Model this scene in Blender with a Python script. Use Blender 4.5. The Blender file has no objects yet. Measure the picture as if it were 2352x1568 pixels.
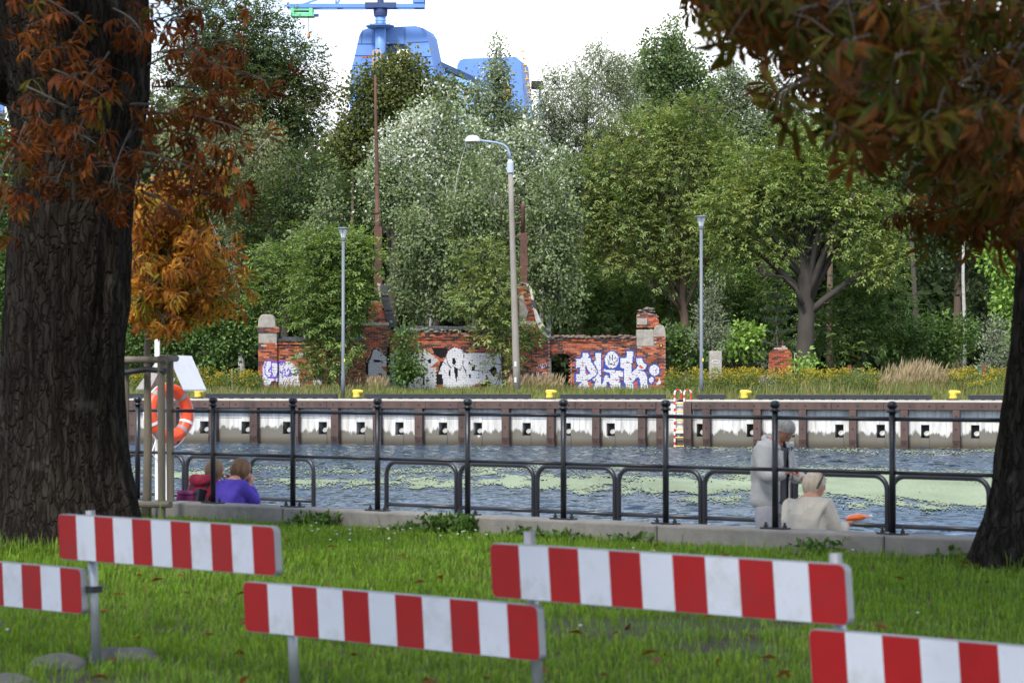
import bpy, bmesh, math, random
import numpy as np
from mathutils import Vector, Matrix, Euler

random.seed(7)
rng = np.random.default_rng(7)
sc = bpy.context.scene
C = sc.collection
PI = math.pi

# ---------------------------------------------------------------- camera
E = 1.65                      # eye height above the lawn at the barriers
FPX = 85.0 / 36.0 * 2352.0    # focal length in pixels of a 2352 px wide frame
PITCH = math.atan(88.0 / FPX)
cam_data = bpy.data.cameras.new('camera')
cam_data.lens = 85.0
cam_data.sensor_width = 36.0
cam_data.clip_start = 0.2
cam_data.clip_end = 3000.0
cam_data.dof.use_dof = True
cam_data.dof.focus_distance = 88.0
cam_data.dof.aperture_fstop = 5.2
cam = bpy.data.objects.new('camera', cam_data)
cam.location = (0, 0, E)
cam.rotation_euler = (PI / 2 + PITCH, 0, 0)
C.objects.link(cam)
sc.camera = cam

# ---------------------------------------------------------------- light
SUN_EL = math.radians(52)
SUN_AZ = math.radians(205)      # compass-like: direction the light comes from, behind the camera to the left
sun_from = Vector((math.sin(SUN_AZ) * math.cos(SUN_EL), math.cos(SUN_AZ) * math.cos(SUN_EL), math.sin(SUN_EL)))
sd = bpy.data.lights.new('sun', 'SUN')
sd.energy = 2.8
sd.angle = math.radians(11)
sd.color = (1.0, 0.94, 0.84)
sun = bpy.data.objects.new('sun', sd)
sun.rotation_euler = (-sun_from).to_track_quat('-Z', 'Y').to_euler()
sun.location = (-20, -20, 40)
C.objects.link(sun)

world = bpy.data.worlds.new('World')
sc.world = world
world.use_nodes = True
wn, wl = world.node_tree.nodes, world.node_tree.links
wn.clear()
w_out = wn.new('ShaderNodeOutputWorld')
w_bg = wn.new('ShaderNodeBackground')
w_bg.inputs['Strength'].default_value = 0.15
sky = wn.new('ShaderNodeTexSky')
sky.sky_type = 'NISHITA'
sky.sun_disc = False
sky.sun_elevation = SUN_EL
sky.sun_rotation = SUN_AZ
sky.air_density = 1.0
sky.dust_density = 0.15
sky.ozone_density = 3.0
w_tc = wn.new('ShaderNodeTexCoord')
w_sep = wn.new('ShaderNodeSeparateXYZ')
wl.new(w_tc.outputs['Generated'], w_sep.inputs[0])
def wmath(op, a, b=None, c=None, clamp=False):
    n = wn.new('ShaderNodeMath'); n.operation = op; n.use_clamp = clamp
    for i, s in enumerate((a, b, c)):
        if s is None: continue
        if isinstance(s, (int, float)): n.inputs[i].default_value = s
        else: wl.new(s, n.inputs[i])
    return n.outputs[0]
zc = wmath('ADD', wmath('MAXIMUM', w_sep.outputs[2], 0.0), 0.16)
w_cmb = wn.new('ShaderNodeCombineXYZ')
wl.new(wmath('DIVIDE', w_sep.outputs[0], zc), w_cmb.inputs[0])
wl.new(wmath('DIVIDE', w_sep.outputs[1], zc), w_cmb.inputs[1])
w_noise = wn.new('ShaderNodeTexNoise')
w_noise.inputs['Scale'].default_value = 0.9
w_noise.inputs['Detail'].default_value = 6.0
w_noise.inputs['Roughness'].default_value = 0.56
w_noise.inputs['Distortion'].default_value = 0.35
wl.new(w_cmb.outputs[0], w_noise.inputs['Vector'])
# a layer of broken cloud: it closes up towards the horizon because one looks through more of it
cover = wmath('MULTIPLY_ADD', w_noise.outputs['Fac'], 3.6, -1.40)
edge = wmath('MULTIPLY_ADD', w_sep.outputs[2], -7.0, 1.45)
mask = wmath('ADD', cover, wmath('MAXIMUM', edge, 0.0), clamp=True)
w_mix = wn.new('ShaderNodeMix'); w_mix.data_type = 'RGBA'
wl.new(mask, w_mix.inputs[0])
wl.new(sky.outputs[0], w_mix.inputs[6])
w_cl = wn.new('ShaderNodeMix'); w_cl.data_type = 'RGBA'
wl.new(wmath('MULTIPLY_ADD', w_noise.outputs['Fac'], 5.0, -2.2, clamp=True), w_cl.inputs[0])
w_cl.inputs[6].default_value = (3.7, 4.05, 4.6, 1)
w_cl.inputs[7].default_value = (8.4, 8.25, 8.05, 1)
wl.new(w_cl.outputs[2], w_mix.inputs[7])
wl.new(w_mix.outputs[2], w_bg.inputs['Color'])
wl.new(w_bg.outputs[0], w_out.inputs['Surface'])

# ---------------------------------------------------------------- exposure
sc.view_settings.view_transform = 'Standard'
sc.view_settings.look = 'None'
sc.view_settings.gamma = 1.0
sc.view_settings.use_curve_mapping = False
sc.view_settings.exposure = 1.0
sc.render.engine = 'CYCLES'
sc.cycles.use_denoising = True
sc.cycles.max_bounces = 5
sc.cycles.diffuse_bounces = 3
sc.cycles.transmission_bounces = 3
sc.cycles.caustics_reflective = False
sc.cycles.caustics_refractive = False

# ================================================================= helpers
def at(x, y, Y):
    """world point seen at (x, y) of a 2352 px wide frame, at depth Y"""
    dx, dz = (x - 1176.0) / FPX, (784.0 - y) / FPX
    yd = math.cos(PITCH) - math.sin(PITCH) * dz
    zd = math.sin(PITCH) + math.cos(PITCH) * dz
    t = Y / yd
    return Vector((dx * t, Y, E + zd * t))
def X_at(x, Y): return (x - 1176.0) / FPX * Y
def Z_at(y, Y): return at(1176, y, Y).z
def tag(o, label=None, cat=None, group=None, kind=None):
    if label: o['label'] = label
    if cat: o['category'] = cat
    if group: o['group'] = group
    if kind: o['kind'] = kind
    return o
def empty(name, loc, label=None, cat=None, group=None, kind=None):
    o = bpy.data.objects.new(name, None)
    o.location = loc
    C.objects.link(o)
    return tag(o, label, cat, group, kind)
def origin_of(o):
    p = Vector((0, 0, 0))
    while o is not None:
        p += Vector(o.location); o = o.parent
    return p
class MB:
    """collects faces in world coordinates"""
    def __init__(s): s.v = []; s.f = []; s.c = []; s.cur = None
    def add(s, vs, fs):
        b = len(s.v)
        s.v += [tuple(p) for p in vs]
        s.f += [tuple(i + b for i in f) for f in fs]
        s.c += [s.cur] * len(fs)
    def box(s, c, size, rot=None):
        hx, hy, hz = size[0] / 2, size[1] / 2, size[2] / 2
        P = [Vector((a * hx, b * hy, d * hz)) for d in (-1, 1) for b in (-1, 1) for a in (-1, 1)]
        if rot is not None: P = [rot @ p for p in P]
        c = Vector(c)
        s.add([p + c for p in P], [(0, 2, 3, 1), (4, 5, 7, 6), (0, 1, 5, 4), (2, 6, 7, 3), (0, 4, 6, 2), (1, 3, 7, 5)])
    def beam(s, a, b, w, h, up=(0, 0, 1)):
        a, b = Vector(a), Vector(b); d = (b - a)
        L = d.length; d.normalize()
        r = d.cross(Vector(up))
        if r.length < 1e-4: r = d.cross(Vector((0, 1, 0)))
        r.normalize(); u = r.cross(d)
        M = Matrix((r, d, u)).transposed()
        s.box((a + b) / 2, (w, L, h), M)
    def tube(s, pts, rad, seg=8, cap=True):
        pts = [Vector(p) for p in pts]
        n = len(pts)
        if not hasattr(rad, '__len__'): rad = [rad] * n
        b = len(s.v); vs = []; prev = None
        for i, p in enumerate(pts):
            t = (pts[min(i + 1, n - 1)] - pts[max(i - 1, 0)])
            if t.length < 1e-9: t = Vector((0, 0, 1))
            t.normalize()
            if prev is None:
                a = Vector((0, 0, 1)) if abs(t.z) < 0.9 else Vector((0, 1, 0))
                r = t.cross(a).normalized()
            else:
                r = prev - t * prev.dot(t)
                r = r.normalized() if r.length > 1e-6 else t.orthogonal().normalized()
            prev = r
            q = t.cross(r)
            for k in range(seg):
                an = 2 * PI * k / seg
                vs.append(p + (r * math.cos(an) + q * math.sin(an)) * rad[i])
        fs = []
        for i in range(n - 1):
            for k in range(seg):
                k2 = (k + 1) % seg
                fs.append((i * seg + k, i * seg + k2, (i + 1) * seg + k2, (i + 1) * seg + k))
        if cap:
            fs.append(tuple(reversed(range(seg)))); fs.append(tuple((n - 1) * seg + k for k in range(seg)))
        s.add(vs, fs)
    def lathe(s, prof, c, seg=16, axis=None):
        """prof: (radius, height) pairs"""
        c = Vector(c); M = Matrix.Identity(3)
        if axis is not None: M = Vector(axis).to_track_quat('Z', 'Y').to_matrix()
        vs = []
        for r, h in prof:
            for k in range(seg):
                an = 2 * PI * k / seg
                vs.append(c + M @ Vector((r * math.cos(an), r * math.sin(an), h)))
        fs = []
        for i in range(len(prof) - 1):
            for k in range(seg):
                k2 = (k + 1) % seg
                fs.append((i * seg + k, i * seg + k2, (i + 1) * seg + k2, (i + 1) * seg + k))
        fs.append(tuple(reversed(range(seg)))); fs.append(tuple((len(prof) - 1) * seg + k for k in range(seg)))
        s.add(vs, fs)
    def prism(s, poly, depth):
        """poly: world points (front face); depth: offset vector to the back face"""
        poly = [Vector(p) for p in poly]; d = Vector(depth); n = len(poly)
        vs = poly + [p + d for p in poly]
        fs = [tuple(range(n)), tuple(reversed(range(n, 2 * n)))]
        fs += [(i, i + n, (i + 1) % n + n, (i + 1) % n) for i in range(n)]
        s.add(vs, fs)
    def build(s, name, mat, parent=None, smooth=False, label=None, cat=None, group=None, kind=None, bevel=0.0):
        me = bpy.data.meshes.new(name)
        if parent is not None: o0 = origin_of(parent)
        else:
            a = np.array(s.v); o0 = Vector(((a[:, 0].min() + a[:, 0].max()) / 2, (a[:, 1].min() + a[:, 1].max()) / 2, a[:, 2].min()))
        me.from_pydata([(p[0] - o0.x, p[1] - o0.y, p[2] - o0.z) for p in s.v], [], s.f)
        bm = bmesh.new(); bm.from_mesh(me); bmesh.ops.recalc_face_normals(bm, faces=bm.faces); bm.to_mesh(me); bm.free()
        if any(c is not None for c in s.c):
            at_ = me.attributes.new('Col', 'FLOAT_COLOR', 'FACE')
            flat = []
            for c in s.c: flat += list(c if c else (1, 1, 1)) + [1.0]
            at_.data.foreach_set('color', flat)
        if smooth: me.polygons.foreach_set('use_smooth', [True] * len(me.polygons))
        me.materials.append(mat)
        o = bpy.data.objects.new(name, me)
        C.objects.link(o)
        if parent is not None: o.parent = parent
        else: o.location = o0
        if bevel:
            m = o.modifiers.new('bevel', 'BEVEL'); m.width = bevel; m.segments = 2; m.limit_method = 'ANGLE'; m.angle_limit = math.radians(40)
        if smooth and not bevel:
            pass
        return tag(o, label, cat, group, kind)
def nmesh(name, V, F, mat, parent=None, cols=None, smooth=False, label=None, cat=None, group=None, kind=None):
    """mesh from numpy arrays in world coordinates; cols: one colour per face"""
    V = np.asarray(V, dtype=np.float64); F = np.asarray(F)
    o0 = np.array(origin_of(parent)) if parent is not None else np.array([(V[:, 0].min() + V[:, 0].max()) / 2, (V[:, 1].min() + V[:, 1].max()) / 2, V[:, 2].min()])
    me = bpy.data.meshes.new(name)
    n, k = F.shape
    me.vertices.add(len(V)); me.vertices.foreach_set('co', (V - o0).astype(np.float32).ravel())
    me.loops.add(n * k); me.loops.foreach_set('vertex_index', F.astype(np.int32).ravel())
    me.polygons.add(n)
    me.polygons.foreach_set('loop_start', np.arange(0, n * k, k, dtype=np.int32))
    me.polygons.foreach_set('loop_total', np.full(n, k, dtype=np.int32))
    if smooth: me.polygons.foreach_set('use_smooth', np.ones(n, dtype=bool))
    me.update(calc_edges=True)
    if cols is not None:
        a = me.attributes.new('Col', 'FLOAT_COLOR', 'FACE')
        cc = np.ones((n, 4), dtype=np.float32); cc[:, :3] = cols
        a.data.foreach_set('color', cc.ravel())
    me.materials.append(mat)
    o = bpy.data.objects.new(name, me)
    C.objects.link(o)
    if parent is not None: o.parent = parent
    else: o.location = Vector(o0)
    return tag(o, label, cat, group, kind)

# ---------------------------------------------------------------- materials
_M = {}
def new_mat(name):
    m = bpy.data.materials.new(name); m.use_nodes = True
    nt = m.node_tree; nt.nodes.clear()
    out = nt.nodes.new('ShaderNodeOutputMaterial')
    return m, nt, out
def pm(name, base, rough=0.7, var=0.25, scale=6.0, bump=0.0, bscale=None, metal=0.0, stretch=(1, 1, 1), dark=None, dark_amt=0.0, dscale=1.5, spec=0.5, coat=0.0):
    """painted / stone / wood / metal surface with mottling, blotches of wear and fine relief"""
    if name in _M: return _M[name]
    m, nt, out = new_mat(name); N, L = nt.nodes, nt.links
    b = N.new('ShaderNodeBsdfPrincipled'); L.new(b.outputs[0], out.inputs[0])
    tc = N.new('ShaderNodeTexCoord'); mp = N.new('ShaderNodeMapping')
    mp.inputs['Scale'].default_value = stretch
    L.new(tc.outputs['Object'], mp.inputs[0])
    n1 = N.new('ShaderNodeTexNoise'); n1.inputs['Scale'].default_value = scale; n1.inputs['Detail'].default_value = 5; n1.inputs['Roughness'].default_value = 0.65
    L.new(mp.outputs[0], n1.inputs['Vector'])
    mr = N.new('ShaderNodeMapRange'); mr.inputs[1].default_value = 0.25; mr.inputs[2].default_value = 0.75
    mr.inputs[3].default_value = 1 - var; mr.inputs[4].default_value = 1 + var
    L.new(n1.outputs['Fac'], mr.inputs[0])
    mul = N.new('ShaderNodeMix'); mul.data_type = 'RGBA'; mul.blend_type = 'MULTIPLY'; mul.inputs[0].default_value = 1.0
    mul.inputs[6].default_value = (*base, 1); L.new(mr.outputs[0], mul.inputs[7])
    col = mul.outputs[2]
    if dark is not None:
        n2 = N.new('ShaderNodeTexNoise'); n2.inputs['Scale'].default_value = dscale; n2.inputs['Detail'].default_value = 7; n2.inputs['Roughness'].default_value = 0.7
        L.new(mp.outputs[0], n2.inputs['Vector'])
        r2 = N.new('ShaderNodeMapRange'); r2.inputs[1].default_value = 0.52; r2.inputs[2].default_value = 0.66
        r2.inputs[3].default_value = 0.0; r2.inputs[4].default_value = dark_amt
        L.new(n2.outputs['Fac'], r2.inputs[0])
        mx = N.new('ShaderNodeMix'); mx.data_type = 'RGBA'
        L.new(r2.outputs[0], mx.inputs[0]); L.new(col, mx.inputs[6]); mx.inputs[7].default_value = (*dark, 1)
        col = mx.outputs[2]
    L.new(col, b.inputs['Base Color'])
    b.inputs['Metallic'].default_value = metal
    b.inputs['Specular IOR Level'].default_value = spec
    if coat: b.inputs['Coat Weight'].default_value = coat
    rr = N.new('ShaderNodeMapRange'); rr.inputs[3].default_value = max(0.03, rough - 0.1); rr.inputs[4].default_value = min(1, rough + 0.1)
    L.new(n1.outputs['Fac'], rr.inputs[0]); L.new(rr.outputs[0], b.inputs['Roughness'])
    if bump:
        n3 = N.new('ShaderNodeTexNoise'); n3.inputs['Scale'].default_value = bscale or scale * 4; n3.inputs['Detail'].default_value = 4
        L.new(mp.outputs[0], n3.inputs['Vector'])
        bp = N.new('ShaderNodeBump'); bp.inputs['Strength'].default_value = bump; bp.inputs['Distance'].default_value = 0.02
        L.new(n3.outputs['Fac'], bp.inputs['Height']); L.new(bp.outputs[0], b.inputs['Normal'])
    _M[name] = m
    return m
def leafm(name, trans=0.35, rough=0.6, spec=0.12):
    """leaf: colour from the face attribute, some light passing through"""
    if name in _M: return _M[name]
    m, nt, out = new_mat(name); N, L = nt.nodes, nt.links
    a = N.new('ShaderNodeAttribute'); a.attribute_name = 'Col'
    b = N.new('ShaderNodeBsdfPrincipled'); b.inputs['Roughness'].default_value = rough; b.inputs['Specular IOR Level'].default_value = spec
    L.new(a.outputs['Color'], b.inputs['Base Color'])
    t = N.new('ShaderNodeBsdfTranslucent')
    g = N.new('ShaderNodeMix'); g.data_type = 'RGBA'; g.blend_type = 'MULTIPLY'; g.inputs[0].default_value = 1
    L.new(a.outputs['Color'], g.inputs[6]); g.inputs[7].default_value = (1.25, 1.3, 0.6, 1)
    L.new(g.outputs[2], t.inputs['Color'])
    mx = N.new('ShaderNodeMixShader'); mx.inputs[0].default_value = trans
    L.new(b.outputs[0], mx.inputs[1]); L.new(t.outputs[0], mx.inputs[2]); L.new(mx.outputs[0], out.inputs[0])
    _M[name] = m
    return m
def colm(name, rough=0.8, spec=0.3, bump=0.0, bscale=40.0, var=0.15):
    """opaque surface whose colour comes from the face attribute, with mottling"""
    if name in _M: return _M[name]
    m, nt, out = new_mat(name); N, L = nt.nodes, nt.links
    a = N.new('ShaderNodeAttribute'); a.attribute_name = 'Col'
    b = N.new('ShaderNodeBsdfPrincipled'); b.inputs['Roughness'].default_value = rough; b.inputs['Specular IOR Level'].default_value = spec
    tc = N.new('ShaderNodeTexCoord')
    n1 = N.new('ShaderNodeTexNoise'); n1.inputs['Scale'].default_value = bscale * 0.3; n1.inputs['Detail'].default_value = 5
    L.new(tc.outputs['Object'], n1.inputs['Vector'])
    mr = N.new('ShaderNodeMapRange'); mr.inputs[1].default_value = 0.25; mr.inputs[2].default_value = 0.75; mr.inputs[3].default_value = 1 - var; mr.inputs[4].default_value = 1 + var
    L.new(n1.outputs['Fac'], mr.inputs[0])
    g = N.new('ShaderNodeMix'); g.data_type = 'RGBA'; g.blend_type = 'MULTIPLY'; g.inputs[0].default_value = 1
    L.new(a.outputs['Color'], g.inputs[6]); L.new(mr.outputs[0], g.inputs[7]); L.new(g.outputs[2], b.inputs['Base Color'])
    if bump:
        n3 = N.new('ShaderNodeTexNoise'); n3.inputs['Scale'].default_value = bscale; L.new(tc.outputs['Object'], n3.inputs['Vector'])
        bp = N.new('ShaderNodeBump'); bp.inputs['Strength'].default_value = bump; bp.inputs['Distance'].default_value = 0.01
        L.new(n3.outputs['Fac'], bp.inputs['Height']); L.new(bp.outputs[0], b.inputs['Normal'])
    L.new(b.outputs[0], out.inputs[0])
    _M[name] = m
    return m
def vnoise(p, seed=0):
    """smooth 3-d value noise, p: (n,3) array -> 0..1"""
    p = np.asarray(p, dtype=np.float64)
    i = np.floor(p).astype(np.int64); f = p - i; f = f * f * (3 - 2 * f)
    def h(a, b, c):
        n = (a * 374761393 + b * 668265263 + c * 2147483647 + seed * 1274126177) & 0xFFFFFFFF
        n = ((n ^ (n >> 13)) * 1274126177) & 0xFFFFFFFF
        return ((n ^ (n >> 16)) & 0xFFFF) / 65535.0
    r = 0
    for dx in (0, 1):
        for dy in (0, 1):
            for dz in (0, 1):
                w = (f[:, 0] if dx else 1 - f[:, 0]) * (f[:, 1] if dy else 1 - f[:, 1]) * (f[:, 2] if dz else 1 - f[:, 2])
                r = r + w * h(i[:, 0] + dx, i[:, 1] + dy, i[:, 2] + dz)
    return r
def fbm(p, seed=0, oct=4):
    p = np.asarray(p, dtype=np.float64); a = 0.5; s = 0; t = 0
    for k in range(oct):
        s = s + a * vnoise(p * (2 ** k), seed + k); t += a; a *= 0.5
    return s / t

# ---------------------------------------------------------------- layout lines
WATER_Z = -0.925
PROM_Z = -0.45
KERB_Z = 0.31
QUAY_Z = 0.88
WALL_Y = 110.0
R0, R1 = Vector((-3.247, 26.28, 0)), Vector((3.302, 21.0, 0))     # two railing posts, seven bays apart
RD = (R1 - R0).normalized(); BAY = (R1 - R0).length / 7.0
RN = Vector((RD.y, -RD.x, 0))                                      # towards the camera
if RN.y > 0: RN = -RN
def rail_pt(s, off=0.0, z=0.0): 
    p = R0 + RD * s - RN * off                                     # off > 0: towards the water
    return Vector((p.x, p.y, z))
def quay_at(x, back=0.0, z=QUAY_Z):
    """point of the far quay's front line seen at column x"""
    k = (x - 1176.0) / FPX
    Y = 95.55 / (1 + 0.2815 * k)
    n = Vector((0.271, 0.9626, 0))
    return Vector((k * Y, Y, z)) + n * back
QD = Vector((1, -0.2815, 0)).normalized(); QN = Vector((-0.271, -0.9626, 0))   # along the quay, and out over the water
def lawn_z(x, y):
    """height of the near lawn: level at the barriers, rising to the kerb"""
    x = np.asarray(x, float); y = np.asarray(y, float)
    d = ((x - R0.x) * (-RN.x) + (y - R0.y) * (-RN.y))              # distance from the railing line, negative on the lawn
    t = np.clip((d + 11.0) / 10.0, 0, 1)
    return 0.12 * t * t * (3 - 2 * t)
# ================================================================= setting
def sheet(name, mat, xs, ys, zf, kind='structure', smooth=True):
    Xg, Yg = np.meshgrid(xs, ys)
    Zg = zf(Xg, Yg)
    V = np.stack([Xg.ravel(), Yg.ravel(), Zg.ravel()], 1)
    nx, ny = len(xs), len(ys)
    i = np.arange(nx - 1)[None, :] + np.arange(ny - 1)[:, None] * nx
    F = np.stack([i, i + 1, i + 1 + nx, i + nx], -1).reshape(-1, 4)
    return nmesh(name, V, F, mat, smooth=smooth, kind=kind)
# --- soil under the lawn, one sheet out to the kerb
def soil_mat():
    m, nt, out = new_mat('lawn_soil'); N, L = nt.nodes, nt.links
    b = N.new('ShaderNodeBsdfPrincipled'); b.inputs['Roughness'].default_value = 0.95; L.new(b.outputs[0], out.inputs[0])
    tc = N.new('ShaderNodeTexCoord')
    n = N.new('ShaderNodeTexNoise'); n.inputs['Scale'].default_value = 2.2; n.inputs['Detail'].default_value = 8; L.new(tc.outputs['Object'], n.inputs['Vector'])
    r = N.new('ShaderNodeValToRGB'); r.color_ramp.elements[0].position = 0.38; r.color_ramp.elements[0].color = (0.035, 0.026, 0.014, 1)
    r.color_ramp.elements[1].position = 0.6; r.color_ramp.elements[1].color = (0.045, 0.07, 0.014, 1)
    L.new(n.outputs['Fac'], r.inputs[0]); L.new(r.outputs[0], b.inputs['Base Color'])
    n3 = N.new('ShaderNodeTexNoise'); n3.inputs['Scale'].default_value = 40; L.new(tc.outputs['Object'], n3.inputs['Vector'])
    bp = N.new('ShaderNodeBump'); bp.inputs['Distance'].default_value = 0.02; L.new(n3.outputs['Fac'], bp.inputs['Height']); L.new(bp.outputs[0], b.inputs['Normal'])
    return m
# the lawn sheet lies in railing coordinates so that its far edge runs along the kerb
def lawn_sheet():
    ss = np.linspace(-16, 24, 60); dd = np.concatenate([np.linspace(-40, -12, 10), np.linspace(-11.5, -0.12, 50)])
    S_, D_ = np.meshgrid(ss, dd)
    Xg = R0.x + RD.x * S_ - RN.x * D_; Yg = R0.y + RD.y * S_ - RN.y * D_
    Zg = lawn_z(Xg, Yg) + 0.02 * (fbm(np.stack([Xg.ravel() * 1.3, Yg.ravel() * 1.3, Xg.ravel() * 0], 1), 3) - 0.5).reshape(Xg.shape)
    V = np.stack([Xg.ravel(), Yg.ravel(), Zg.ravel()], 1)
    nx, ny = len(ss), len(dd)
    i = np.arange(nx - 1)[None, :] + np.arange(ny - 1)[:, None] * nx
    F = np.stack([i, i + nx, i + 1 + nx, i + 1], -1).reshape(-1, 4)
    nmesh('lawn', V, F, soil_mat(), smooth=True, kind='structure')
lawn_sheet()
M_conc = pm('kerb_concrete', (0.225, 0.21, 0.19), 0.9, 0.22, 5, 0.35, 60, dark=(0.12, 0.115, 0.09), dark_amt=0.55, dscale=2.2)
# --- kerb: concrete lengths butted end to end
ks = -18.0; ki = 0
kerb_root = empty('kerb', rail_pt(0, 0, 0.0), kind='structure')
while ks < 26:
    L_ = 2.402
    mb = MB()
    a, b = rail_pt(ks + 0.006, 0.0), rail_pt(ks + L_ - 0.006, 0.0)
    mid = (a + b) / 2 - RN * 0.02; mid.z = -0.1
    M3 = Matrix((RD, -RN, Vector((0, 0, 1)))).transposed()
    mb.box((mid.x, mid.y, (KERB_Z - 0.55) / 2), (L_ - 0.012, 0.38, KERB_Z + 0.55), M3)
    mb.build('kerbstone', M_conc, kerb_root, bevel=0.018)
    ks += L_; ki += 1
# --- promenade a step below, with the ledge people sit on
mb = MB(); M3 = Matrix((RD, -RN, Vector((0, 0, 1)))).transposed()
c = rail_pt(4, 0.17 + 3.0)
mb.box((c.x, c.y, PROM_Z - 0.8), (60, 6.0 - 0.35, 1.6), M3)
M_prom = pm('promenade_paving', (0.26, 0.25, 0.235), 0.9, 0.2, 3, 0.2, 50)
mb.build('promenade', M_prom, kind='structure')
mb = MB(); c = rail_pt(4, 0.175 + 0.26)
mb.box((c.x, c.y, (PROM_Z - 0.10) / 2), (44, 0.5, abs(PROM_Z) - 0.10), M3)
mb.build('promenade_step', M_conc, kind='structure')

# --- water with real chop, damped where the duckweed lies
def wave_h(x, y):
    r = np.random.default_rng(5); h = np.zeros_like(x); 
    for k in range(46):
        lam = 0.30 * (5.0 ** r.random()); th = r.normal(0.3, 0.5); ph = r.random() * 2 * PI
        a = 0.0050 * lam * (0.5 + r.random())
        kx, ky = 2 * PI / lam * math.sin(th), 2 * PI / lam * math.cos(th)
        h = h + a * np.sin(kx * x + ky * y + ph)
    gust = 0.55 + 0.9 * fbm(np.stack([x.ravel() * 0.10, y.ravel() * 0.05, x.ravel() * 0], 1), 21, 3).reshape(x.shape)
    return h * gust
def weed_mask(x, y):
    """> 0 where duckweed floats: long drifts lying across the canal, thickest to the right"""
    px = x / y * FPX + 1176; py = 872 + (E - WATER_Z) / y * FPX
    warp = (fbm(np.stack([x.ravel() * 0.22, y.ravel() * 0.05, x.ravel() * 0], 1), 31, 4).reshape(x.shape) - 0.5)
    fine = (fbm(np.stack([x.ravel() * 1.3, y.ravel() * 0.33, x.ravel() * 0], 1), 37, 4).reshape(x.shape) - 0.5)
    yc = 1104 + (px - 600) * 0.014 + warp * 50
    half = np.interp(px, [0, 300, 700, 1000, 1300, 1700, 2000, 2352], [-2, 1, 4, 8, 12, 22, 34, 38])
    holes = (fbm(np.stack([x.ravel() * 3.1, y.ravel() * 0.6, x.ravel() * 0], 1), 39, 3).reshape(x.shape) - 0.5)
    m1 = half - np.abs(py - yc) + fine * 42 + holes * 34
    # thin streaks near the far quay
    y2 = 1034 + warp * 22 + (px - 1700) * 0.004
    m2 = np.interp(px, [1300, 1500, 1900, 2352], [-9, -3, -3, -0.5]) - np.abs(py - y2) + fine * 12
    y3 = 1082 + warp * 40
    m3 = np.interp(px, [300, 900, 1500, 2352], [-4, 0.5, 1.5, 1.0]) - np.abs(py - y3) + fine * 12
    return np.maximum(np.maximum(m1, m2), m3)
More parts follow.
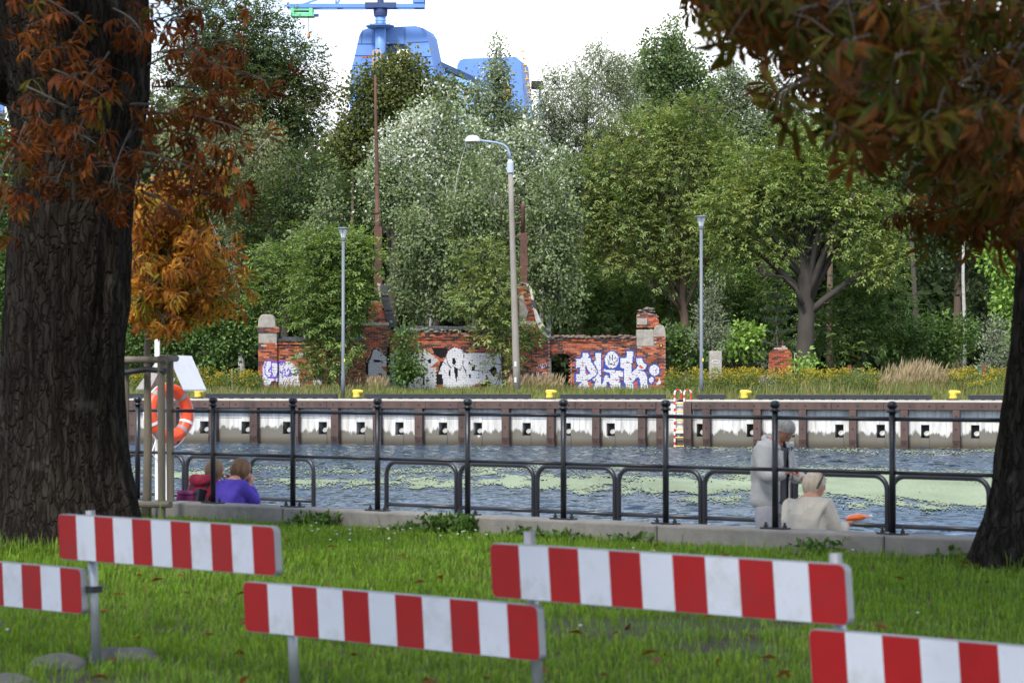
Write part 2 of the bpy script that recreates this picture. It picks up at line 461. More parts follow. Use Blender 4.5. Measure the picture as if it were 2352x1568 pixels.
def water():
    ys = [26.0]
    while ys[-1] < 107: ys.append(ys[-1] + 0.09 * (ys[-1] / 27) ** 1.75)
    ys = np.array(ys)
    kc = np.linspace(-0.235, 0.235, 260)
    ko = 0.235 + np.cumsum(np.geomspace(0.003, 0.06, 24))
    ks_ = np.concatenate([-ko[::-1], kc, ko])
    Kg, Yg = np.meshgrid(ks_, ys); Xg = Kg * Yg
    msk = weed_mask(Xg, Yg)
    damp = 1 - 0.9 * np.clip(msk / 6 + 0.8, 0, 1)
    H = wave_h(Xg, Yg) * damp
    V = np.stack([Xg.ravel(), Yg.ravel(), (WATER_Z + H).ravel()], 1)
    nx, ny = len(ks_), len(ys)
    i = np.arange(nx - 1)[None, :] + np.arange(ny - 1)[:, None] * nx
    F = np.stack([i, i + 1, i + 1 + nx, i + nx], -1).reshape(-1, 4)
    m, nt, out = new_mat('canal_water'); N, L = nt.nodes, nt.links
    b = N.new('ShaderNodeBsdfPrincipled'); L.new(b.outputs[0], out.inputs[0])
    b.inputs['Base Color'].default_value = (0.016, 0.035, 0.06, 1); b.inputs['Roughness'].default_value = 0.04; b.inputs['IOR'].default_value = 1.333
    # ripples finer than the mesh: facets tilted by noise of many sizes
    ge = N.new('ShaderNodeNewGeometry'); mp = N.new('ShaderNodeMapping'); mp.inputs['Scale'].default_value = (.36, 1, 1); L.new(ge.outputs['Position'], mp.inputs[0])
    n = N.new('ShaderNodeTexNoise'); n.inputs['Scale'].default_value = 4.6; n.inputs['Detail'].default_value = 4; n.inputs['Roughness'].default_value = .72; L.new(mp.outputs[0], n.inputs['Vector'])
    v1 = N.new('ShaderNodeVectorMath'); v1.operation = 'SUBTRACT'; L.new(n.outputs['Color'], v1.inputs[0]); v1.inputs[1].default_value = (.5, .565, .5)
    v2 = N.new('ShaderNodeVectorMath'); v2.operation = 'MULTIPLY_ADD'; L.new(v1.outputs[0], v2.inputs[0]); v2.inputs[1].default_value = (1.05, 1.95, 0); L.new(ge.outputs['Normal'], v2.inputs[2])
    v3 = N.new('ShaderNodeVectorMath'); v3.operation = 'NORMALIZE'; L.new(v2.outputs[0], v3.inputs[0]); L.new(v3.outputs[0], b.inputs['Normal'])
    nmesh('water', V, F, m, smooth=True, kind='structure')
    # duckweed film, on a finer grid of its own
    ys = [36.0]
    while ys[-1] < 100: ys.append(ys[-1] + 0.10 * (ys[-1] / 36) ** 1.8)
    ys = np.array(ys); kk = np.linspace(-.225, .225, 760); Kg, Yg = np.meshgrid(kk, ys); Xg = Kg * Yg; msk = weed_mask(Xg, Yg)
    V = np.stack([Xg.ravel(), Yg.ravel(), (WATER_Z + .022 + .12 * wave_h(Xg, Yg)).ravel()], 1); nx, ny = len(kk), len(ys)
    i = np.arange(nx - 1)[None, :] + np.arange(ny - 1)[:, None] * nx; F = np.stack([i, i + 1, i + 1 + nx, i + nx], -1).reshape(-1, 4)
    r = np.random.default_rng(3); mm = msk.ravel()[F].mean(1); mc = mm + r.normal(0, 5.0, len(F)) > 0
    Fw = F[mc]; used = np.unique(Fw); idx = -np.ones(len(V), int); idx[used] = np.arange(len(used)); Vw = V[used]; cen = Vw[idx[Fw]].mean(1)
    t = fbm(cen * [0.8, 0.25, 0], 41, 4)[:, None]
    cols = np.array([0.20, 0.24, 0.155]) * (0.7 + 0.6 * t) + r.normal(0, 0.012, (len(Fw), 1))
    nmesh('duckweed', Vw, idx[Fw], colm('duckweed', 0.85, 0.2, 0.4, 30), cols=np.clip(cols, 0.02, 1), smooth=True, kind='stuff',
          label='pale green duckweed drifting in long patches on the canal', cat='duckweed')
water()
# --- river bed far out and the far bank: one sheet to the horizon
M_bank = pm('bank_soil', (0.09, 0.085, 0.04), 0.95, 0.3, 0.8, 0.3, 10, dark=(0.05, 0.06, 0.02), dark_amt=0.8, dscale=0.4)
def bank():
    ss = np.concatenate([[-900, -300, -120], np.linspace(-60, 60, 121), [120, 300, 900]])
    dd = np.concatenate([np.linspace(0.35, 30, 60), np.geomspace(32, 1600, 24)])
    S_, D_ = np.meshgrid(ss, dd)
    p0 = quay_at(1176, 0)
    Xg = p0.x + QD.x * S_ - QN.x * D_; Yg = p0.y + QD.y * S_ - QN.y * D_
    Zg = QUAY_Z - 0.02 + 0.12 * np.clip(D_ / 12, 0, 1) + 0.05 * (fbm(np.stack([Xg.ravel() * .3, Yg.ravel() * .3, Xg.ravel() * 0], 1), 4) - .5).reshape(Xg.shape) * np.clip(D_ / 3, 0, 1)
    V = np.stack([Xg.ravel(), Yg.ravel(), Zg.ravel()], 1); nx, ny = len(ss), len(dd)
    i = np.arange(nx - 1)[None, :] + np.arange(ny - 1)[:, None] * nx
    F = np.stack([i, i + 1, i + 1 + nx, i + nx], -1).reshape(-1, 4)
    nmesh('bank_ground', V, F, M_bank, smooth=True, kind='structure')
bank()
mb = MB(); c = quay_at(1176, 0); mb.box((c.x, 120, WATER_Z - 2.5), (2500, 2500, 0.2)); mb.build('river_bed', pm('bed', (0.03, 0.035, 0.025), 0.9), kind='structure')

# ================================================================= far quay
M_quay = None
def quay_mat():
    m, nt, out = new_mat('quay_concrete'); N, L = nt.nodes, nt.links
    b = N.new('ShaderNodeBsdfPrincipled'); b.inputs['Roughness'].default_value = 0.85; L.new(b.outputs[0], out.inputs[0])
    ge = N.new('ShaderNodeNewGeometry'); sp = N.new('ShaderNodeSeparateXYZ'); L.new(ge.outputs['Position'], sp.inputs[0])
    def noise(scale, st, det=6):
        mp = N.new('ShaderNodeMapping'); mp.inputs['Scale'].default_value = st; L.new(ge.outputs['Position'], mp.inputs[0])
        n = N.new('ShaderNodeTexNoise'); n.inputs['Scale'].default_value = scale; n.inputs['Detail'].default_value = det; n.inputs['Roughness'].default_value = 0.65
        L.new(mp.outputs[0], n.inputs['Vector']); return n.outputs['Fac']
    # vertical rain streaks and grime
    st = N.new('ShaderNodeMapRange'); st.inputs[1].default_value = 0.42; st.inputs[2].default_value = 0.72; L.new(noise(3.0, (2.2, 2.2, 0.22)), st.inputs[0])
    mx = N.new('ShaderNodeMix'); mx.data_type = 'RGBA'; L.new(st.outputs[0], mx.inputs[0])
    mx.inputs[6].default_value = (0.66, 0.65, 0.63, 1); mx.inputs[7].default_value = (0.33, 0.32, 0.29, 1)
    # tide mark: a ragged dark wet band above the water
    zz = N.new('ShaderNodeMath'); zz.operation = 'MULTIPLY_ADD'; L.new(noise(2.6, (1.6, 1.6, 0.45), 9), zz.inputs[0]); zz.inputs[1].default_value = -1.0; z2 = N.new('ShaderNodeMath'); z2.operation = 'MULTIPLY_ADD'; L.new(noise(.35, (1, 1, .2), 3), z2.inputs[0]); z2.inputs[1].default_value = -.75; L.new(sp.outputs[2], z2.inputs[2]); L.new(z2.outputs[0], zz.inputs[2])
    td = N.new('ShaderNodeMapRange'); td.inputs[1].default_value = WATER_Z - 0.38; td.inputs[2].default_value = WATER_Z - 0.28; td.inputs[3].default_value = 1; td.inputs[4].default_value = 0
    L.new(zz.outputs[0], td.inputs[0])
    m2 = N.new('ShaderNodeMix'); m2.data_type = 'RGBA'; L.new(td.outputs[0], m2.inputs[0]); L.new(mx.outputs[2], m2.inputs[6]); m2.inputs[7].default_value = (0.15, 0.14, 0.115, 1)
    # lowest, soaked strip with brown growth
    wt = N.new('ShaderNodeMapRange'); wt.inputs[1].default_value = WATER_Z + 0.30; wt.inputs[2].default_value = WATER_Z + 0.06; wt.inputs[3].default_value = 0; wt.inputs[4].default_value = 1
    L.new(sp.outputs[2], wt.inputs[0])
    m3 = N.new('ShaderNodeMix'); m3.data_type = 'RGBA'; L.new(wt.outputs[0], m3.inputs[0]); L.new(m2.outputs[2], m3.inputs[6]); m3.inputs[7].default_value = (0.075, 0.058, 0.036, 1)
    # dark flecks
    fl = N.new('ShaderNodeMapRange'); fl.inputs[1].default_value = 0.66; fl.inputs[2].default_value = 0.72; fl.inputs[4].default_value = 0.75; L.new(noise(7, (1, 1, 0.45), 8), fl.inputs[0])
    m4 = N.new('ShaderNodeMix'); m4.data_type = 'RGBA'; L.new(fl.outputs[0], m4.inputs[0]); L.new(m3.outputs[2], m4.inputs[6]); m4.inputs[7].default_value = (0.14, 0.13, 0.11, 1)
    L.new(m4.outputs[2], b.inputs['Base Color'])
    bp = N.new('ShaderNodeBump'); bp.inputs['Strength'].default_value = 0.3; bp.inputs['Distance'].default_value = 0.02; L.new(noise(9, (1, 1, 0.4)), bp.inputs['Height']); L.new(bp.outputs[0], b.inputs['Normal'])
    return m
M_quay = quay_mat()
M_timber = pm('fender_timber', (0.088, 0.052, 0.043), 0.75, 0.35, 3, 0.3, 18, stretch=(1, 1, 0.25), dark=(0.035, 0.022, 0.02), dark_amt=0.7, dscale=1.2)
M_blackbeam = pm('black_plastic', (0.02, 0.022, 0.028), 0.5, 0.25, 4)
M_dark = pm('dark_iron', (0.02, 0.02, 0.022), 0.55, 0.2, 8)
quay = empty('quay_wall', quay_at(1176, 0, WATER_Z), 'white stained concrete quay wall with brown timber fenders above the water', 'quay wall')
QM = Matrix((QD, -QN, Vector((0, 0, 1)))).transposed()
FENDERS = [210, 302, 395, 486, 580, 674, 766, 862, 958, 1058, 1157, 1260, 1364, 1469, 1511, 1573, 1617, 1733, 1837, 1952, 2070, 2189, 2312, 2435]
NICHES = [265, 360, 460, 555, 650, 732, 819, 908, 1008, 1088, 1200, 1292, 1393, 1600, 1715, 1806, 1918, 2013, 2115, 2230, 2345]
def qbox(mb, x0, x1, z0, z1, out0, out1):
    """box on the quay face between two columns of the view; out: metres towards the water"""
    a, b = quay_at(x0), quay_at(x1); L_ = (b - a).length
    c = (a + b) / 2 + QN * (out0 + out1) / 2
    mb.box((c.x, c.y, (z0 + z1) / 2), (L_, abs(out1 - out0), z1 - z0), QM)
NZ0, NZ1 = WATER_Z + 0.38, WATER_Z + 0.88
def quay_panels():
    """face slabs between the niches, cast joints left open a little"""
    edges = [-1500]
    for n in NICHES: edges += [n, n + 19]
    edges.append(3900)
    Ztop = QUAY_Z - 0.08
    for i in range(len(edges) - 1):
        x0, x1 = edges[i], edges[i + 1]
        if i % 2 == 1:      # niche column: slab above and below
            mb = MB(); qbox(mb, x0, x1, NZ1, Ztop, -0.55, 0.0); mb.build('panel', M_quay, quay)
            mb = MB(); qbox(mb, x0 - .5, x1 + .5, WATER_Z - 2.4, NZ0, -0.55, 0.035); mb.build('niche_sill', M_quay, quay)
        else:
            zc = WATER_Z + 1.02
            for (za, zb) in ((WATER_Z - 2.4, zc - 0.008), (zc + 0.008, Ztop)):
                mb = MB(); qbox(mb, x0 + .12, x1 - .12, za, zb, -0.55, -0.0); mb.build('panel', M_quay, quay)
quay_panels()
mb = MB(); qbox(mb, -1500, 3900, WATER_Z - 2.4, QUAY_Z - 0.1, -0.9, -0.53); mb.build('backing', pm('niche_back', (0.16, 0.155, 0.145), 0.9, 0.4, 6, stretch=(1, 1, .5)), quay)
M_cap = pm('quay_cap', (0.50, 0.48, 0.44), 0.9, 0.2, 2.0, 0.2, 20, dark=(0.22, 0.21, 0.16), dark_amt=0.5, dscale=1.0)
xs_ = -200
for a, b in [(-1500, 1551), (1573, 3900)]:
    mb = MB(); qbox(mb, a, b, QUAY_Z - 0.08, QUAY_Z, -0.95, 0.06); mb.build('cap_slab', M_cap, quay, bevel=0.01)
bolt_mesh = None
def bolts(parent, pts):
    """bolt heads sunk in the timber"""
    global bolt_mesh
    for p in pts:
        if bolt_mesh is None:
            mb = MB(); mb.lathe([(0.045, -0.02), (0.045, 0.008), (0.02, 0.012)], (0, 0, 0), 8, axis=QN)
            o = mb.build('bolt', M_dark, parent); bolt_mesh = o.data
            o.location = p - origin_of(parent)
            me = o.data; dz = min(v.co.z for v in me.vertices)
            for v in me.vertices: v.co += origin_of(parent)
        else:
            o = bpy.data.objects.new('bolt', bolt_mesh); C.objects.link(o); o.parent = parent; o.location = p - origin_of(parent)
for x in FENDERS:
    mb = MB()
    w = 17 if x not in (1511, 1573) else 18
    a, b = quay_at(x), quay_at(x + w); L_ = (b - a).length
    c = (a + b) / 2 + QN * 0.17
    top = QUAY_Z - 0.10 if x in (1511, 1573) else QUAY_Z - 0.375
    # timber with a chamfered foot
    poly = [Vector((-L_ / 2, 0, WATER_Z - 0.5)), Vector((L_ / 2, 0, WATER_Z - 0.5)), Vector((L_ / 2, 0, top)), Vector((-L_ / 2, 0, top))]
    zz = [WATER_Z - 0.5, WATER_Z + 0.02, WATER_Z + 0.3, top]; dd = [0.24, 0.24, 0.33, 0.33]
    vs = []
    for z, d in zip(zz, dd):
        for (u, t) in ((-1, 0.0), (1, 0.0), (1, d), (-1, d)):
            p = c + QD * (u * L_ / 2) + QN * (t - 0.17); p.z = z; vs.append(p)
    fs = [(0, 1, 2, 3), (12, 15, 14, 13)]
    for r in range(3):
        for k in range(4): fs.append((r * 4 + k, r * 4 + (k + 1) % 4, (r + 1) * 4 + (k + 1) % 4, (r + 1) * 4 + k))
    mb.add(vs, fs)
    o = mb.build('fender', M_timber, quay, bevel=0.012)
    pz = [WATER_Z + 0.2, WATER_Z + 0.72, WATER_Z + 1.2]
    bolts(o, [Vector((c.x, c.y, z)) + QN * (0.155 if z > WATER_Z + .3 else 0.12) for z in pz])
# horizontal wale in lengths
wx = -120
joints = []
while wx < 2500:
    nxt = wx + 108 + (wx / 2352) * 14
    joints.append((wx, nxt)); wx = nxt
for a, b in joints:
    segs = []
    if b < 1511 or a > 1592: segs = [(a, b)]
    elif a < 1511: segs = [(a, 1510)] + ([(1592, b)] if b > 1600 else [])
    elif b > 1592: segs = [(1592, b)]
    for (p, q) in segs:
        if q - p < 8: continue
        mb = MB(); qbox(mb, p + .25, q - .25, QUAY_Z - 0.365, QUAY_Z - 0.085, 0.005, 0.30)
        o = mb.build('wale', M_timber, quay, bevel=0.01)
        if p > 100: bolts(o, [quay_at(p + (q - p) * t, -0.295, QUAY_Z - 0.22) for t in (0.13, 0.5, 0.87)])
# round drums in the niches
M_lens = pm('lens_glass', (0.30, 0.30, 0.29), 0.3, 0.05)
for n in NICHES:
    c = quay_at(n + 13.2, 0.17, NZ0 + 0.15)
    dr = empty('floodlight', c); dr.parent = quay; dr.location = c - origin_of(quay)
    ax = (QN * 0.8 + Vector((0, 0, 0.55)) - QD * 0.1).normalized()
    mb = MB(); mb.lathe([(0.06, -0.16), (0.105, -0.12), (0.105, 0.03), (0.115, 0.03), (0.115, 0.055), (0.09, 0.055)], c, 14, axis=ax); mb.build('drum', pm('drum_grey', (0.28, 0.28, 0.27), 0.5, 0.2), dr, smooth=False)
    mb = MB(); mb.lathe([(0.095, 0.056), (0.085, 0.062), (0.03, 0.066)], c, 14, axis=ax); mb.build('lens', M_lens, dr)
    mb = MB(); mb.tube([c + Vector((0, 0, -0.15)), c - ax * 0.05], 0.02, 6); mb.build('bracket', M_dark, dr)
# --- black edge beams lying on the quay
BEAMS = [(120, 270), (285, 400), (470, 771), (835, 1216), (1285, 1527), (1598, 1663), (1735, 2139), (2223, 2500)]
DESC = ['hidden behind the thick left trunk', 'seen beside the lifebuoy', 'left of the slim lamp post base', 'below the silver graffiti', 'below the blue and white graffiti',
        'shortest of all, right of the ladder', 'longest on the right, below the goldenrod', 'by the right trunk, farthest right']
for (a, b), ds in zip(BEAMS, DESC):
    root = empty('edge_beam', quay_at((a + b) / 2, 0.25, QUAY_Z), 'black edge beam on the quay, ' + ds, 'edge beam', 'black edge beams along the far quay')
    n = max(1, round((b - a) / 105)); 
    for i in range(n):
        p, q = a + (b - a) * i / n, a + (b - a) * (i + 1) / n
        mb = MB(); qbox(mb, p + .15, q - .15, QUAY_Z + 0.035, QUAY_Z + 0.205, -0.26, -0.08); mb.build('beam', M_blackbeam, root, bevel=0.008)
    k = a + 6
    while k < b - 4:
        mb = MB(); qbox(mb, k, k + 8, QUAY_Z, QUAY_Z + 0.036, -0.25, -0.10); mb.build('foot', M_blackbeam, root); k += 24
# --- mooring bollards
M_yel = pm('yellow_paint', (0.66, 0.48, 0.05), 0.45, 0.12, 5, dark=(0.35, 0.22, 0.04), dark_amt=0.4, dscale=5)
for x, ds in [(448, 'just right of the lifebuoy'), (813, 'right of the slim lamp post on the left'), (1258, 'below the brick gate arch'), (1706, 'below the scribbled concrete slab'), (2187, 'below the tan reed grass near the right trunk')]:
    c = quay_at(x, 0.3, QUAY_Z)
    root = empty('mooring_bollard', c, 'yellow hooked mooring bollard on the quay ' + ds, 'bollard', 'yellow bollards along the far quay')
    mb = MB(); mb.lathe([(0.24, 0), (0.24, 0.03), (0.2, 0.05)], c, 14); mb.build('base', M_dark, root)
    mb = MB(); mb.lathe([(0.17, 0.05), (0.14, 0.12), (0.125, 0.22), (0.14, 0.27)], c, 14); mb.build('post', M_yel, root, smooth=True)
    hd = MB(); p = c + Vector((0, 0, 0.30))
    hd.tube([p - QD * 0.16, p - QD * 0.11, p + QD * 0.1, p + QD * 0.24, p + QD * 0.29], [0.05, 0.085, 0.085, 0.06, 0.035], 10); hd.build('hook', M_yel, root, smooth=True)
# --- boarding ladder
M_red = pm('red_paint', (0.55, 0.03, 0.035), 0.45, 0.12, 6)
M_white = pm('white_paint', (0.78, 0.78, 0.77), 0.45, 0.06, 6)
M_rung = pm('yellow_rung', (0.80, 0.48, 0.05), 0.45, 0.1)
lad = empty('quay_ladder', quay_at(1562, -0.1, WATER_Z), 'red and white striped steel ladder with yellow rungs down the quay wall', 'ladder')
for x in (1551, 1573):
    base = quay_at(x, -0.12, WATER_Z)
    z = WATER_Z - 0.6; k = 0
    while z < QUAY_Z + 0.26:
        z2 = min(z + 0.13, QUAY_Z + 0.26)
        mb = MB(); mb.box((base.x, base.y, (z + z2) / 2), (0.06, 0.05, z2 - z), QM); mb.build('stile_band', M_red if k % 2 else M_white, lad)
        z = z2; k += 1
    pts = [base + Vector((0, 0, QUAY_Z + 0.26 - WATER_Z))]
    for t in range(0, 9):
        an = PI * t / 8; pts.append(Vector((base.x, base.y, QUAY_Z + 0.27)) - QN * (0.11 - 0.11 * math.cos(an)) + QD * (0.11 - 0.11 * math.cos(an)) + Vector((0, 0, 0.11 * math.sin(an))))
    e = pts[-1].copy(); e.z = QUAY_Z; pts.append(e)
    for i in range(0, len(pts) - 1, 3):
        mb = MB(); mb.tube(pts[i:i + 4], 0.03, 8); mb.build('grab_rail', M_red if (i // 3) % 2 else M_white, lad)
for z in [QUAY_Z - 0.14 - 0.33 * k for k in range(6)]:
    mb = MB(); mb.tube([quay_at(1551, -0.12, z), quay_at(1573, -0.12, z)], 0.022, 8); mb.build('rung', M_rung, lad)
for z in (QUAY_Z - 0.58, QUAY_Z - 1.24):
    mb = MB(); qbox(mb, 1552.5, 1571.5, z - 0.05, z + 0.05, 0.0, 0.09); mb.build('bracket', M_white, lad)
# ================================================================= ruined brick wall with graffiti
# paint canvas in view pixels at the wall plane (x 585..1540, y 640..925), 2 samples per pixel
CX0, CY0, CW, CH, CS = 585.0, 640.0, 960, 290, 2
paint = np.zeros((CH * CS, CW * CS, 3)); pmask = np.zeros((CH * CS, CW * CS), bool)
def cpoly(pts, col):
    P = np.array([((x - CX0) * CS, (y - CY0) * CS) for x, y in pts])
    y0, y1 = int(max(0, P[:, 1].min())), int(min(CH * CS - 1, P[:, 1].max() + 1)); x0, x1 = int(max(0, P[:, 0].min())), int(min(CW * CS - 1, P[:, 0].max() + 1))
    if y1 <= y0 or x1 <= x0: return
    gx, gy = np.meshgrid(np.arange(x0, x1) + .5, np.arange(y0, y1) + .5); ins = np.zeros(gx.shape, bool)
    for i in range(len(P)):
        a, b = P[i], P[(i + 1) % len(P)]
        if a[1] == b[1]: continue
        c = ((gy > min(a[1], b[1])) & (gy <= max(a[1], b[1]))) & (gx < (b[0] - a[0]) * (gy - a[1]) / (b[1] - a[1]) + a[0])
        ins ^= c
    sub = paint[y0:y1, x0:x1]; m = pmask[y0:y1, x0:x1]
    if col is None: m[ins] = False
    else: sub[ins] = col; m[ins] = True
def cline(pts, w, col, closed=False):
    if closed: pts = list(pts) + [pts[0]]
    for (ax, ay), (bx, by) in zip(pts[:-1], pts[1:]):
        ax, ay, bx, by = (ax - CX0) * CS, (ay - CY0) * CS, (bx - CX0) * CS, (by - CY0) * CS; r = w * CS / 2
        x0, x1 = int(max(0, min(ax, bx) - r)), int(min(CW * CS, max(ax, bx) + r + 1)); y0, y1 = int(max(0, min(ay, by) - r)), int(min(CH * CS, max(ay, by) + r + 1))
        if y1 <= y0 or x1 <= x0: continue
        gx, gy = np.meshgrid(np.arange(x0, x1) + .5, np.arange(y0, y1) + .5)
        dx, dy = bx - ax, by - ay; L2 = dx * dx + dy * dy + 1e-9
        t = np.clip(((gx - ax) * dx + (gy - ay) * dy) / L2, 0, 1); d = np.hypot(gx - ax - t * dx, gy - ay - t * dy)
        k = d <= r; paint[y0:y1, x0:x1][k] = col; pmask[y0:y1, x0:x1][k] = True
def cell(cx, cy, rx, ry, n=28): return [(cx + rx * math.cos(2 * PI * k / n), cy + ry * math.sin(2 * PI * k / n)) for k in range(n)]
def conv(sx, sy, s): return lambda pts: [((sx + x / s) / 1.08844, (sy + y / s) / 1.08844) for x, y in pts]
WHT, SIL, BLU, BLK, PUR, ORG, CRM = (.66, .67, .74), (.56, .57, .62), (.05, .085, .36), (.015, .015, .018), (.16, .10, .55), (.62, .13, .05), (.6, .57, .45)
# silver letters
A = conv(900, 840, 5.88)
for pl in ([(205, 200), (250, 190), (390, 290), (390, 560), (440, 600), (450, 810), (330, 815), (290, 740), (150, 790), (125, 640), (120, 390), (160, 350)],
           [(450, 240), (560, 300), (940, 240), (940, 800), (450, 800)],
           [(940, 190), (1020, 250), (1150, 355), (1020, 460), (1115, 460), (1115, 810), (880, 810), (880, 400), (940, 360)]): cpoly(A(pl), SIL)
cpoly(A([(1155, 550), (1220, 375), (1270, 300), (1300, 200), (1390, 162), (1500, 195), (1530, 250), (2110, 250), (2120, 840), (1990, 840), (1860, 560), (1850, 700), (1700, 700), (1560, 785), (1400, 790), (1270, 790), (1210, 700)]), WHT)
cline(A([(115, 372), (200, 182), (255, 188), (400, 298)]), 3.2, BLK); cline(A([(105, 375), (195, 172), (260, 178), (410, 300)]), 1.0, CRM)
for pl in ([(80, 392), (125, 392), (125, 640), (100, 640)], [(396, 130), (444, 130), (444, 600), (396, 560)], [(210, 340), (340, 366), (335, 376), (210, 382)], [(218, 636), (300, 532), (386, 620), (372, 682), (290, 592)],
           [(150, 802), (290, 740), (330, 800), (230, 835)], [(995, 345), (1042, 335), (1042, 402), (1000, 392)], [(1190, 365), (1120, 560), (1120, 710), (1222, 710), (1210, 560), (1148, 552), (1225, 380)],
           [(1050, 170), (1270, 170), (1300, 205), (1250, 300), (1200, 330), (1110, 280)], [(1375, 450), (1440, 490), (1424, 700), (1402, 600)], [(1500, 420), (1562, 500), (1576, 610), (1540, 510)],
           [(1590, 402), (1627, 330), (1614, 400), (1735, 440), (1722, 452)], [(1650, 430), (1692, 440), (1692, 500), (1640, 500)], [(1598, 556), (1632, 560), (1632, 625), (1600, 600)], [(1895, 500), (1980, 430), (2015, 520), (1972, 604)],
           [(1843, 556), (1960, 745), (2035, 840), (1960, 800), (1862, 650)], [(1780, 690), (1885, 690), (1905, 800), (1780, 800)], [(920, 545), (944, 545), (944, 720), (925, 720)]): cpoly(A(pl), BLK)
cpoly(A([(1180, 372), (1040, 455), (1118, 458), (1135, 560)]), None); cpoly(A([(310, 450), (390, 450), (390, 530)]), ORG)
cpoly(A(cell(1380, 372, 28, 52)), BLK); cpoly(A(cell(1320, 540, 15, 52)), BLK)
cline(A([(1215, 372), (1340, 460), (1322, 500)]), 1.6, BLK)
cline(A([(1365, 440), (1475, 500), (1505, 430), (1532, 280), (1482, 180), (1390, 160), (1290, 210), (1258, 290), (1290, 400), (1340, 460)]), 1.5, BLK)
cline(A([(1640, 505), (1750, 505), (1750, 620)]), 1.4, BLK); cline(A([(1240, 740), (1290, 785), (1400, 780), (1424, 735), (1470, 785), (1560, 770)]), 1.4, BLK)
cline(A([(940, 190), (1020, 250), (1155, 355), (1020, 462), (1118, 464), (1118, 800)]), 1.0, CRM)
for k in range(22):
    r_ = random.Random(k); x, y = 1760 + r_.random() * 230, 340 + r_.random() * 290
    cline(A([(x, y), (x + r_.uniform(-25, 25), y + r_.uniform(-25, 25))]), 0.8, (.62, .22, .28))
# blue and white letters
B = conv(1400, 840, 7.84)
shapes = [[(440, 330), (560, 320), (560, 440), (600, 400), (600, 480), (690, 600), (740, 710), (700, 780), (540, 880), (580, 1020), (600, 1160), (330, 1160), (340, 1000), (420, 900), (310, 890), (310, 740), (390, 740), (390, 610), (320, 620), (320, 440), (400, 440), (440, 400)],
          [(690, 330), (800, 330), (800, 880), (850, 1160), (640, 1160), (690, 880), (625, 860), (740, 740), (752, 680), (665, 520), (705, 440)],
          [(860, 650), (1220, 680), (1245, 720), (1240, 800), (1150, 780), (1180, 920), (1200, 1160), (1000, 1160), (990, 900), (980, 720), (860, 690)],
          [(840, 920), (870, 800), (900, 755), (960, 785), (1000, 900), (990, 1160), (740, 1160), (760, 1000)],
          [(1310, 290), (1440, 300), (1400, 600), (1400, 710), (1470, 660), (1540, 580), (1500, 500), (1490, 420), (1600, 430), (1640, 530), (1690, 550), (1670, 640), (1600, 660), (1520, 670), (1640, 690), (1690, 760), (1712, 950), (1740, 1040), (1590, 1080), (1560, 830), (1500, 820), (1430, 900), (1450, 1130), (1260, 1160), (1260, 640), (1190, 610), (1190, 430), (1290, 430), (1310, 390)]]
for s_ in shapes: cpoly(B(s_), BLU); cline(B(s_), 6.5, BLU, True)
for c_ in ((1015, 465, 135, 165), (1845, 670, 100, 105), (1790, 860, 48, 60)): cline(B(cell(*c_)), 6, BLU, True)
cpoly(B([(850, 480), (830, 640), (1240, 660), (1180, 440)]), BLU)
for s_ in shapes: cpoly(B(s_), WHT)
for c_ in ((1015, 465, 135, 165), (1845, 670, 100, 105), (1790, 860, 48, 60)): cpoly(B(cell(*c_)), WHT)
cline(B([(600, 400), (610, 480), (690, 600), (745, 700), (705, 780), (540, 885)]), 2.6, BLU)
cpoly(B([(500, 580), (600, 740), (505, 765)]), BLU); cpoly(B([(520, 680), (555, 735), (520, 745)]), ORG)
for pl in ([(975, 380), (985, 480)], [(1025, 372), (1020, 480)], [(935, 470), (965, 500), (950, 560), (1000, 540), (1050, 572), (1060, 520), (1120, 480), (1115, 440)]): cline(B(pl), 2.0, (.03, .04, .14))
cpoly(B([(1420, 910), (1500, 810), (1545, 800), (1570, 880), (1560, 1030), (1490, 1070)]), BLU); cpoly(B([(1445, 910), (1520, 880), (1510, 1040), (1470, 1030)]), ORG)
cpoly(B([(905, 900), (950, 880), (985, 960), (985, 1150), (930, 1130)]), (.08, .06, .25)); cpoly(B([(545, 880), (600, 900), (640, 1010), (590, 1020)]), ORG); cpoly(B([(1215, 900), (1280, 920), (1300, 1060), (1230, 1000)]), BLU)
cpoly(B([(1530, 600), (1570, 560), (1640, 620), (1600, 650)]), ORG); cpoly(B([(1900, 900), (1950, 830), (1975, 930), (1890, 960)]), WHT)
# purple bubble letters
G = conv(640, 860, 10.69)
cpoly(G([(200, 600), (250, 450), (900, 460), (1180, 690), (1120, 880), (1180, 1050), (1230, 1190), (900, 1230), (680, 1160), (620, 1110), (560, 980), (500, 960), (430, 1000), (330, 1150), (230, 1080), (190, 850)]), WHT)
for w_, pl in ((3.0, [(420, 425), (300, 450), (245, 600), (250, 780), (330, 890), (410, 870), (420, 745), (350, 735), (370, 660), (430, 690)]), (2.6, [(410, 650), (420, 500), (500, 460), (590, 520), (590, 720), (560, 860), (480, 890), (440, 780), (410, 650)]),
               (2.4, [(600, 850), (595, 480), (680, 560), (740, 460), (770, 520), (725, 620), (780, 720), (770, 830), (720, 890), (690, 830), (720, 735)]), (2.0, [(610, 690), (660, 770), (720, 700)]), (2.6, [(830, 720), (870, 650), (915, 700), (900, 820), (820, 870), (780, 830)]), (3.0, [(880, 860), (1000, 800), (1170, 750)]), (4.0, [(330, 890), (410, 880), (520, 915), (560, 880)]), (4.5, [(430, 480), (560, 480), (760, 470)])): cline(G(pl), w_, PUR)
cpoly(G([(430, 990), (550, 980), (560, 1030), (400, 1060)]), (.06, .05, .05)); cpoly(G([(620, 1090), (690, 1060), (720, 1100), (640, 1140)]), (.05, .05, .06))
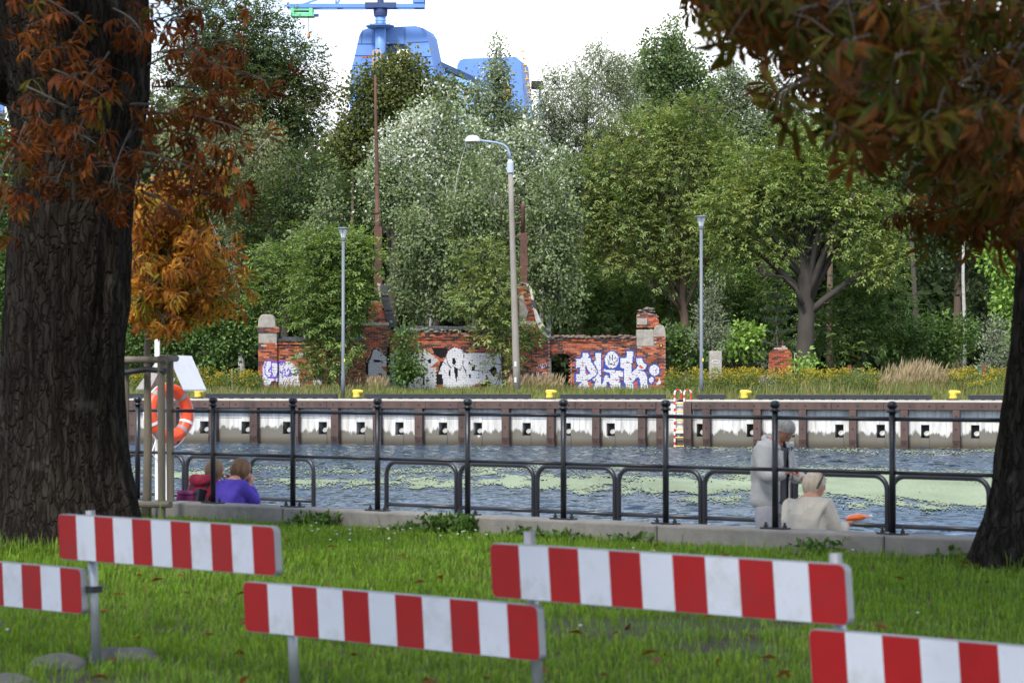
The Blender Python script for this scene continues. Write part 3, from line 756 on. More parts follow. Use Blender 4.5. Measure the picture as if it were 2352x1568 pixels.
for k in range(7):
    x = 720 + k * 66; cline(G([(x, 1000), (x + 30 - (k % 2) * 60, 1180)]), 1.3, (.3, .06, .05))
cpoly(G([(1530, 960), (1700, 950), (1760, 1010), (1700, 1180), (1560, 1120)]), WHT)
# small pale tag on the tower: three short lines of letters
T = conv(1100, 680, 3.92)
glyph = {'P': [[(0, 1), (0, 0), (.8, .1), (.7, .5), (0, .5)]], 'A': [[(0, 1), (.4, 0), (.8, 1)], [(.2, .6), (.6, .6)]], 'D': [[(0, 0), (0, 1), (.8, .6), (.5, 0), (0, 0)]], 'Z': [[(0, 0), (.8, 0), (0, 1), (.8, 1)]], 'M': [[(0, 1), (0, 0), (.4, .6), (.8, 0), (.8, 1)]], 'I': [[(.3, 0), (.3, 1)]], 'C': [[(.8, .1), (.1, .2), (.1, .9), (.8, .9)]], 'Y': [[(0, 0), (.4, .5), (.8, 0)], [(.4, .5), (.3, 1)]], 'U': [[(0, 0), (.1, .9), (.7, .9), (.8, 0)]], 'R': [[(0, 1), (0, 0), (.8, .1), (.7, .5), (0, .5), (.8, 1)]], 'W': [[(0, 0), (.2, 1), (.4, .4), (.6, 1), (.8, 0)]]}
for word, x0, y0 in (('PADZ', 952, 905), ('MICY', 948, 978), ('YURW', 950, 1040)):
    for i, ch in enumerate(word):
        for st in glyph[ch]: cline(T([(x0 + i * 26 + px * 24, y0 + py * 36) for px, py in st]), 1.4, (.58, .48, .64))
cline(T([(1025, 885), (1040, 892)]), 1.0, (.5, .5, .7))
# flaked paint: some spots fall back to bare brick
gy, gx = np.mgrid[0:CH * CS, 0:CW * CS]
fl = fbm(np.stack([gx.ravel() / 9.0, gy.ravel() / 6.0, gx.ravel() * 0], 1), 51, 3).reshape(gx.shape)
flR = np.where(gx / CS + CX0 > 1300, 0.725, 0.77)
pmask &= ~((fl > flR) & (paint.sum(2) > 1.0))

SPX = FPX / WALL_Y
def wx_px(X): return X * SPX + 1176
def wz_px(Z): return 872.0 - (Z - E) * SPX      # the wall stands square to the view, so this is close enough for paint
def px_X(x): return (x - 1176) / SPX
def px_Z(y): return E - (y - 872.0) / SPX
GROUND_Z = 0.93
wall = empty('ruined_brick_wall', (px_X(1060), WALL_Y, GROUND_Z), 'long ruined red brick wall with graffiti, two stumps of gate towers and an arched doorway', 'brick wall')
M_brick = colm('brick', 0.9, 0.2, 0.5, 60, 0.22)
M_mortar = pm('mortar', (0.40, 0.36, 0.32), 0.95, 0.3, 8, 0.4, 60, dark=(0.06, 0.05, 0.045), dark_amt=0.7, dscale=1.6)
M_oldconc = pm('old_render', (0.33, 0.305, 0.27), 0.95, 0.25, 5, 0.5, 30, dark=(0.14, 0.125, 0.11), dark_amt=0.6, dscale=2.0)
M_slate = pm('slate', (0.028, 0.029, 0.034), 0.55, 0.3, 5, 0.2, 20, dark=(0.09, 0.09, 0.09), dark_amt=0.4, dscale=3)
CRS, BL, BHt, JT = 0.077, 0.252, 0.063, 0.014
# sections: polygon outline in view pixels, front offset (m towards the viewer), thickness
SECT = [
    ('pillar', [(594, 915), (594, 789), (637, 789), (637, 915)], 0.16, 0.62),
    ('wall', [(637, 915), (637, 784), (833, 782), (833, 915)], 0.0, 0.40),
    ('tower', [(832, 915), (832, 748), (893, 748), (893, 915)], 0.22, 0.75),
    ('tower', [(846, 747), (846, 694), (856, 690), (872, 692), (884, 715), (890, 747)], 0.12, 0.55),
    ('wall', [(893, 915), (893, 764), (1190, 766), (1190, 915)], 0.0, 0.40),
    ('tower', [(1190, 915), (1190, 747), (1240, 747), (1246, 762), (1262, 775), (1262, 915)], 0.20, 0.75),
    ('tower', [(1190, 746), (1190, 656), (1214, 652), (1219, 676), (1225, 700), (1233, 722), (1240, 746)], 0.12, 0.55),
    ('wall', [(1262, 915), (1262, 776), (1300, 774), (1352, 777), (1400, 773), (1463, 772), (1463, 915)], 0.0, 0.40),
    ('pillar', [(1463, 915), (1463, 795), (1501, 795), (1501, 768), (1528, 768), (1528, 915)], 0.16, 0.62),
    ('pillar', [(1463, 752), (1463, 724), (1472, 716), (1480, 718), (1508, 722), (1513, 752)], 0.12, 0.5),
    ('pillar', [(592, 763), (592, 751), (641, 751), (641, 763)], 0.20, 0.7),
]
def in_poly(pl, x, y):
    r = False
    for i in range(len(pl)):
        (ax, ay), (bx, by) = pl[i], pl[(i + 1) % len(pl)]
        if (ay > y) != (by > y) and x < (bx - ax) * (y - ay) / (by - ay) + ax: r = not r
    return r
def gate_open(x, y):
    """the arched doorway"""
    return 1266 < x < 1311 and y > 820 - 10 * math.sqrt(max(0, 1 - ((x - 1288.5) / 22.5) ** 2))
brick_cols = [(.38, .095, .045), (.34, .085, .045), (.29, .080, .046), (.42, .125, .060), (.20, .062, .042), (.095, .046, .042), (.052, .040, .040), (.37, .15, .085)]
def brick_col(x, y, r):
    dk = fbm(np.array([[x / 26.0, y / 18.0, 0.0]]), 61, 3)[0]
    u = r.random()
    k = r.choice([0, 1, 2, 3, 7]) if u > 0.32 else (r.choice([4, 5]) if u > 0.09 else 6)
    if dk > 0.60: k = r.choice([4, 5, 6, 2])
    c = np.array(brick_cols[k]) * r.uniform(0.95, 1.4)
    return c
def cell_col(x, y, base, r):
    ix, iy = int((x - CX0) * CS), int((y - CY0) * CS)
    if 0 <= ix < CW * CS and 0 <= iy < CH * CS and pmask[iy, ix]:
        return np.array(paint[iy, ix]) * r.uniform(0.93, 1.05)
    return base * r.uniform(0.86, 1.1)
def add_brick(mb, x0, x1, z0, z1, yf, depth, base, r, nx=6, nz=2):
    """one brick: a front of small facets so that paint can cross it, and four sides"""
    xs = np.linspace(x0, x1, nx + 1); zs = np.linspace(z0, z1, nz + 1)
    b = len(mb.v)
    for z in zs:
        for x in xs: mb.v.append((x, yf, z))
    for j in range(nz):
        for i in range(nx):
            a = b + j * (nx + 1) + i
            mb.f.append((a, a + 1, a + nx + 2, a + nx + 1)); mb.c.append(tuple(cell_col(wx_px((xs[i] + xs[i + 1]) / 2), wz_px((zs[j] + zs[j + 1]) / 2), base, r)))
    q = len(mb.v); yb = yf + depth
    mb.v += [(x0, yf, z0), (x1, yf, z0), (x1, yf, z1), (x0, yf, z1), (x0, yb, z0), (x1, yb, z0), (x1, yb, z1), (x0, yb, z1)]
    for f in ((0, 4, 5, 1), (1, 5, 6, 2), (2, 6, 7, 3), (3, 7, 4, 0)): mb.f.append(tuple(q + k for k in f)); mb.c.append(tuple(base))
def build_wall():
    r = random.Random(11)
    mass = MB(); singles = []
    mortar = MB()
    for si, (nm, pl, off, th) in enumerate(SECT):
        xs = [p[0] for p in pl]; ys = [p[1] for p in pl]
        x0, x1, y0, y1 = min(xs), max(xs), min(ys), max(ys)
        X0, X1 = px_X(x0), px_X(x1); Z = px_Z(y1); row = 0
        yf = WALL_Y - off
        while Z < px_Z(y0) - 0.03:
            Zt = Z + BHt
            yc = wz_px((Z + Zt) / 2)
            X = X0 - (0.5 * BL if row % 2 else 0.0)
            while X < X1:
                xa, xb = max(X, X0), min(X + BL - JT, X1)
                X += BL
                if xb - xa < 0.05: continue
                xm = wx_px((xa + xb) / 2)
                if not in_poly(pl, xm, yc): continue
                if gate_open(xm, yc) or (nm != 'pillar' and gate_open(wx_px(xb) - .5, yc)): continue
                # broken tops: bricks missing at the ragged edge
                if not in_poly(pl, xm, yc - 4.5) and r.random() < 0.3 and nm != 'x': continue
                jut = r.uniform(-0.006, 0.008)
                course = (yc - y0)
                proud = 0.0
                if nm == 'wall' and 6 < course < 10.5: proud = 0.06       # string course
                if nm == 'wall' and 12 < course < 15.5: proud = 0.03
                base = brick_col(xm, yc, r)
                if nm == 'wall' and 8 < course < 13 and r.random() < .6: base = np.array((.06, .045, .04))
                if nm == 'wall' and x0 > 1200 and course < 9 and r.random() < .5: base = np.array((.2, .15, .12)) * r.uniform(.7, 1.2)
                if 832 < xm < 836 or 600 < yc < 690 and r.random() < .3: base = base * 0.6
                # vertical panel joints of the middle length
                if nm == 'wall' and course > 17 and (abs(((xm - 900) % 28) - 14) > 12.6) and r.random() < .5: base = base * .35
                args = (xa, xb, Z + r.uniform(-.002, .002), Zt, yf - proud - jut, 0.11 + proud, base)
                single = (x0 >= 1190 and nm == 'tower') or (x0 > 1400 and nm == 'pillar' and yc < 860)
                if single and len(singles) < 296: singles.append(args)
                else: add_brick(mass, *args, r)
            Z += CRS; row += 1
        # mortar body set back behind the brick faces
        q = [(px_X(x), yf + 0.02, px_Z(y)) for x, y in pl]
        if nm == 'wall' and x0 > 1200:
            arch = [(1311, 915), (1311, 820)] + [(1288.5 + 22.5 * math.cos(PI * t / 10), 820 - 10 * math.sin(PI * t / 10)) for t in range(1, 10)] + [(1266, 820), (1266, 915)]
            pl2 = [(1262, 915), (1262, 776), (1300, 774), (1352, 777), (1400, 773), (1463, 772), (1463, 915)] + arch
            q = [(px_X(x), yf + 0.02, px_Z(y)) for x, y in pl2]
        mortar.prism(q, (0, th - 0.04, 0))
    # mortar takes the paint too, as a thin skin in the painted areas
    skin = MB()
    for si, (nm, pl, off, th) in enumerate(SECT):
        xs = [p[0] for p in pl]; ys = [p[1] for p in pl]
        for y in np.arange(max(min(ys), 780), 914, 1.4):
            for x in np.arange(min(xs), max(xs), 2.2):
                ix, iy = int((x + 1.1 - CX0) * CS), int((y + .7 - CY0) * CS)
                if 0 <= ix < CW * CS and 0 <= iy < CH * CS and pmask[iy, ix] and in_poly(pl, x + 1.1, y + .7) and not gate_open(x + 1.1, y):
                    c = np.array(paint[iy, ix]) * 0.62; yf = WALL_Y - off + 0.012
                    skin.cur = tuple(c); a, b, d, e = px_X(x), px_X(x + 2.2), px_Z(y), px_Z(y + 1.4)
                    skin.add([(a, yf, e), (b, yf, e), (b, yf, d), (a, yf, d)], [(0, 1, 2, 3)])
    mortar.build('mortar_core', M_mortar, wall)
    skin.build('painted_joints', M_brick, wall)
    o = mass.build('brick_courses', M_brick, wall, kind='stuff')
    for a in singles:
        m = MB(); add_brick(m, *a, r); m.build('brick', M_brick, wall)
    # arch of the doorway: bricks on edge
    for k in range(17):
        t = PI * (k + .5) / 17; c = Vector((px_X(1288.5 + 25.3 * math.cos(t)), WALL_Y - 0.03, px_Z(820 - 12.6 * math.sin(t))))
        nx_, nz_ = math.cos(t) * 22.5, math.sin(t) * 13
        R_ = Matrix.Rotation(-math.atan2(nx_, nz_), 3, 'Y').to_3x3()
        m = MB(); m.cur = tuple(np.array(brick_cols[5 if k % 3 else 4]) * r.uniform(.8, 1.3)); m.box(c, (0.072, 0.14, 0.17), Matrix.Rotation(math.atan2(nx_, nz_), 3, 'Y')); m.build('arch_brick', M_brick, wall)
build_wall()
def wbox(name, x0, x1, y0, y1, off, th, mat, bevel=0.015, jit=0):
    m = MB(); m.box(((px_X(x0) + px_X(x1)) / 2, WALL_Y - off + th / 2, (px_Z(y0) + px_Z(y1)) / 2), (px_X(x1) - px_X(x0), th, px_Z(y0) - px_Z(y1)))
    return m.build(name, mat, wall, bevel=bevel)
# left pillar: rendered block, brick collar, rounded cap
wbox('render_block', 594.5, 636.5, 763, 789, 0.155, 0.6, M_oldconc)
def round_cap(name, x0, x1, y0, y1, off, th, mat, top=0.5):
    m = MB(); prof = []
    n = 16; cx = (x0 + x1) / 2; hw = (x1 - x0) / 2
    pts = [(x0, y1)] + [(cx - hw * (0.97 - 0.55 * (t / n) ** 2.2) if t < n else cx - hw * top, y1 + (y0 - y1) * (1 - (1 - t / n) ** 1.6)) for t in range(1, n)]
    pts = pts + [(cx - hw * .22, y0)] + [(cx + hw * .22, y0)] + [(2 * cx - x, y) for x, y in reversed(pts)]
    q = [Vector((px_X(x), WALL_Y - off, px_Z(y))) for x, y in pts]
    m.prism(q, (0, th, 0)); return m.build(name, mat, wall, bevel=0.03)
round_cap('pillar_cap', 592.5, 634, 722, 751, 0.15, 0.6, M_oldconc)
wbox('render_patch', 678, 697, 882 / 1.0884 + 0.0, 822, 0.012, 0.1, M_oldconc)
# coping of the left length: tilted slates on a mortar bed
def coping(x0, x1, y_front, y_back, off, mat, step, missing=0.0, name='coping_tile', seed=1):
    r = random.Random(seed); x = x0
    while x < x1 - 2:
        w = step * r.uniform(.9, 1.1)
        if r.random() > missing:
            m = MB(); a, b = px_X(x + .4), px_X(min(x + w, x1) - .3)
            zf, zb = px_Z(y_front + r.uniform(-1, 1)), px_Z(y_back + r.uniform(-.8, .8))
            t = 0.02
            P = [(a, WALL_Y - off, zf), (b, WALL_Y - off, zf), (b, WALL_Y + .2, zb), (a, WALL_Y + .2, zb)]
            m.add([Vector(p) for p in P] + [Vector(p) + Vector((0, 0, t + .015)) for p in P], [(3, 2, 1, 0), (4, 5, 6, 7), (0, 1, 5, 4), (1, 2, 6, 5), (2, 3, 7, 6), (3, 0, 4, 7)])
            m.build(name, mat, wall)
        x += w
coping(640, 831, 784, 775, 0.10, M_slate, 13, 0.05, seed=2)
coping(896, 1188, 757, 750, 0.02, M_slate, 11, 0.12, seed=3)
# rubble bed below the middle coping
def rubble(x0, x1, y0, y1, off, n, seed, mat, name='rubble_stone', lo=.05, hi=.15):
    r = random.Random(seed)
    for k in range(n):
        x, y = r.uniform(x0, x1), r.uniform(y0, y1); s = r.uniform(lo, hi)
        bm = bmesh.new(); bmesh.ops.create_icosphere(bm, subdivisions=1, radius=s)
        c = Vector((px_X(x), WALL_Y - off + r.uniform(0, .1), px_Z(y)))
        m = MB(); m.add([Vector((v.co.x * r.uniform(.8, 1.7), v.co.y * r.uniform(.8, 1.2), v.co.z * r.uniform(.35, .65))) + c for v in bm.verts], [tuple(v.index for v in f.verts) for f in bm.faces]); bm.free()
        m.build(name, mat, wall)
M_rub = pm('rubble', (0.17, 0.145, 0.125), 0.95, 0.4, 6, 0.5, 20, dark=(.06, .05, .045), dark_amt=.6, dscale=3)
rubble(897, 1186, 757, 764, 0.05, 90, 4, M_rub); rubble(1264, 1462, 771, 777, 0.03, 80, 5, pm('rubble_brown', (.15, .10, .08), .95, .4, 6, .5, 20, dark=(.2, .18, .15), dark_amt=.6, dscale=2)); rubble(1190, 1216, 650, 660, .1, 10, 6, M_rub); rubble(1226, 1262, 742, 772, .18, 0, 8, M_rub); rubble(1470, 1506, 708, 722, .1, 14, 9, M_rub)
# towers: render ledges, plaster scars, slates on the sloping shoulder
wbox('ledge', 831, 894, 741, 748, 0.26, 0.8, M_oldconc); wbox('ledge', 1189, 1232, 738, 747, 0.24, 0.8, M_oldconc)
def wpoly(name, pts, off, th, mat): m = MB(); m.prism([Vector((px_X(x), WALL_Y - off, px_Z(y))) for x, y in pts], (0, th, 0)); return m.build(name, mat, wall)
wpoly('plaster_scar', [(1193, 680), (1202, 676), (1206, 700), (1213, 716), (1208, 735), (1193, 737)], 0.15, 0.05, M_oldconc)
wpoly('plaster_scar', [(1214, 655), (1221, 660), (1226, 690), (1221, 688)], 0.17, 0.06, pm('pale_plaster', (.5, .46, .42), .95, .25, 6))
wpoly('plaster_scar', [(1224, 706), (1232, 712), (1243, 738), (1250, 748), (1262, 768), (1262, 777), (1246, 768), (1236, 750), (1230, 735)], 0.26, 0.5, _M['pale_plaster'])
def slate_run(path, w, off, seed):
    r = random.Random(seed)
    for i, ((ax, ay), (bx, by)) in enumerate(zip(path[:-1], path[1:])):
        n = max(1, int(math.hypot(bx - ax, by - ay) / 10))
        for k in range(n):
            if r.random() < .1: continue
            x, y = ax + (bx - ax) * k / n, ay + (by - ay) * k / n; x2, y2 = ax + (bx - ax) * (k + 1.15) / n, ay + (by - ay) * (k + 1.15) / n
            for j in range(2):
                o_ = j * w * .5; m = MB(); yy = WALL_Y - off - .02 * (k % 2) - .015 * j
                m.prism([Vector((px_X(x + o_), yy, px_Z(y))), Vector((px_X(x2 + o_), yy - .03, px_Z(y2))), Vector((px_X(x2 + o_ + w * .48), yy - .03, px_Z(y2 - 1.5))), Vector((px_X(x + o_ + w * .48), yy, px_Z(y - 1.5)))], (0, .05, 0)); m.build('slate', M_slate, wall)
slate_run([(873, 655), (876, 690), (886, 722), (893, 750)], 17, 0.2, 1)
wpoly('shoulder', [(866, 650), (874, 652), (884, 690), (908, 752), (892, 752), (874, 700)], 0.1, 0.45, M_mortar)
slate_run([(1221, 690), (1224, 708)], 8, 0.2, 2); slate_run([(1246, 752), (1256, 766)], 10, .3, 3)
# right pillar: render blocks
wbox('render_block', 1462, 1501, 757, 795, 0.17, 0.6, M_oldconc); wbox('render_block', 1463, 1486, 731, 746, 0.14, 0.2, M_oldconc)
round_cap('broken_cap', 1500, 1529, 747, 769, 0.15, 0.55, M_oldconc)
M_plate = pm('meter_plate', (.02, .02, .02), .5); wbox('meter_plate', 1514, 1522, 790, 797, 0.18, .02, M_plate, 0); wbox('yellow_tag', 1516.5, 1519.5, 792, 795, 0.19, .02, pm('tag_yellow', (.7, .6, .02), .5), 0)
# ================================================================= things on the far bank
M_lampgrey = pm('lamp_grey', (0.13, 0.15, 0.18), 0.45, 0.1, 4, metal=0.0)
M_glass = pm('frosted_glass', (0.70, 0.72, 0.72), 0.25, 0.05)
def park_lamp(x, ybase, ytop, Y, label):
    s = Y / FPX; b = at(x, ybase, Y); b.z = min(b.z, 0.9); h = Z_at(ytop, Y) - b.z
    root = empty('park_lamp', b, label, 'lamp post', 'slim park lamps on the far bank')
    mb = MB(); mb.tube([b, b + Vector((0, 0, 0.9)), b + Vector((0, 0, 0.95)), b + Vector((0, 0, h - .45))], [.085, .085, .07, .062], 12); mb.build('pole', M_lampgrey, root, smooth=True)
    mb = MB(); mb.tube([b + Vector((0, 0, h - .5)), b + Vector((0, 0, h - .42))], .085, 12); mb.build('collar', M_lampgrey, root)
    mb = MB(); mb.lathe([(.075, h - .42), (.09, h - .38), (.17, h - .05), (.17, h - .03)], b, 16); mb.build('lantern', M_glass, root, smooth=True)
    for k in range(3):
        a = 2 * PI * k / 3 + .4; mb = MB(); mb.tube([b + Vector((.08 * math.cos(a), .08 * math.sin(a), h - .42)), b + Vector((.19 * math.cos(a), .19 * math.sin(a), h - .02))], .009, 5); mb.build('strut', M_lampgrey, root)
    mb = MB(); mb.lathe([(.28, h - .035), (.29, h - .02), (.24, h + .01), (.06, h + .035)], b, 20); mb.build('disc_cap', M_lampgrey, root, smooth=True)
    mb = MB(); mb.box(b + Vector((0.06, -.05, 1.55)), (.05, .03, .12)); mb.build('number_tag', pm('tag_yellow2', (.75, .6, .05), .5), root)
park_lamp(788, 905, 524, 99.0, 'slim grey park lamp in front of the bushy ash covering the wall')
park_lamp(1611, 908, 497, 96.5, 'slim grey park lamp right of the brick wall, near the ladder')
# --- leaning concrete street lamp
M_concpole = pm('pole_concrete', (0.26, 0.235, 0.205), 0.9, 0.2, 6, 0.4, 40, stretch=(1, 1, .3), dark=(.17, .16, .14), dark_amt=.5, dscale=2)
M_pale = pm('pale_blue_paint', (0.42, 0.48, 0.58), 0.5, 0.1, 6)
YL = 104.0
b0, b1 = at(1188, 900, YL), at(1172.5, 396, YL); b0.z = .9
cl = empty('street_lamp', b0, 'tall leaning concrete street lamp with a curved arm and white head', 'street lamp')
mb = MB(); mb.tube([b0 + (b1 - b0) * t for t in np.linspace(0, 1, 8)], list(np.linspace(.165, .105, 8)), 10); mb.build('concrete_pole', M_concpole, cl, smooth=True)
mb = MB(); mb.tube([at(1172.6, 397, YL), at(1172, 374, YL), at(1171.5, 366, YL)], [.15, .14, .06], 12); mb.build('collar', M_pale, cl)
mb = MB(); mb.tube([at(1171.5, 368, YL), at(1170, 352, YL), at(1165, 340, YL), at(1157, 333, YL), at(1140, 328, YL), at(1096, 322, YL)], [.065, .06, .055, .05, .05, .05], 10); mb.build('curved_arm', pm('arm_paint', (.25, .33, .45), .5, .1), cl, smooth=True)
hd = MB(); hc = at(1086, 325, YL)
hd.lathe([(.33, -.03), (.34, .0), (.31, .12), (.22, .22), (.1, .26), (.02, .27)], hc, 20); o = hd.build('lamp_head', pm('lamp_white', (.72, .71, .70), .45, .06), cl, smooth=True)
hd = MB(); hd.lathe([(.30, -.06), (.30, -.03)], hc, 20); hd.build('lamp_glass', pm('lamp_dark_glass', (.12, .12, .12), .2), cl)
for y, c_ in ((776, (.6, .6, .6)), (812, (.55, .56, .6))):
    p = at(1186, y + 60, YL); mb = MB(); mb.box(p + Vector((-.04, -.17, 0)), (.09, .012, .22)); mb.build('paper_notice', pm('notice', (.62, .63, .66), .7, .08), cl)
# --- rusty flag mast on the left tower
M_rust = pm('rusty_iron', (0.10, 0.042, 0.030), 0.8, 0.4, 5, 0.3, 40, dark=(.05, .028, .024), dark_amt=.7, dscale=3)
YM = WALL_Y + .15
mast = empty('rusty_mast', Vector((px_X(868), YM, px_Z(700))), 'very tall thin rusty iron mast rising from the left tower stump', 'mast')
def wp(x, y, Y=YM): return Vector((px_X(x), Y, px_Z(y)))
mb = MB(); mb.box((wp(868, 600) + wp(868, 700)) / 2 + Vector((0, 0, 1.05)), (.36, .3, px_Z(548) - px_Z(700))); 
mb.build('box_post', M_rust, mast, bevel=.01)
mb = MB(); mb.tube([wp(867, 548), wp(866.5, 490), wp(866, 489), wp(865, 380), wp(862, 260), wp(861, 170)], [.14, .13, .1, .09, .07, .05], 10); mb.build('pipe', M_rust, mast, smooth=True)
for y, r in ((488, .17), (422, .12), (318, .1)):
    mb = MB(); mb.tube([wp(866 - (488 - y) * .012, y + 1.5), wp(866 - (488 - y) * .012, y - 1.5)], r, 10); mb.build('ring', M_rust, mast)
# --- stump mast with insulator brackets on the right tower
m2 = empty('rusty_mast', wp(1203, 656), 'short rusty iron mast with side brackets on the right tower stump', 'mast')
mb = MB(); mb.box((wp(1203, 535) + wp(1203, 655)) / 2, (.33, .28, px_Z(535) - px_Z(655))); mb.build('box_post', M_rust, m2, bevel=.01)
mb = MB(); mb.tube([wp(1201, 536), wp(1201, 476), wp(1201, 472), wp(1201, 467)], [.1, .09, .11, .05], 10); mb.build('pipe', M_rust, m2, smooth=True)
for y, L_ in ((462, 18), (484, 18), (512, 26), (541, 22)):
    mb = MB(); mb.tube([wp(1201, y if y > 470 else 473), wp(1201 - L_, y)], .03, 6); mb.build('bracket', M_rust, m2)
for y in (462, 484):
    mb = MB(); mb.lathe([(.05, 0), (.06, .06), (.03, .12), (.05, .16)], wp(1188, y), 8); mb.build('insulator', M_dark, m2)
# --- concrete post with painted leaf, brick stub, scrawled slab, fence bits
Yp = 103.0
b = at(1643, 880, Yp); b.z = .9
cp = empty('concrete_post', b, 'square concrete post with a painted green leaf beside the right park lamp', 'post')
hh = Z_at(806, Yp) - .9
mb = MB(); mb.box(b + Vector((0, 0, hh / 2)), (.52, .5, hh)); mb.build('shaft', M_oldconc, cp, bevel=.03)
mb = MB(); q = b + Vector((0, -.256, 0)); zc = Z_at(846, Yp)
mb2 = MB()
for k in range(7):
    a = PI * (k + .5) / 7; L_ = .17 if k in (2, 3, 4) else .14; c = Vector((q.x, q.y, zc - .1)); d = Vector((math.cos(a), 0, math.sin(a))); s = Vector((-d.z, 0, d.x))
    mb2.add([c, c + d * L_ * .55 + s * .03, c + d * L_ * 1.25, c + d * L_ * .55 - s * .03], [(0, 1, 2, 3)])
mb2.build('painted_leaf', pm('leaf_paint', (.10, .22, .10), .8), cp)
mb = MB(); pts = [Vector((q.x + .17 * math.cos(t), q.y - .002, zc + .27 + .07 * math.sin(t))) for t in np.linspace(0, 6.1, 14)]
mb.tube(pts, .012, 4); mb.build('painted_loop', pm('white_scrawl', (.6, .6, .62), .8), cp)
# brick stub
Ys = 105.0
stub = empty('brick_pillar_stub', at(1793, 872, Ys), 'broken red brick pillar stub in front of the big tree trunk', 'brick pillar')
r_ = random.Random(5)
zb = .9; row = 0; hwx = (1820 - 1766) / 2 * Ys / FPX; cxs = X_at(1793, Ys)
mb = MB(); mb.box((cxs, Ys + .25, zb + .72), (hwx * 2 - .06, .44, 1.5)); mb.build('mortar_core', M_mortar, stub)
while zb < Z_at(795, Ys):
    hw = hwx * (1 if zb < Z_at(812, Ys) else max(.15, (Z_at(788, Ys) - zb) / (Z_at(788, Ys) - Z_at(812, Ys))))
    x = -hw - (.12 if row % 2 else 0)
    while x < hw - .03:
        a, b_ = max(x, -hw), min(x + .241, hw)
        if b_ - a > .05:
            col = np.array(r_.choice(brick_cols[:5] + [brick_cols[5]])) * r_.uniform(.8, 1.15)
            if zb > Z_at(808, Ys) and r_.random() < .6: col = np.array((.42, .36, .32)) * r_.uniform(.8, 1.1)
            m = MB(); m.cur = tuple(col); m.box((cxs + (a + b_) / 2, Ys + r_.uniform(-.008, .008), zb + .033), (b_ - a, .11, .066)); m.build('brick', M_brick, stub)
        x += .252
    zb += .077; row += 1
mb = MB(); mb.tube([Vector((cxs + .1, Ys + .1, Z_at(800, Ys))), Vector((cxs + .1, Ys + .1, Z_at(782, Ys)))], .03, 6); mb.build('iron_stub', M_rust, stub)
mb = MB(); mb.tube([at(1825, 876, Ys - .3), at(1825, 812, Ys - .3)], .022, 6); mb.build('fence_post', pm('galvanised', (.42, .43, .44), .45, .1, metal=.5), label='thin galvanised fence post right of the brick pillar stub', cat='fence post', group='thin metal fence posts')
for x, y0, y1, lb in ((455, 885, 838, 'thin galvanised fence post just right of the white lifebuoy roof'), (533, 890, 846, 'thin galvanised fence post left of the wall, among goldenrod')):
    mb = MB(); p0_ = at(x, y0, 106); p0_.z = .9; mb.tube([p0_, at(x, y1, 106)], .022, 6); mb.build('fence_post', _M['galvanised'], label=lb, cat='fence post', group='thin metal fence posts')
# scrawled slab
Yd = 101.5
sl = empty('concrete_slab', at(1762, 898, Yd), 'dark half-round concrete slab with a white scrawl leaning below the brick stub', 'slab')
mb = MB(); poly = [(1730, 902), (1734, 885), (1744, 868), (1756, 860), (1772, 857), (1786, 860), (1792, 872), (1794, 902)]
mb.prism([at(x, y, Yd) for x, y in poly], (0, .22, 0)); mb.build('slab', pm('slab_grey', (.16, .155, .15), .9, .25, 5, .3), sl, bevel=.02)
for pl in ([(1752, 893), (1757, 878), (1764, 864), (1773, 860), (1776, 868), (1768, 880), (1762, 893)], [(1738, 880), (1746, 876), (1752, 882), (1744, 888), (1740, 896)], [(1764, 884), (1774, 886), (1776, 896)], [(1744, 898), (1754, 886), (1764, 898)]):
    mb = MB(); mb.tube([at(x, y, Yd) + Vector((0, -.004, 0)) for x, y in pl], .022, 4); mb.build('scrawl', _M['white_scrawl'], sl)
# rust-brown posts and green mesh gate leaves
M_rpost = pm('rust_post', (.16, .05, .028), .8, .25, 5)
M_ggate = pm('green_gate', (.05, .13, .10), .5, .15)
def gate_post(x, y0, y1, Y, lb):
    p = at(x, y0, Y); p.z = .9; mb = MB(); h = Z_at(y1, Y) - .9
    mb.box(p + Vector((0, 0, h / 2)), (.16, .16, h)); mb.build('gate_post', M_rpost, label=lb, cat='post', group='rust brown gate posts')
gate_post(1951, 885, 838, 104, 'rust brown square post left of the tan reed grass')
gate_post(2259, 892, 838, 101, 'rust brown square post by the right trunk')
def gate_leaf(x0, x1, y0, y1, y2, Y, lb):
    root = empty('mesh_gate', at(x0, y1, Y), lb, 'gate', 'mesh gate leaves')
    P = [at(x0, y0, Y), at(x1, y2, Y - .4)]; B_ = [at(x0, y1, Y), at(x1, y1, Y - .4)]
    for q in B_: q.z = .95
    mb = MB(); mb.tube([B_[0], P[0], P[1], B_[1], B_[0]], .025, 6); mb.build('frame', M_ggate, root)
    n = 9
    for i in range(1, n):
        t = i / n
        mb = MB(); mb.tube([B_[0].lerp(B_[1], t), P[0].lerp(P[1], t)], .008, 4, False); mb.build('wire', M_ggate, root)
        mb = MB(); mb.tube([B_[0].lerp(P[0], t), B_[1].lerp(P[1], t)], .008, 4, False); mb.build('wire', M_ggate, root)
gate_leaf(1957, 1980, 844, 890, 850, 104, 'small green mesh gate leaf beside the left rust post')
gate_leaf(2246, 2254, 841, 890, 841, 101, 'narrow green mesh gate leaf beside the right rust post')

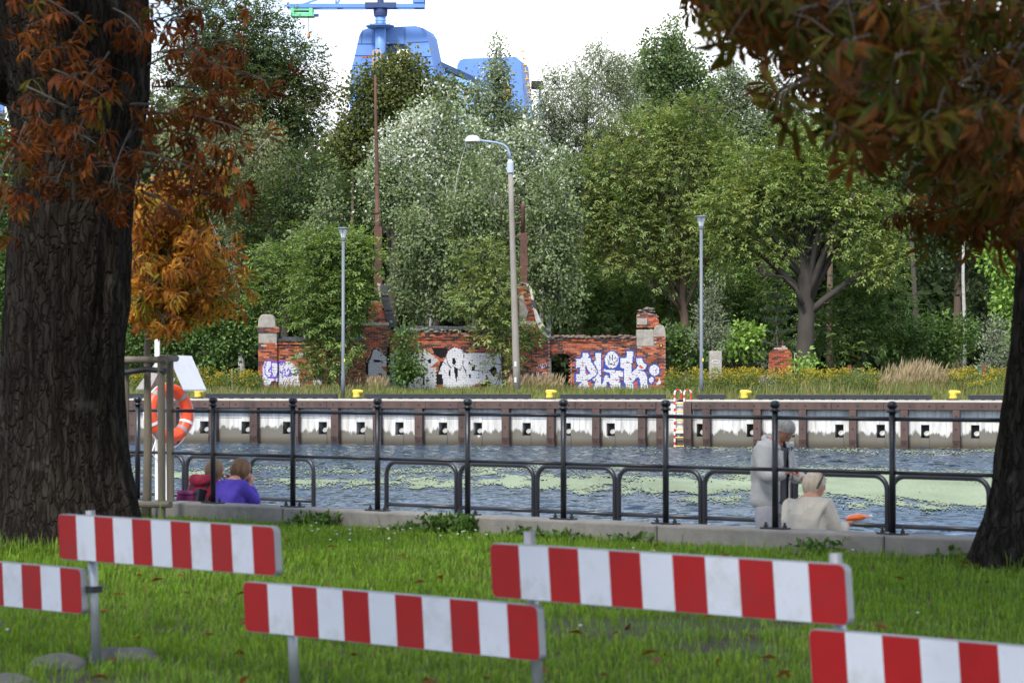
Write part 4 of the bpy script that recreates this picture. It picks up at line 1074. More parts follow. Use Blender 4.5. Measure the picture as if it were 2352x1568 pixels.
# ================================================================= shipyard cranes behind the trees
M_cblue = pm('crane_blue', (0.13, 0.27, 0.64), 0.5, 0.12, .25, dark=(.20, .26, .5), dark_amt=.5, dscale=.12)
M_cblue2 = pm('crane_light_blue', (0.22, 0.42, 0.74), 0.5, 0.12, .25)
M_cdark = pm('crane_dark', (.035, .06, .16), .6, .2, .4)
M_cgreen = pm('crane_green', (.16, .58, .30), .5, .1, .5)
M_cyel = pm('crane_yellow', (.72, .42, .03), .5, .1, .5)
YC = 360.0
def cpt(x, y, Y=YC): return at(x, y, Y)
crane = empty('shipyard_crane', cpt(900, 872) * 1.0, 'blue tower slewing crane on an arched portal, with a long jib and green trolley', 'crane')
crane.location.z = 0.9
mb = MB()
outer = [(780, 872), (806, 165), (826, 80), (832, 70), (845, 65), (955, 60), (972, 65), (980, 78), (998, 165), (1016, 872)]
inner = [(955, 872), (948, 165), (936, 108), (928, 101), (886, 101), (874, 103), (866, 112), (848, 190), (838, 872)]
mb.prism([cpt(x, y) for x, y in outer + inner], (1.35, 6.0, 0)); mb.build('portal_frame', M_cblue, crane)
for a, b in (((832, 72), (830, 101)), ((806, 150), (856, 150)), ((812, 128), (861, 128)), ((930, 63), (930, 101)), ((941, 130), (990, 130)), ((946, 152), (995, 152)), ((820, 101), (868, 101)), ((935, 98), (984, 96))):
    mb = MB(); mb.beam(cpt(*a, YC - .03), cpt(*b, YC - .03), .10, .05); mb.build('plate_seam', M_cdark, crane)
for x, y in ((850, 132), (838, 132), (958, 124)):
    mb = MB(); mb.box(cpt(x, y, YC - .03), (.9, .05, .22)); mb.build('rust_patch', pm('crane_rust', (.42, .16, .10), .8, .3, 2), crane)
mb = MB(); mb.tube([cpt(874, 230, YC - 2), cpt(874, 26, YC - 2)], [.85 * .98, .78], 20); mb.build('tower_column', M_cblue, crane, smooth=True)
mb = MB(); c_ = cpt(873, 62, YC - 2); mb.lathe([(1.6, -.25), (2.1, 0), (2.1, .15), (.9, .2)], c_, 24); mb.build('ring_platform', M_cdark if False else M_cblue, crane)
mb = MB(); mb.lathe([(.95, -.8), (1.05, -.3), (1.05, .2), (.8, .4)], cpt(874, 26, YC - 2), 20); mb.build('slew_ring', M_cdark, crane)
mb = MB(); mb.box(cpt(875, 14, YC - 2), (4.6, 2.4, .7)); mb.build('slew_platform', M_cdark, crane)
mb = MB(); mb.box((cpt(660, 16, YC - 2) + cpt(975, 16, YC - 2)) / 2 + Vector((0, -.9, 0)), ((975 - 660) * YC / FPX, .5, .55)); mb.build('jib_beam', M_cblue, crane)
mb = MB(); mb.box((cpt(660, 16, YC - 2) + cpt(975, 16, YC - 2)) / 2 + Vector((0, .9, .02)), ((975 - 660) * YC / FPX, .5, .55)); mb.build('jib_beam', M_cblue, crane)
for a, bq in (((690, 13), (750, -8)), ((750, -8), (861, -60)), ((772, 13), (772, -18)), ((772, 13), (800, -30)), ((950, 13), (950, -40)), ((975, 13), (975, -40))):
    mb = MB(); mb.beam(cpt(*a, YC - 2), cpt(*bq, YC - 2), .25, .25); mb.build('truss_member', M_cblue, crane)
mb = MB(); mb.box((cpt(950, 10, YC - 2) + cpt(975, -40, YC - 2)) / 2, (1.5, 2.0, 3.0)); mb.build('counterweight', M_cblue, crane)
mb = MB(); mb.tube([cpt(874, 12, YC - 2), cpt(874, -90, YC - 2)], [.5, .3], 10); mb.build('mast_top', M_cdark, crane)
tr = empty('trolley', cpt(697, 36, YC - 2)); tr.parent = crane; tr.location = cpt(697, 36, YC - 2) - origin_of(crane)
mb = MB(); mb.box(cpt(697, 36, YC - 2), (50 * YC / FPX, 2.0, .5)); mb.build('lower_bar', M_cgreen, tr)
mb = MB(); mb.box(cpt(697, 24.5, YC - 2), (46 * YC / FPX, 2.0, .28)); mb.build('upper_bar', M_cgreen, tr)
for x in (673, 715):
    mb = MB(); mb.box(cpt(x, 29, YC - 2), (.5, 2.2, 1.4)); mb.build('hanger', M_cgreen, tr)
mb = MB(); mb.tube([cpt(718, 36, YC - 2), cpt(732, 36, YC - 2)], .22, 8); mb.build('motor', M_cblue, tr)
mb = MB(); mb.tube([cpt(709, 38, YC - 2), cpt(709, 76, YC - 2)], .05, 5); mb.build('cable', M_cdark, crane)
mb = MB(); mb.lathe([(.05, 0), (.22, .2), (.22, .7), (.05, .95)], cpt(709, 90, YC - 2), 8); mb.build('hook_block', pm('hook_orange', (.6, .2, .06), .5), crane)
# caged stair and rails
for i in range(6):
    x = 845 + i * 7.0
    mb = MB(); mb.tube([cpt(838 + i * 14, 60, YC - 4), cpt(838 + i * 14, 48, YC - 4)], .04, 4); mb.build('rail_post', M_cdark, crane)
for y in (48, 54):
    mb = MB(); mb.tube([cpt(838, y, YC - 4), cpt(910, y, YC - 4)], .035, 4); mb.build('hand_rail', M_cdark, crane)
for x in (857, 866, 874):
    mb = MB(); mb.beam(cpt(x, 170, YC - 4), cpt(x, 116, YC - 4), .12, .12); mb.build('stair_post', M_cyel, crane)
for y in (116, 128, 140, 152):
    mb = MB(); mb.beam(cpt(857, y, YC - 4), cpt(874, y, YC - 4), .12, .12); mb.build('stair_rail', M_cyel, crane)
mb = MB(); mb.box(cpt(900, 100, YC + 1), (1.2, 1.0, 4.5)); mb.build('stair_box', M_cdark, crane)
mb = MB(); mb.prism([cpt(886, 108, YC - .3), cpt(918, 104, YC - .3), cpt(900, 140, YC - .3)], (0, 1.2, 0)); mb.build('gusset', M_cdark, crane)
# gantry to the right with walkway girder
gan = empty('gantry_crane', cpt(1130, 872), 'pale blue gantry crane end with yellow ladder, half hidden by the poplar', 'crane'); gan.location.z = .9
mb = MB(); mb.prism([cpt(x, y, YC + 20) for x, y in [(1040, 872), (1050, 150), (1056, 139), (1066, 135), (1185, 131), (1196, 140), (1205, 250), (1212, 872)]], (1.3, 8, 0)); mb.build('end_frame', M_cblue, gan)
mb = MB(); mb.beam(cpt(985, 150, YC + 6), cpt(1075, 190, YC + 18), 4.0, .9); mb.build('girder_deck', pm('deck_dark', (.06, .14, .28), .6), gan)
mb = MB(); mb.prism([cpt(x, y, YC + 4) for x, y in [(990, 156), (1130, 205), (1150, 300), (1000, 300)]], (0, 4, 0)); mb.build('girder_web', M_cblue2, gan)
for i in range(12):
    a = cpt(985, 150, YC + 4).lerp(cpt(1075, 190, YC + 16), i / 11); mb = MB(); mb.tube([a, a + Vector((0, 0, 1.3))], .04, 4); mb.build('rail_post', M_cdark, gan)
for h in (.65, 1.3):
    mb = MB(); mb.tube([cpt(985, 150, YC + 4) + Vector((0, 0, h)), cpt(1075, 190, YC + 16) + Vector((0, 0, h))], .04, 4); mb.build('hand_rail', M_cdark, gan)
for i in range(7):
    y = 118 + i * 16; mb = MB(); mb.box(cpt(1202 + i * 2.2, y, YC + 18), (.7, .6, .14)); mb.build('ladder_step', M_cyel, gan)
mb = MB(); mb.beam(cpt(1197, 108, YC + 18), cpt(1222, 240, YC + 18), .12, .12); mb.build('ladder_rail', M_cyel, gan)
for i in range(9):
    mb = MB(); mb.tube([cpt(1110 + i * 10, 134, YC + 20), cpt(1110 + i * 10, 112 + (i * 7) % 12, YC + 20)], .05, 4); mb.build('aerial', M_cdark, gan)
mb = MB(); mb.box(cpt(1234, 196, YC + 20), (1.9, 3, 1.0)); mb.build('dark_platform', pm('platform_black', (.02, .02, .022), .8), gan)
for x in (1218, 1240):
    mb = MB(); mb.beam(cpt(x, 205, YC + 20), cpt(x, 872, YC + 20), .35, .35); mb.build('leg', M_cblue2, gan)
mb = MB(); mb.prism([cpt(x, y, YC - 2) for x, y in [(1150, 195), (1168, 190), (1176, 215), (1160, 235), (1146, 222)]], (0, 3, 0)); mb.build('yellow_hoist', M_cyel, gan)
# fragment of another crane at the left edge
c3 = empty('harbour_crane', cpt(4, 872, YC), 'blue leg of a far crane left of the thick trunk', 'crane'); c3.location.z = .9
mb = MB(); mb.beam(cpt(2, 185, YC), cpt(10, 226, YC), .75, .8); mb.build('strut', pm('far_blue', (.06, .2, .42), .5), c3)
mb = MB(); mb.beam(cpt(14, 200, YC), cpt(20, 176, YC), .6, .6); mb.build('brace', pm('far_teal', (.25, .5, .52), .5), c3)
mb = MB(); mb.box(cpt(-4, 231, YC), (2.6, 2, .4)); mb.build('deck', M_cdark, c3)
mb = MB(); mb.beam(cpt(0, 233, YC), cpt(-2, 872, YC), 1.2, 1.2); mb.build('leg', M_cblue, c3)
mb = MB(); mb.beam(cpt(2, 185, YC), cpt(-60, 60, YC), .7, .7); mb.build('jib', M_cblue, c3)
# ================================================================= vegetation of the far bank
M_leaf = leafm('leaves', 0.32, 0.6, 0.25)
M_bark_far = pm('bark_far', (0.048, 0.041, 0.034), 0.95, 0.35, 3, 0.4, 14, stretch=(1, 1, .3))
M_birchbark = pm('birch_bark', (0.42, 0.41, 0.38), 0.85, 0.3, 4, dark=(.05, .05, .05), dark_amt=.6, dscale=4, stretch=(1, 1, 2))
M_bark_brown = pm('bark_brown', (0.10, 0.07, 0.05), 0.95, 0.3, 3, 0.4, 14, stretch=(1, 1, .3))
def unit(a): return a / (np.linalg.norm(a, axis=-1, keepdims=True) + 1e-9)
def leaf_quads(P, axis, nrm, L_, W_, curl=0.12):
    """rhombic leaves: base, side, tip, side"""
    a = unit(axis); s = unit(np.cross(a, nrm)); n = np.cross(s, a)
    L_ = np.asarray(L_).reshape(-1, 1); W_ = np.asarray(W_).reshape(-1, 1)
    V = np.stack([P, P + a * L_ * .45 + s * W_ * .5 + n * L_ * curl, P + a * L_, P + a * L_ * .45 - s * W_ * .5 + n * L_ * curl], 1)
    return V.reshape(-1, 3), np.arange(len(P) * 4).reshape(-1, 4)
SPEC = {
    #            leaf len, wid, palette (albedo), droop, clump radius, leaves per clump, pinnate
    'ash':      dict(L=.24, W=.085, pal=[(.050, .085, .022), (.062, .10, .028), (.040, .070, .022), (.075, .10, .030)], droop=.35, cr=.55, n=42, frond=5),
    'ashdark':  dict(L=.19, W=.08, pal=[(.030, .050, .017), (.038, .058, .020), (.026, .042, .016), (.050, .058, .022)], droop=.3, cr=.5, n=42, frond=4),
    'ashyoung': dict(gain=1.75, L=.20, W=.065, pal=[(.080, .125, .034), (.098, .142, .040), (.064, .105, .030), (.115, .150, .044)], droop=.4, cr=.42, n=40, frond=5),
    'locust':   dict(L=.18, W=.062, pal=[(.075, .102, .032), (.092, .112, .036), (.060, .088, .030), (.100, .108, .036)], droop=.45, cr=.48, n=65, frond=5),
    'bigtree':  dict(L=.18, W=.065, pal=[(.075, .104, .028), (.092, .115, .032), (.060, .090, .027), (.100, .108, .032)], droop=.5, cr=.5, n=65, frond=5),
    'birch':    dict(L=.15, W=.10, pal=[(.075, .095, .045), (.090, .108, .052), (.062, .085, .040)], droop=.8, cr=.4, n=34, frond=0),
    'weeping':  dict(L=.15, W=.08, pal=[(.085, .092, .045), (.10, .105, .055), (.070, .080, .040)], droop=1.6, cr=.35, n=30, frond=0),
    'maple':    dict(L=.17, W=.14, pal=[(.042, .054, .016), (.052, .062, .018), (.034, .045, .015), (.075, .078, .024)], droop=.4, cr=.5, n=30, frond=0),
    'poplar':   dict(L=.15, W=.13, pal=[(.048, .075, .028), (.060, .088, .034), (.040, .064, .026), (.085, .105, .045)], droop=.3, cr=.38, n=34, frond=0),
    'silver':   dict(L=.14, W=.10, pal=[(.085, .11, .055), (.10, .125, .07), (.070, .095, .045)], droop=.3, cr=.36, n=34, frond=0, white=.85),
    'greypop':  dict(L=.14, W=.11, pal=[(.085, .105, .062), (.10, .118, .075), (.070, .092, .055)], droop=.3, cr=.36, n=34, frond=0, white=.14),
    'willow':   dict(L=.20, W=.045, pal=[(.090, .105, .062), (.105, .12, .075), (.078, .092, .055)], droop=.5, cr=.42, n=40, frond=0),
    'shrub':    dict(L=.16, W=.10, pal=[(.045, .078, .022), (.058, .095, .026), (.038, .065, .020)], droop=.2, cr=.35, n=30, frond=0),
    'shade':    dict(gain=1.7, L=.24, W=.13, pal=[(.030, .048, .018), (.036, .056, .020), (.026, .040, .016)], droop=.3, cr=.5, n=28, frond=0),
    'bright':   dict(L=.19, W=.13, pal=[(.095, .15, .030), (.11, .17, .036), (.075, .125, .028)], droop=.4, cr=.4, n=28, frond=0),
    'grey':     dict(L=.14, W=.05, pal=[(.10, .115, .082), (.12, .135, .10), (.085, .10, .070)], droop=-.4, cr=.3, n=34, frond=0),
}
def clump_leaves(r, cen, out, sp, up=0.5, ndens=1.0, shade=None):
    """leaves around clump centres; out: outward directions"""
    S = SPEC[sp]; nc = len(cen); n = max(4, int(S['n'] * ndens))
    cb = np.clip(r.normal(1.0, .20, nc), .6, 1.5); ch = r.integers(0, len(S['pal']), nc)
    pal = np.array(S['pal']) * S.get('gain', 2.4)
    idx = np.repeat(np.arange(nc), n)
    if S['frond']:
        # compound leaves: a short stalk carrying pairs of leaflets
        k = S['frond']; nf = max(1, n // k); idx = np.repeat(np.arange(nc), nf)
        g = r.normal(0, 1, (len(idx), 3)) * S['cr'] * np.array([1, 1, .65]); P0 = cen[idx] + g * .8
        d = unit(unit(g) * .8 + out[idx] * .5 + r.normal(0, .35, g.shape) + np.array([0, 0, .25 - S['droop']]))
        side = unit(np.cross(d, r.normal(0, .3, g.shape) + [0, 0, 1])); nr = np.cross(side, d)
        Ps, As, Ns, I = [], [], [], []
        fl = S['L'] * 1.5
        for j in range(k):
            t = (j + .4) / k; sg = 1 if j % 2 else -1
            if j == k - 1: ax = d
            else: ax = unit(d * .55 + side * sg)
            Ps.append(P0 + d * fl * t); As.append(ax + r.normal(0, .15, d.shape) - [0, 0, .2]); Ns.append(nr + r.normal(0, .3, d.shape)); I.append(idx)
        P, Ax, Nr, idx = np.concatenate(Ps), np.concatenate(As), np.concatenate(Ns), np.concatenate(I)
    else:
        g = r.normal(0, 1, (len(idx), 3)) * S['cr'] * np.array([1, 1, .8 if S['droop'] < 1 else 1.7]); P = cen[idx] + g * .75
        Ax = unit(unit(g) * .6 + out[idx] * .5 + r.normal(0, .6, g.shape) + np.array([0, 0, .1 - S['droop']]))
        Nr = r.normal(0, .8, g.shape) + [0, -.15, up]
    m = len(P)
    Ls = S['L'] * r.uniform(.8, 1.45, m); Ws = S['W'] * r.uniform(.9, 1.5, m)
    col = pal[ch[idx]] * .6 + pal[r.integers(0, len(pal), m)] * .4
    col = col * cb[idx][:, None] * r.uniform(.8, 1.2, (m, 1))
    if S.get('white'):
        wf = r.random(nc) < S['white'] * (shade if shade is not None else 1.0); k = r.random(m) < np.where(wf[idx], .8, .05); col[k] = np.array([.70, .72, .70]) * r.uniform(.75, 1.12, (k.sum(), 1))
    return P, Ax, Nr, Ls, Ws, col
def ellipsoid_shell(r, n, lo=.5):
    d = unit(r.normal(0, 1, (n, 3))); d[:, 1] *= np.where((d[:, 1] > 0) & (r.random(n) < .55), -1, 1)   # fewer on the far side
    return d, (lo + (1 - lo) * r.random(n) ** .7)
def tree(name, label, Y, trunk, lobes, sp, dens=1.0, w=12, group=None, cat='tree', bark=None, seed=1, limbs=9, twigs=70, base_z=.9, depth=.75, extra=None, taper=.68):
    """trunk: polyline of view points from the foot up; lobes: (cx, cy, rx, ry) ellipses of the crown in view pixels"""
    r = np.random.default_rng(seed); pr = random.Random(seed); s = Y / FPX; bark = bark or M_bark_far
    foot = at(trunk[0][0], trunk[0][1], Y); foot.z = base_z
    root = empty(name, foot, label, cat, group)
    S = SPEC[sp]; cens, outs, hi = [], [], []
    ztop = max(at(0, l[1] - l[3], Y).z for l in lobes); zbot = min(at(0, l[1] + l[3], Y).z for l in lobes)
    for (cx, cy, rx, ry) in lobes:
        c = np.array(at(cx, cy, Y)); R_ = np.array([rx * s, max(rx, ry * .8) * s * depth, ry * s])
        area = math.pi * R_[0] * R_[2]; per = math.pi * (S['cr'] * 1.0) ** 2
        n = max(3, int(area / per * 4.3 * dens))
        d, rad = ellipsoid_shell(r, n)
        p = c + d * R_ * rad[:, None] * r.uniform(.72, 1.24, (n, 1)); p[:, 1] += r.normal(0, R_[1] * .12)
        cens.append(p); outs.append(d)
    cen = np.concatenate(cens); out = np.concatenate(outs)
    cen[:, 2] = np.maximum(cen[:, 2], base_z + .15)
    sh = np.clip((cen[:, 2] - zbot) / max(.1, ztop - zbot), 0, 1) ** 1.2
    sh = np.clip(sh ** 1.5 * 1.5 * (0.5 + 1.0 * (fbm(cen * .45, 71, 2) > .5)), 0, 1.6)
    P, Ax, Nr, Ls, Ws, col = clump_leaves(r, cen, out, sp, shade=sh)
    if extra is not None:
        k = r.random(len(P)) < extra[0]; col[k] = np.array(extra[1]) * r.uniform(.7, 1.2, (k.sum(), 1))
    P[:, 2] = np.maximum(P[:, 2], base_z + .05)
    V, F = leaf_quads(P, Ax, Nr, Ls, Ws)
    nmesh('crown', V, F, M_leaf, root, cols=np.clip(col, .004, .8), kind='stuff')
    # wood
    tw = MB(); pts = [foot] + [at(x, y, Y) for x, y in trunk[1:]]
    fine = []
    for i in range(len(pts) - 1):
        for k in range(4): fine.append(pts[i].lerp(pts[i + 1], k / 4) + Vector((pr.uniform(-.05, .05), pr.uniform(-.05, .05), 0)) * (w * s * 1.2 if i or k else 0))
    fine.append(pts[-1]); nf = len(fine)
    rad = [w * s / 2 * (1.0 - taper * i / (nf - 1)) * (1.25 if i == 0 else 1) for i in range(nf)]
    tw.tube(fine, rad, 9); tw.build('trunk', bark, root, smooth=True)
    lm = MB(); tips = []
    order = list(range(len(cen))); pr.shuffle(order)
    for q in order[:limbs]:
        a_i = pr.randint(int(nf * .45), nf - 1); a = fine[a_i]; b = Vector(cen[q])
        if b.z < a.z - .5: a = fine[max(1, int(nf * .3))]
        mid = a.lerp(b, .5) + Vector((0, 0, (b - a).length * .16)); seq = [a.lerp(mid, t).lerp(mid.lerp(b, t), t) for t in (0, .2, .4, .6, .8, 1)]
        r0 = max(.02, rad[a_i] * .55); lm.tube(seq, [r0 * (1 - .8 * t / 5) for t in range(6)], 5); tips += [(p, r0) for p in seq[2:]]
    if tips:
        ta = np.array([p for p, _ in tips])
        for q in order[limbs:limbs + twigs]:
            j = int(np.argmin(((ta - cen[q]) ** 2).sum(1))); a, b = Vector(ta[j]), Vector(cen[q]) + Vector(out[q]) * .3
            mid = a.lerp(b, .5) + Vector((pr.uniform(-.2, .2), pr.uniform(-.2, .2), pr.uniform(-.1, .3)))
            lm.tube([a, mid, b], [.035, .022, .008], 3, False)
    if lm.v: lm.build('limbs', bark, root, smooth=True, kind='stuff')
    return root
TG = 'trees of the wood on the far bank'; SG = 'shrubs and saplings on the far bank'
T = tree
T('ash_tree', 'tall dark ash with brown seed clusters behind the rust leaves, upper left', 136, [(615, 880), (620, 600), (610, 350), (600, 120)], [(530, 100, 85, 100), (620, 110, 70, 90), (690, 170, 65, 75), (600, 230, 110, 95), (465, 70, 70, 85), (690, 280, 75, 85), (430, 220, 80, 140), (735, 200, 30, 40), (590, 40, 50, 45), (560, 160, 100, 80), (640, 230, 90, 80), (500, 180, 80, 90)], 'ashdark', 1.35, 30, TG, seed=1, limbs=18, twigs=120, extra=(.06, (.09, .045, .02)))
T('weeping_birch', 'weeping birch with pale hanging foliage and white branches left of centre', 124, [(560, 880), (540, 600), (500, 330), (480, 240)], [(520, 320, 70, 90), (590, 400, 75, 100), (465, 400, 60, 130), (420, 330, 50, 110), (620, 340, 40, 60), (560, 480, 70, 80)], 'weeping', 1.0, 16, TG, bark=M_birchbark, seed=2, limbs=16, twigs=60)
T('maple_tree', 'dark olive maple in front of the blue crane', 131, [(900, 880), (905, 600), (900, 300)], [(905, 200, 95, 70), (850, 270, 75, 90), (970, 270, 85, 80), (1020, 225, 55, 50), (805, 350, 50, 80), (900, 360, 110, 90), (930, 160, 50, 35), (1000, 330, 70, 80)], 'maple', 1.9, 26, TG, seed=3, limbs=14)
T('poplar_tree', 'slender grey poplar spire in front of the gantry crane', 139, [(1140, 880), (1142, 500), (1140, 110)], [(1140, 150, 14, 70), (1137, 210, 32, 70), (1130, 280, 60, 60), (1175, 300, 50, 55), (1205, 330, 40, 50), (1100, 240, 25, 50), (1160, 360, 80, 60)], 'greypop', 1.3, 14, TG, seed=4, limbs=14)
T('willow_tree', 'feathery grey green willow right of the gantry crane', 128, [(1330, 880), (1335, 600), (1350, 180)], [(1290, 230, 70, 75), (1370, 165, 55, 65), (1395, 250, 70, 90), (1250, 300, 55, 55), (1330, 320, 90, 70), (1430, 190, 40, 60), (1270, 370, 70, 60)], 'willow', 1.4, 18, TG, seed=5, limbs=16, twigs=110)
T('poplar_tree', 'tall green poplar with a pointed crown, highest on the right skyline', 138, [(1535, 880), (1540, 500), (1543, 80)], [(1545, 80, 12, 42), (1543, 140, 38, 60), (1495, 160, 30, 70), (1490, 220, 55, 80), (1580, 190, 48, 80), (1535, 260, 95, 80), (1600, 250, 40, 60), (1520, 120, 14, 50)], 'poplar', 1.2, 20, TG, seed=6, limbs=14)
T('poplar_tree', 'thin silvery poplar right of the pointed green poplar', 141, [(1680, 880), (1682, 500), (1685, 140)], [(1685, 170, 22, 45), (1680, 220, 45, 60), (1640, 250, 40, 50), (1690, 290, 70, 60)], 'greypop', 1.3, 14, TG, seed=7)
T('poplar_tree', 'small dark poplar spire beside the right overhanging leaves', 142, [(1755, 880), (1757, 500), (1757, 140)], [(1757, 160, 12, 35), (1755, 205, 26, 45), (1740, 270, 60, 55), (1800, 240, 30, 60), (1820, 300, 60, 70)], 'poplar', 1.0, 14, TG, seed=8)
T('white_poplar', 'white poplar with silver flashing leaves behind the left tower', 121, [(990, 880), (985, 640), (990, 420), (1000, 240)], [(990, 310, 62, 70), (905, 385, 48, 75), (1065, 365, 62, 80), (965, 430, 95, 90), (860, 440, 36, 70), (925, 470, 70, 75), (1020, 235, 11, 45), (952, 262, 9, 34), (1092, 280, 10, 48), (1048, 250, 14, 44), (900, 315, 10, 45), (985, 240, 9, 38), (870, 360, 9, 40), (925, 300, 9, 40), (1120, 330, 10, 40)], 'silver', 1.15, 14, TG, seed=9, bark=M_birchbark, limbs=18, twigs=110)
T('white_poplar', 'white poplar with silver leaves behind the concrete street lamp', 119, [(1240, 880), (1245, 640), (1240, 400)], [(1240, 400, 65, 80), (1290, 450, 50, 90), (1160, 410, 60, 90), (1200, 350, 50, 60), (1310, 400, 30, 50)], 'silver', 1.1, 12, TG, seed=10, bark=M_birchbark, limbs=14, twigs=90)
T('birch_tree', 'slim young birch with grey green leaves right behind the middle of the wall', 114, [(983, 870), (983, 740), (980, 640), (985, 480)], [(965, 560, 55, 110), (1010, 600, 55, 110), (940, 640, 45, 90), (1000, 700, 70, 50), (1040, 520, 50, 90)], 'birch', 1.0, 8, TG, seed=11, bark=M_birchbark, limbs=12)
T('birch_tree', 'tall young birch standing left of the concrete street lamp', 115, [(1085, 870), (1088, 640), (1090, 420)], [(1090, 450, 55, 100), (1130, 500, 45, 90), (1060, 560, 50, 100), (1120, 620, 50, 80)], 'birch', 1.0, 8, TG, seed=12, bark=M_birchbark, limbs=12)
T('birch_tree', 'pale green birch rising right of the short rusty mast', 114.5, [(1262, 870), (1262, 640), (1258, 420)], [(1255, 460, 45, 90), (1235, 560, 48, 90), (1275, 600, 45, 90), (1300, 690, 30, 60), (1230, 680, 45, 60), (1290, 520, 36, 70)], 'birch', 1.15, 9, TG, seed=13, bark=M_birchbark, limbs=12)
T('locust_tree', 'spreading yellow green locust with many grey stems right of the wall', 119, [(1585, 880), (1575, 760), (1560, 600), (1530, 380)], [(1490, 320, 110, 70), (1420, 400, 85, 90), (1590, 290, 80, 65), (1560, 400, 120, 90), (1450, 500, 100, 80), (1560, 530, 110, 70), (1640, 360, 75, 75), (1390, 470, 50, 60), (1430, 590, 70, 40), (1540, 620, 80, 35), (1670, 440, 60, 70), (1660, 520, 50, 60), (1370, 540, 40, 50)], 'locust', 1.0, 26, TG, seed=14, bark=M_bark_brown, limbs=26, twigs=170)
T('dark_tree', 'dark ash standing behind the bushy ash, left of the rusty mast', 122, [(650, 880), (655, 640), (660, 400)], [(610, 520, 70, 90), (560, 630, 50, 90), (670, 450, 60, 100), (720, 420, 45, 80), (540, 480, 50, 70), (760, 480, 40, 90), (690, 560, 70, 60)], 'ashdark', 1.0, 22, TG, seed=15, limbs=14)
T('poplar_sapling', 'light green upright poplar saplings behind the left lamp', 116, [(745, 880), (745, 640), (745, 420)], [(745, 470, 20, 70), (730, 520, 26, 50), (700, 560, 26, 40), (770, 550, 24, 50)], 'birch', 1.2, 6, SG, seed=16)
# the broad tree with the stout bare trunk
big = T('broad_tree', 'broad yellow green tree with a stout grey trunk right of the brick stub', 112, [(1846, 872), (1850, 800), (1852, 700), (1845, 620), (1838, 560)], [(1800, 430, 120, 80), (1700, 470, 100, 80), (1910, 470, 110, 80), (1760, 550, 110, 50), (1970, 540, 90, 65), (1680, 560, 60, 45), (2040, 590, 60, 45), (1880, 380, 100, 60), (1850, 330, 80, 50), (1990, 620, 70, 30), (1660, 620, 40, 25), (1730, 390, 80, 60), (2040, 500, 60, 60), (1650, 500, 40, 50), (1960, 410, 70, 60)], 'bigtree', 1.0, 44, TG, seed=17, limbs=26, twigs=170, taper=.3)
for k, (pl, w) in enumerate([([(1846, 640), (1830, 590), (1810, 530), (1790, 460)], 26), ([(1850, 640), (1858, 580), (1880, 520), (1920, 460)], 24), ([(1844, 700), (1828, 662), (1800, 636), (1765, 632), (1742, 640)], 11), ([(1780, 632), (1750, 612), (1722, 618)], 6), ([(1762, 634), (1750, 650)], 5), ([(1858, 690), (1872, 668), (1886, 660)], 8), ([(1856, 650), (1870, 632), (1900, 600)], 9)]):
    mb = MB(); mb.tube([at(x, y, 112 - (.5 if k in (2, 3, 4) else 0)) for x, y in pl], [w * 112 / FPX / 2 * (1 - .6 * i / (len(pl) - 1)) for i in range(len(pl))], 8); mb.build('bough', pm('lichen_bark', (.17, .14, .07), .95, .3, 3) if k in (3, 4) else M_bark_far, big, smooth=True)
# understorey and edges
T('ash_sapling', 'green ash thicket below the broad tree, right of its trunk', 114.5, [(1980, 875), (1985, 780), (1990, 660)], [(1960, 690, 75, 55), (1925, 750, 60, 45), (2010, 740, 55, 55), (1985, 650, 80, 35), (2030, 690, 45, 45), (1950, 800, 70, 30)], 'ash', 1.1, 10, SG, seed=18)
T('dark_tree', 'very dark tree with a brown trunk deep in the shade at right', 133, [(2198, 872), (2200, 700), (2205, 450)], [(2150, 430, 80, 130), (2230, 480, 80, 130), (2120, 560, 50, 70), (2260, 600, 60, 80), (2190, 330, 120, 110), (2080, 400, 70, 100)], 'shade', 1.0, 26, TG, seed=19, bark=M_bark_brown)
mb = MB(); mb.tube([at(2214, 872, 128), at(2216, 760, 128), at(2212, 640, 128), at(2214, 440, 128)], [.11, .10, .085, .05], 8); mb.build('white_birch', M_birchbark, label='thin white birch stem in the dark wood at right', cat='tree', smooth=True)
T('lime_sapling', 'bright yellow green young tree beside the right trunk', 111, [(2345, 878), (2345, 700), (2340, 560)], [(2300, 590, 50, 45), (2330, 650, 45, 55), (2310, 720, 35, 40), (2335, 790, 40, 40), (2360, 600, 50, 70), (2290, 560, 30, 30)], 'bright', 1.1, 9, SG, seed=20)
T('ash_sapling', 'bushy bright green ash covering the left part of the wall', 107, [(757, 900), (755, 800), (765, 700), (770, 560)], [(750, 560, 60, 38), (810, 590, 60, 48), (745, 650, 75, 60), (812, 650, 40, 45), (728, 730, 42, 44), (785, 740, 36, 45), (745, 815, 44, 45), (795, 822, 22, 22), (722, 862, 20, 20), (790, 690, 55, 45)], 'ashyoung', 2.0, 9, SG, seed=21, limbs=16, twigs=90)
T('ash_sapling', 'bright green ash sapling behind the left pillar', 113, [(630, 880), (632, 760), (640, 600)], [(625, 600, 45, 42), (600, 660, 32, 55), (645, 670, 52, 60), (670, 600, 40, 40), (610, 730, 36, 40)], 'ashyoung', 1.3, 8, SG, seed=22)
T('elder_bush', 'dark green climbing bush in front of the wall between the silver letters', 108, [(935, 900), (935, 820), (930, 760)], [(928, 770, 16, 30), (935, 825, 24, 40), (944, 860, 26, 26), (926, 870, 20, 22)], 'shrub', 1.5, 5, SG, seed=23, cat='bush')
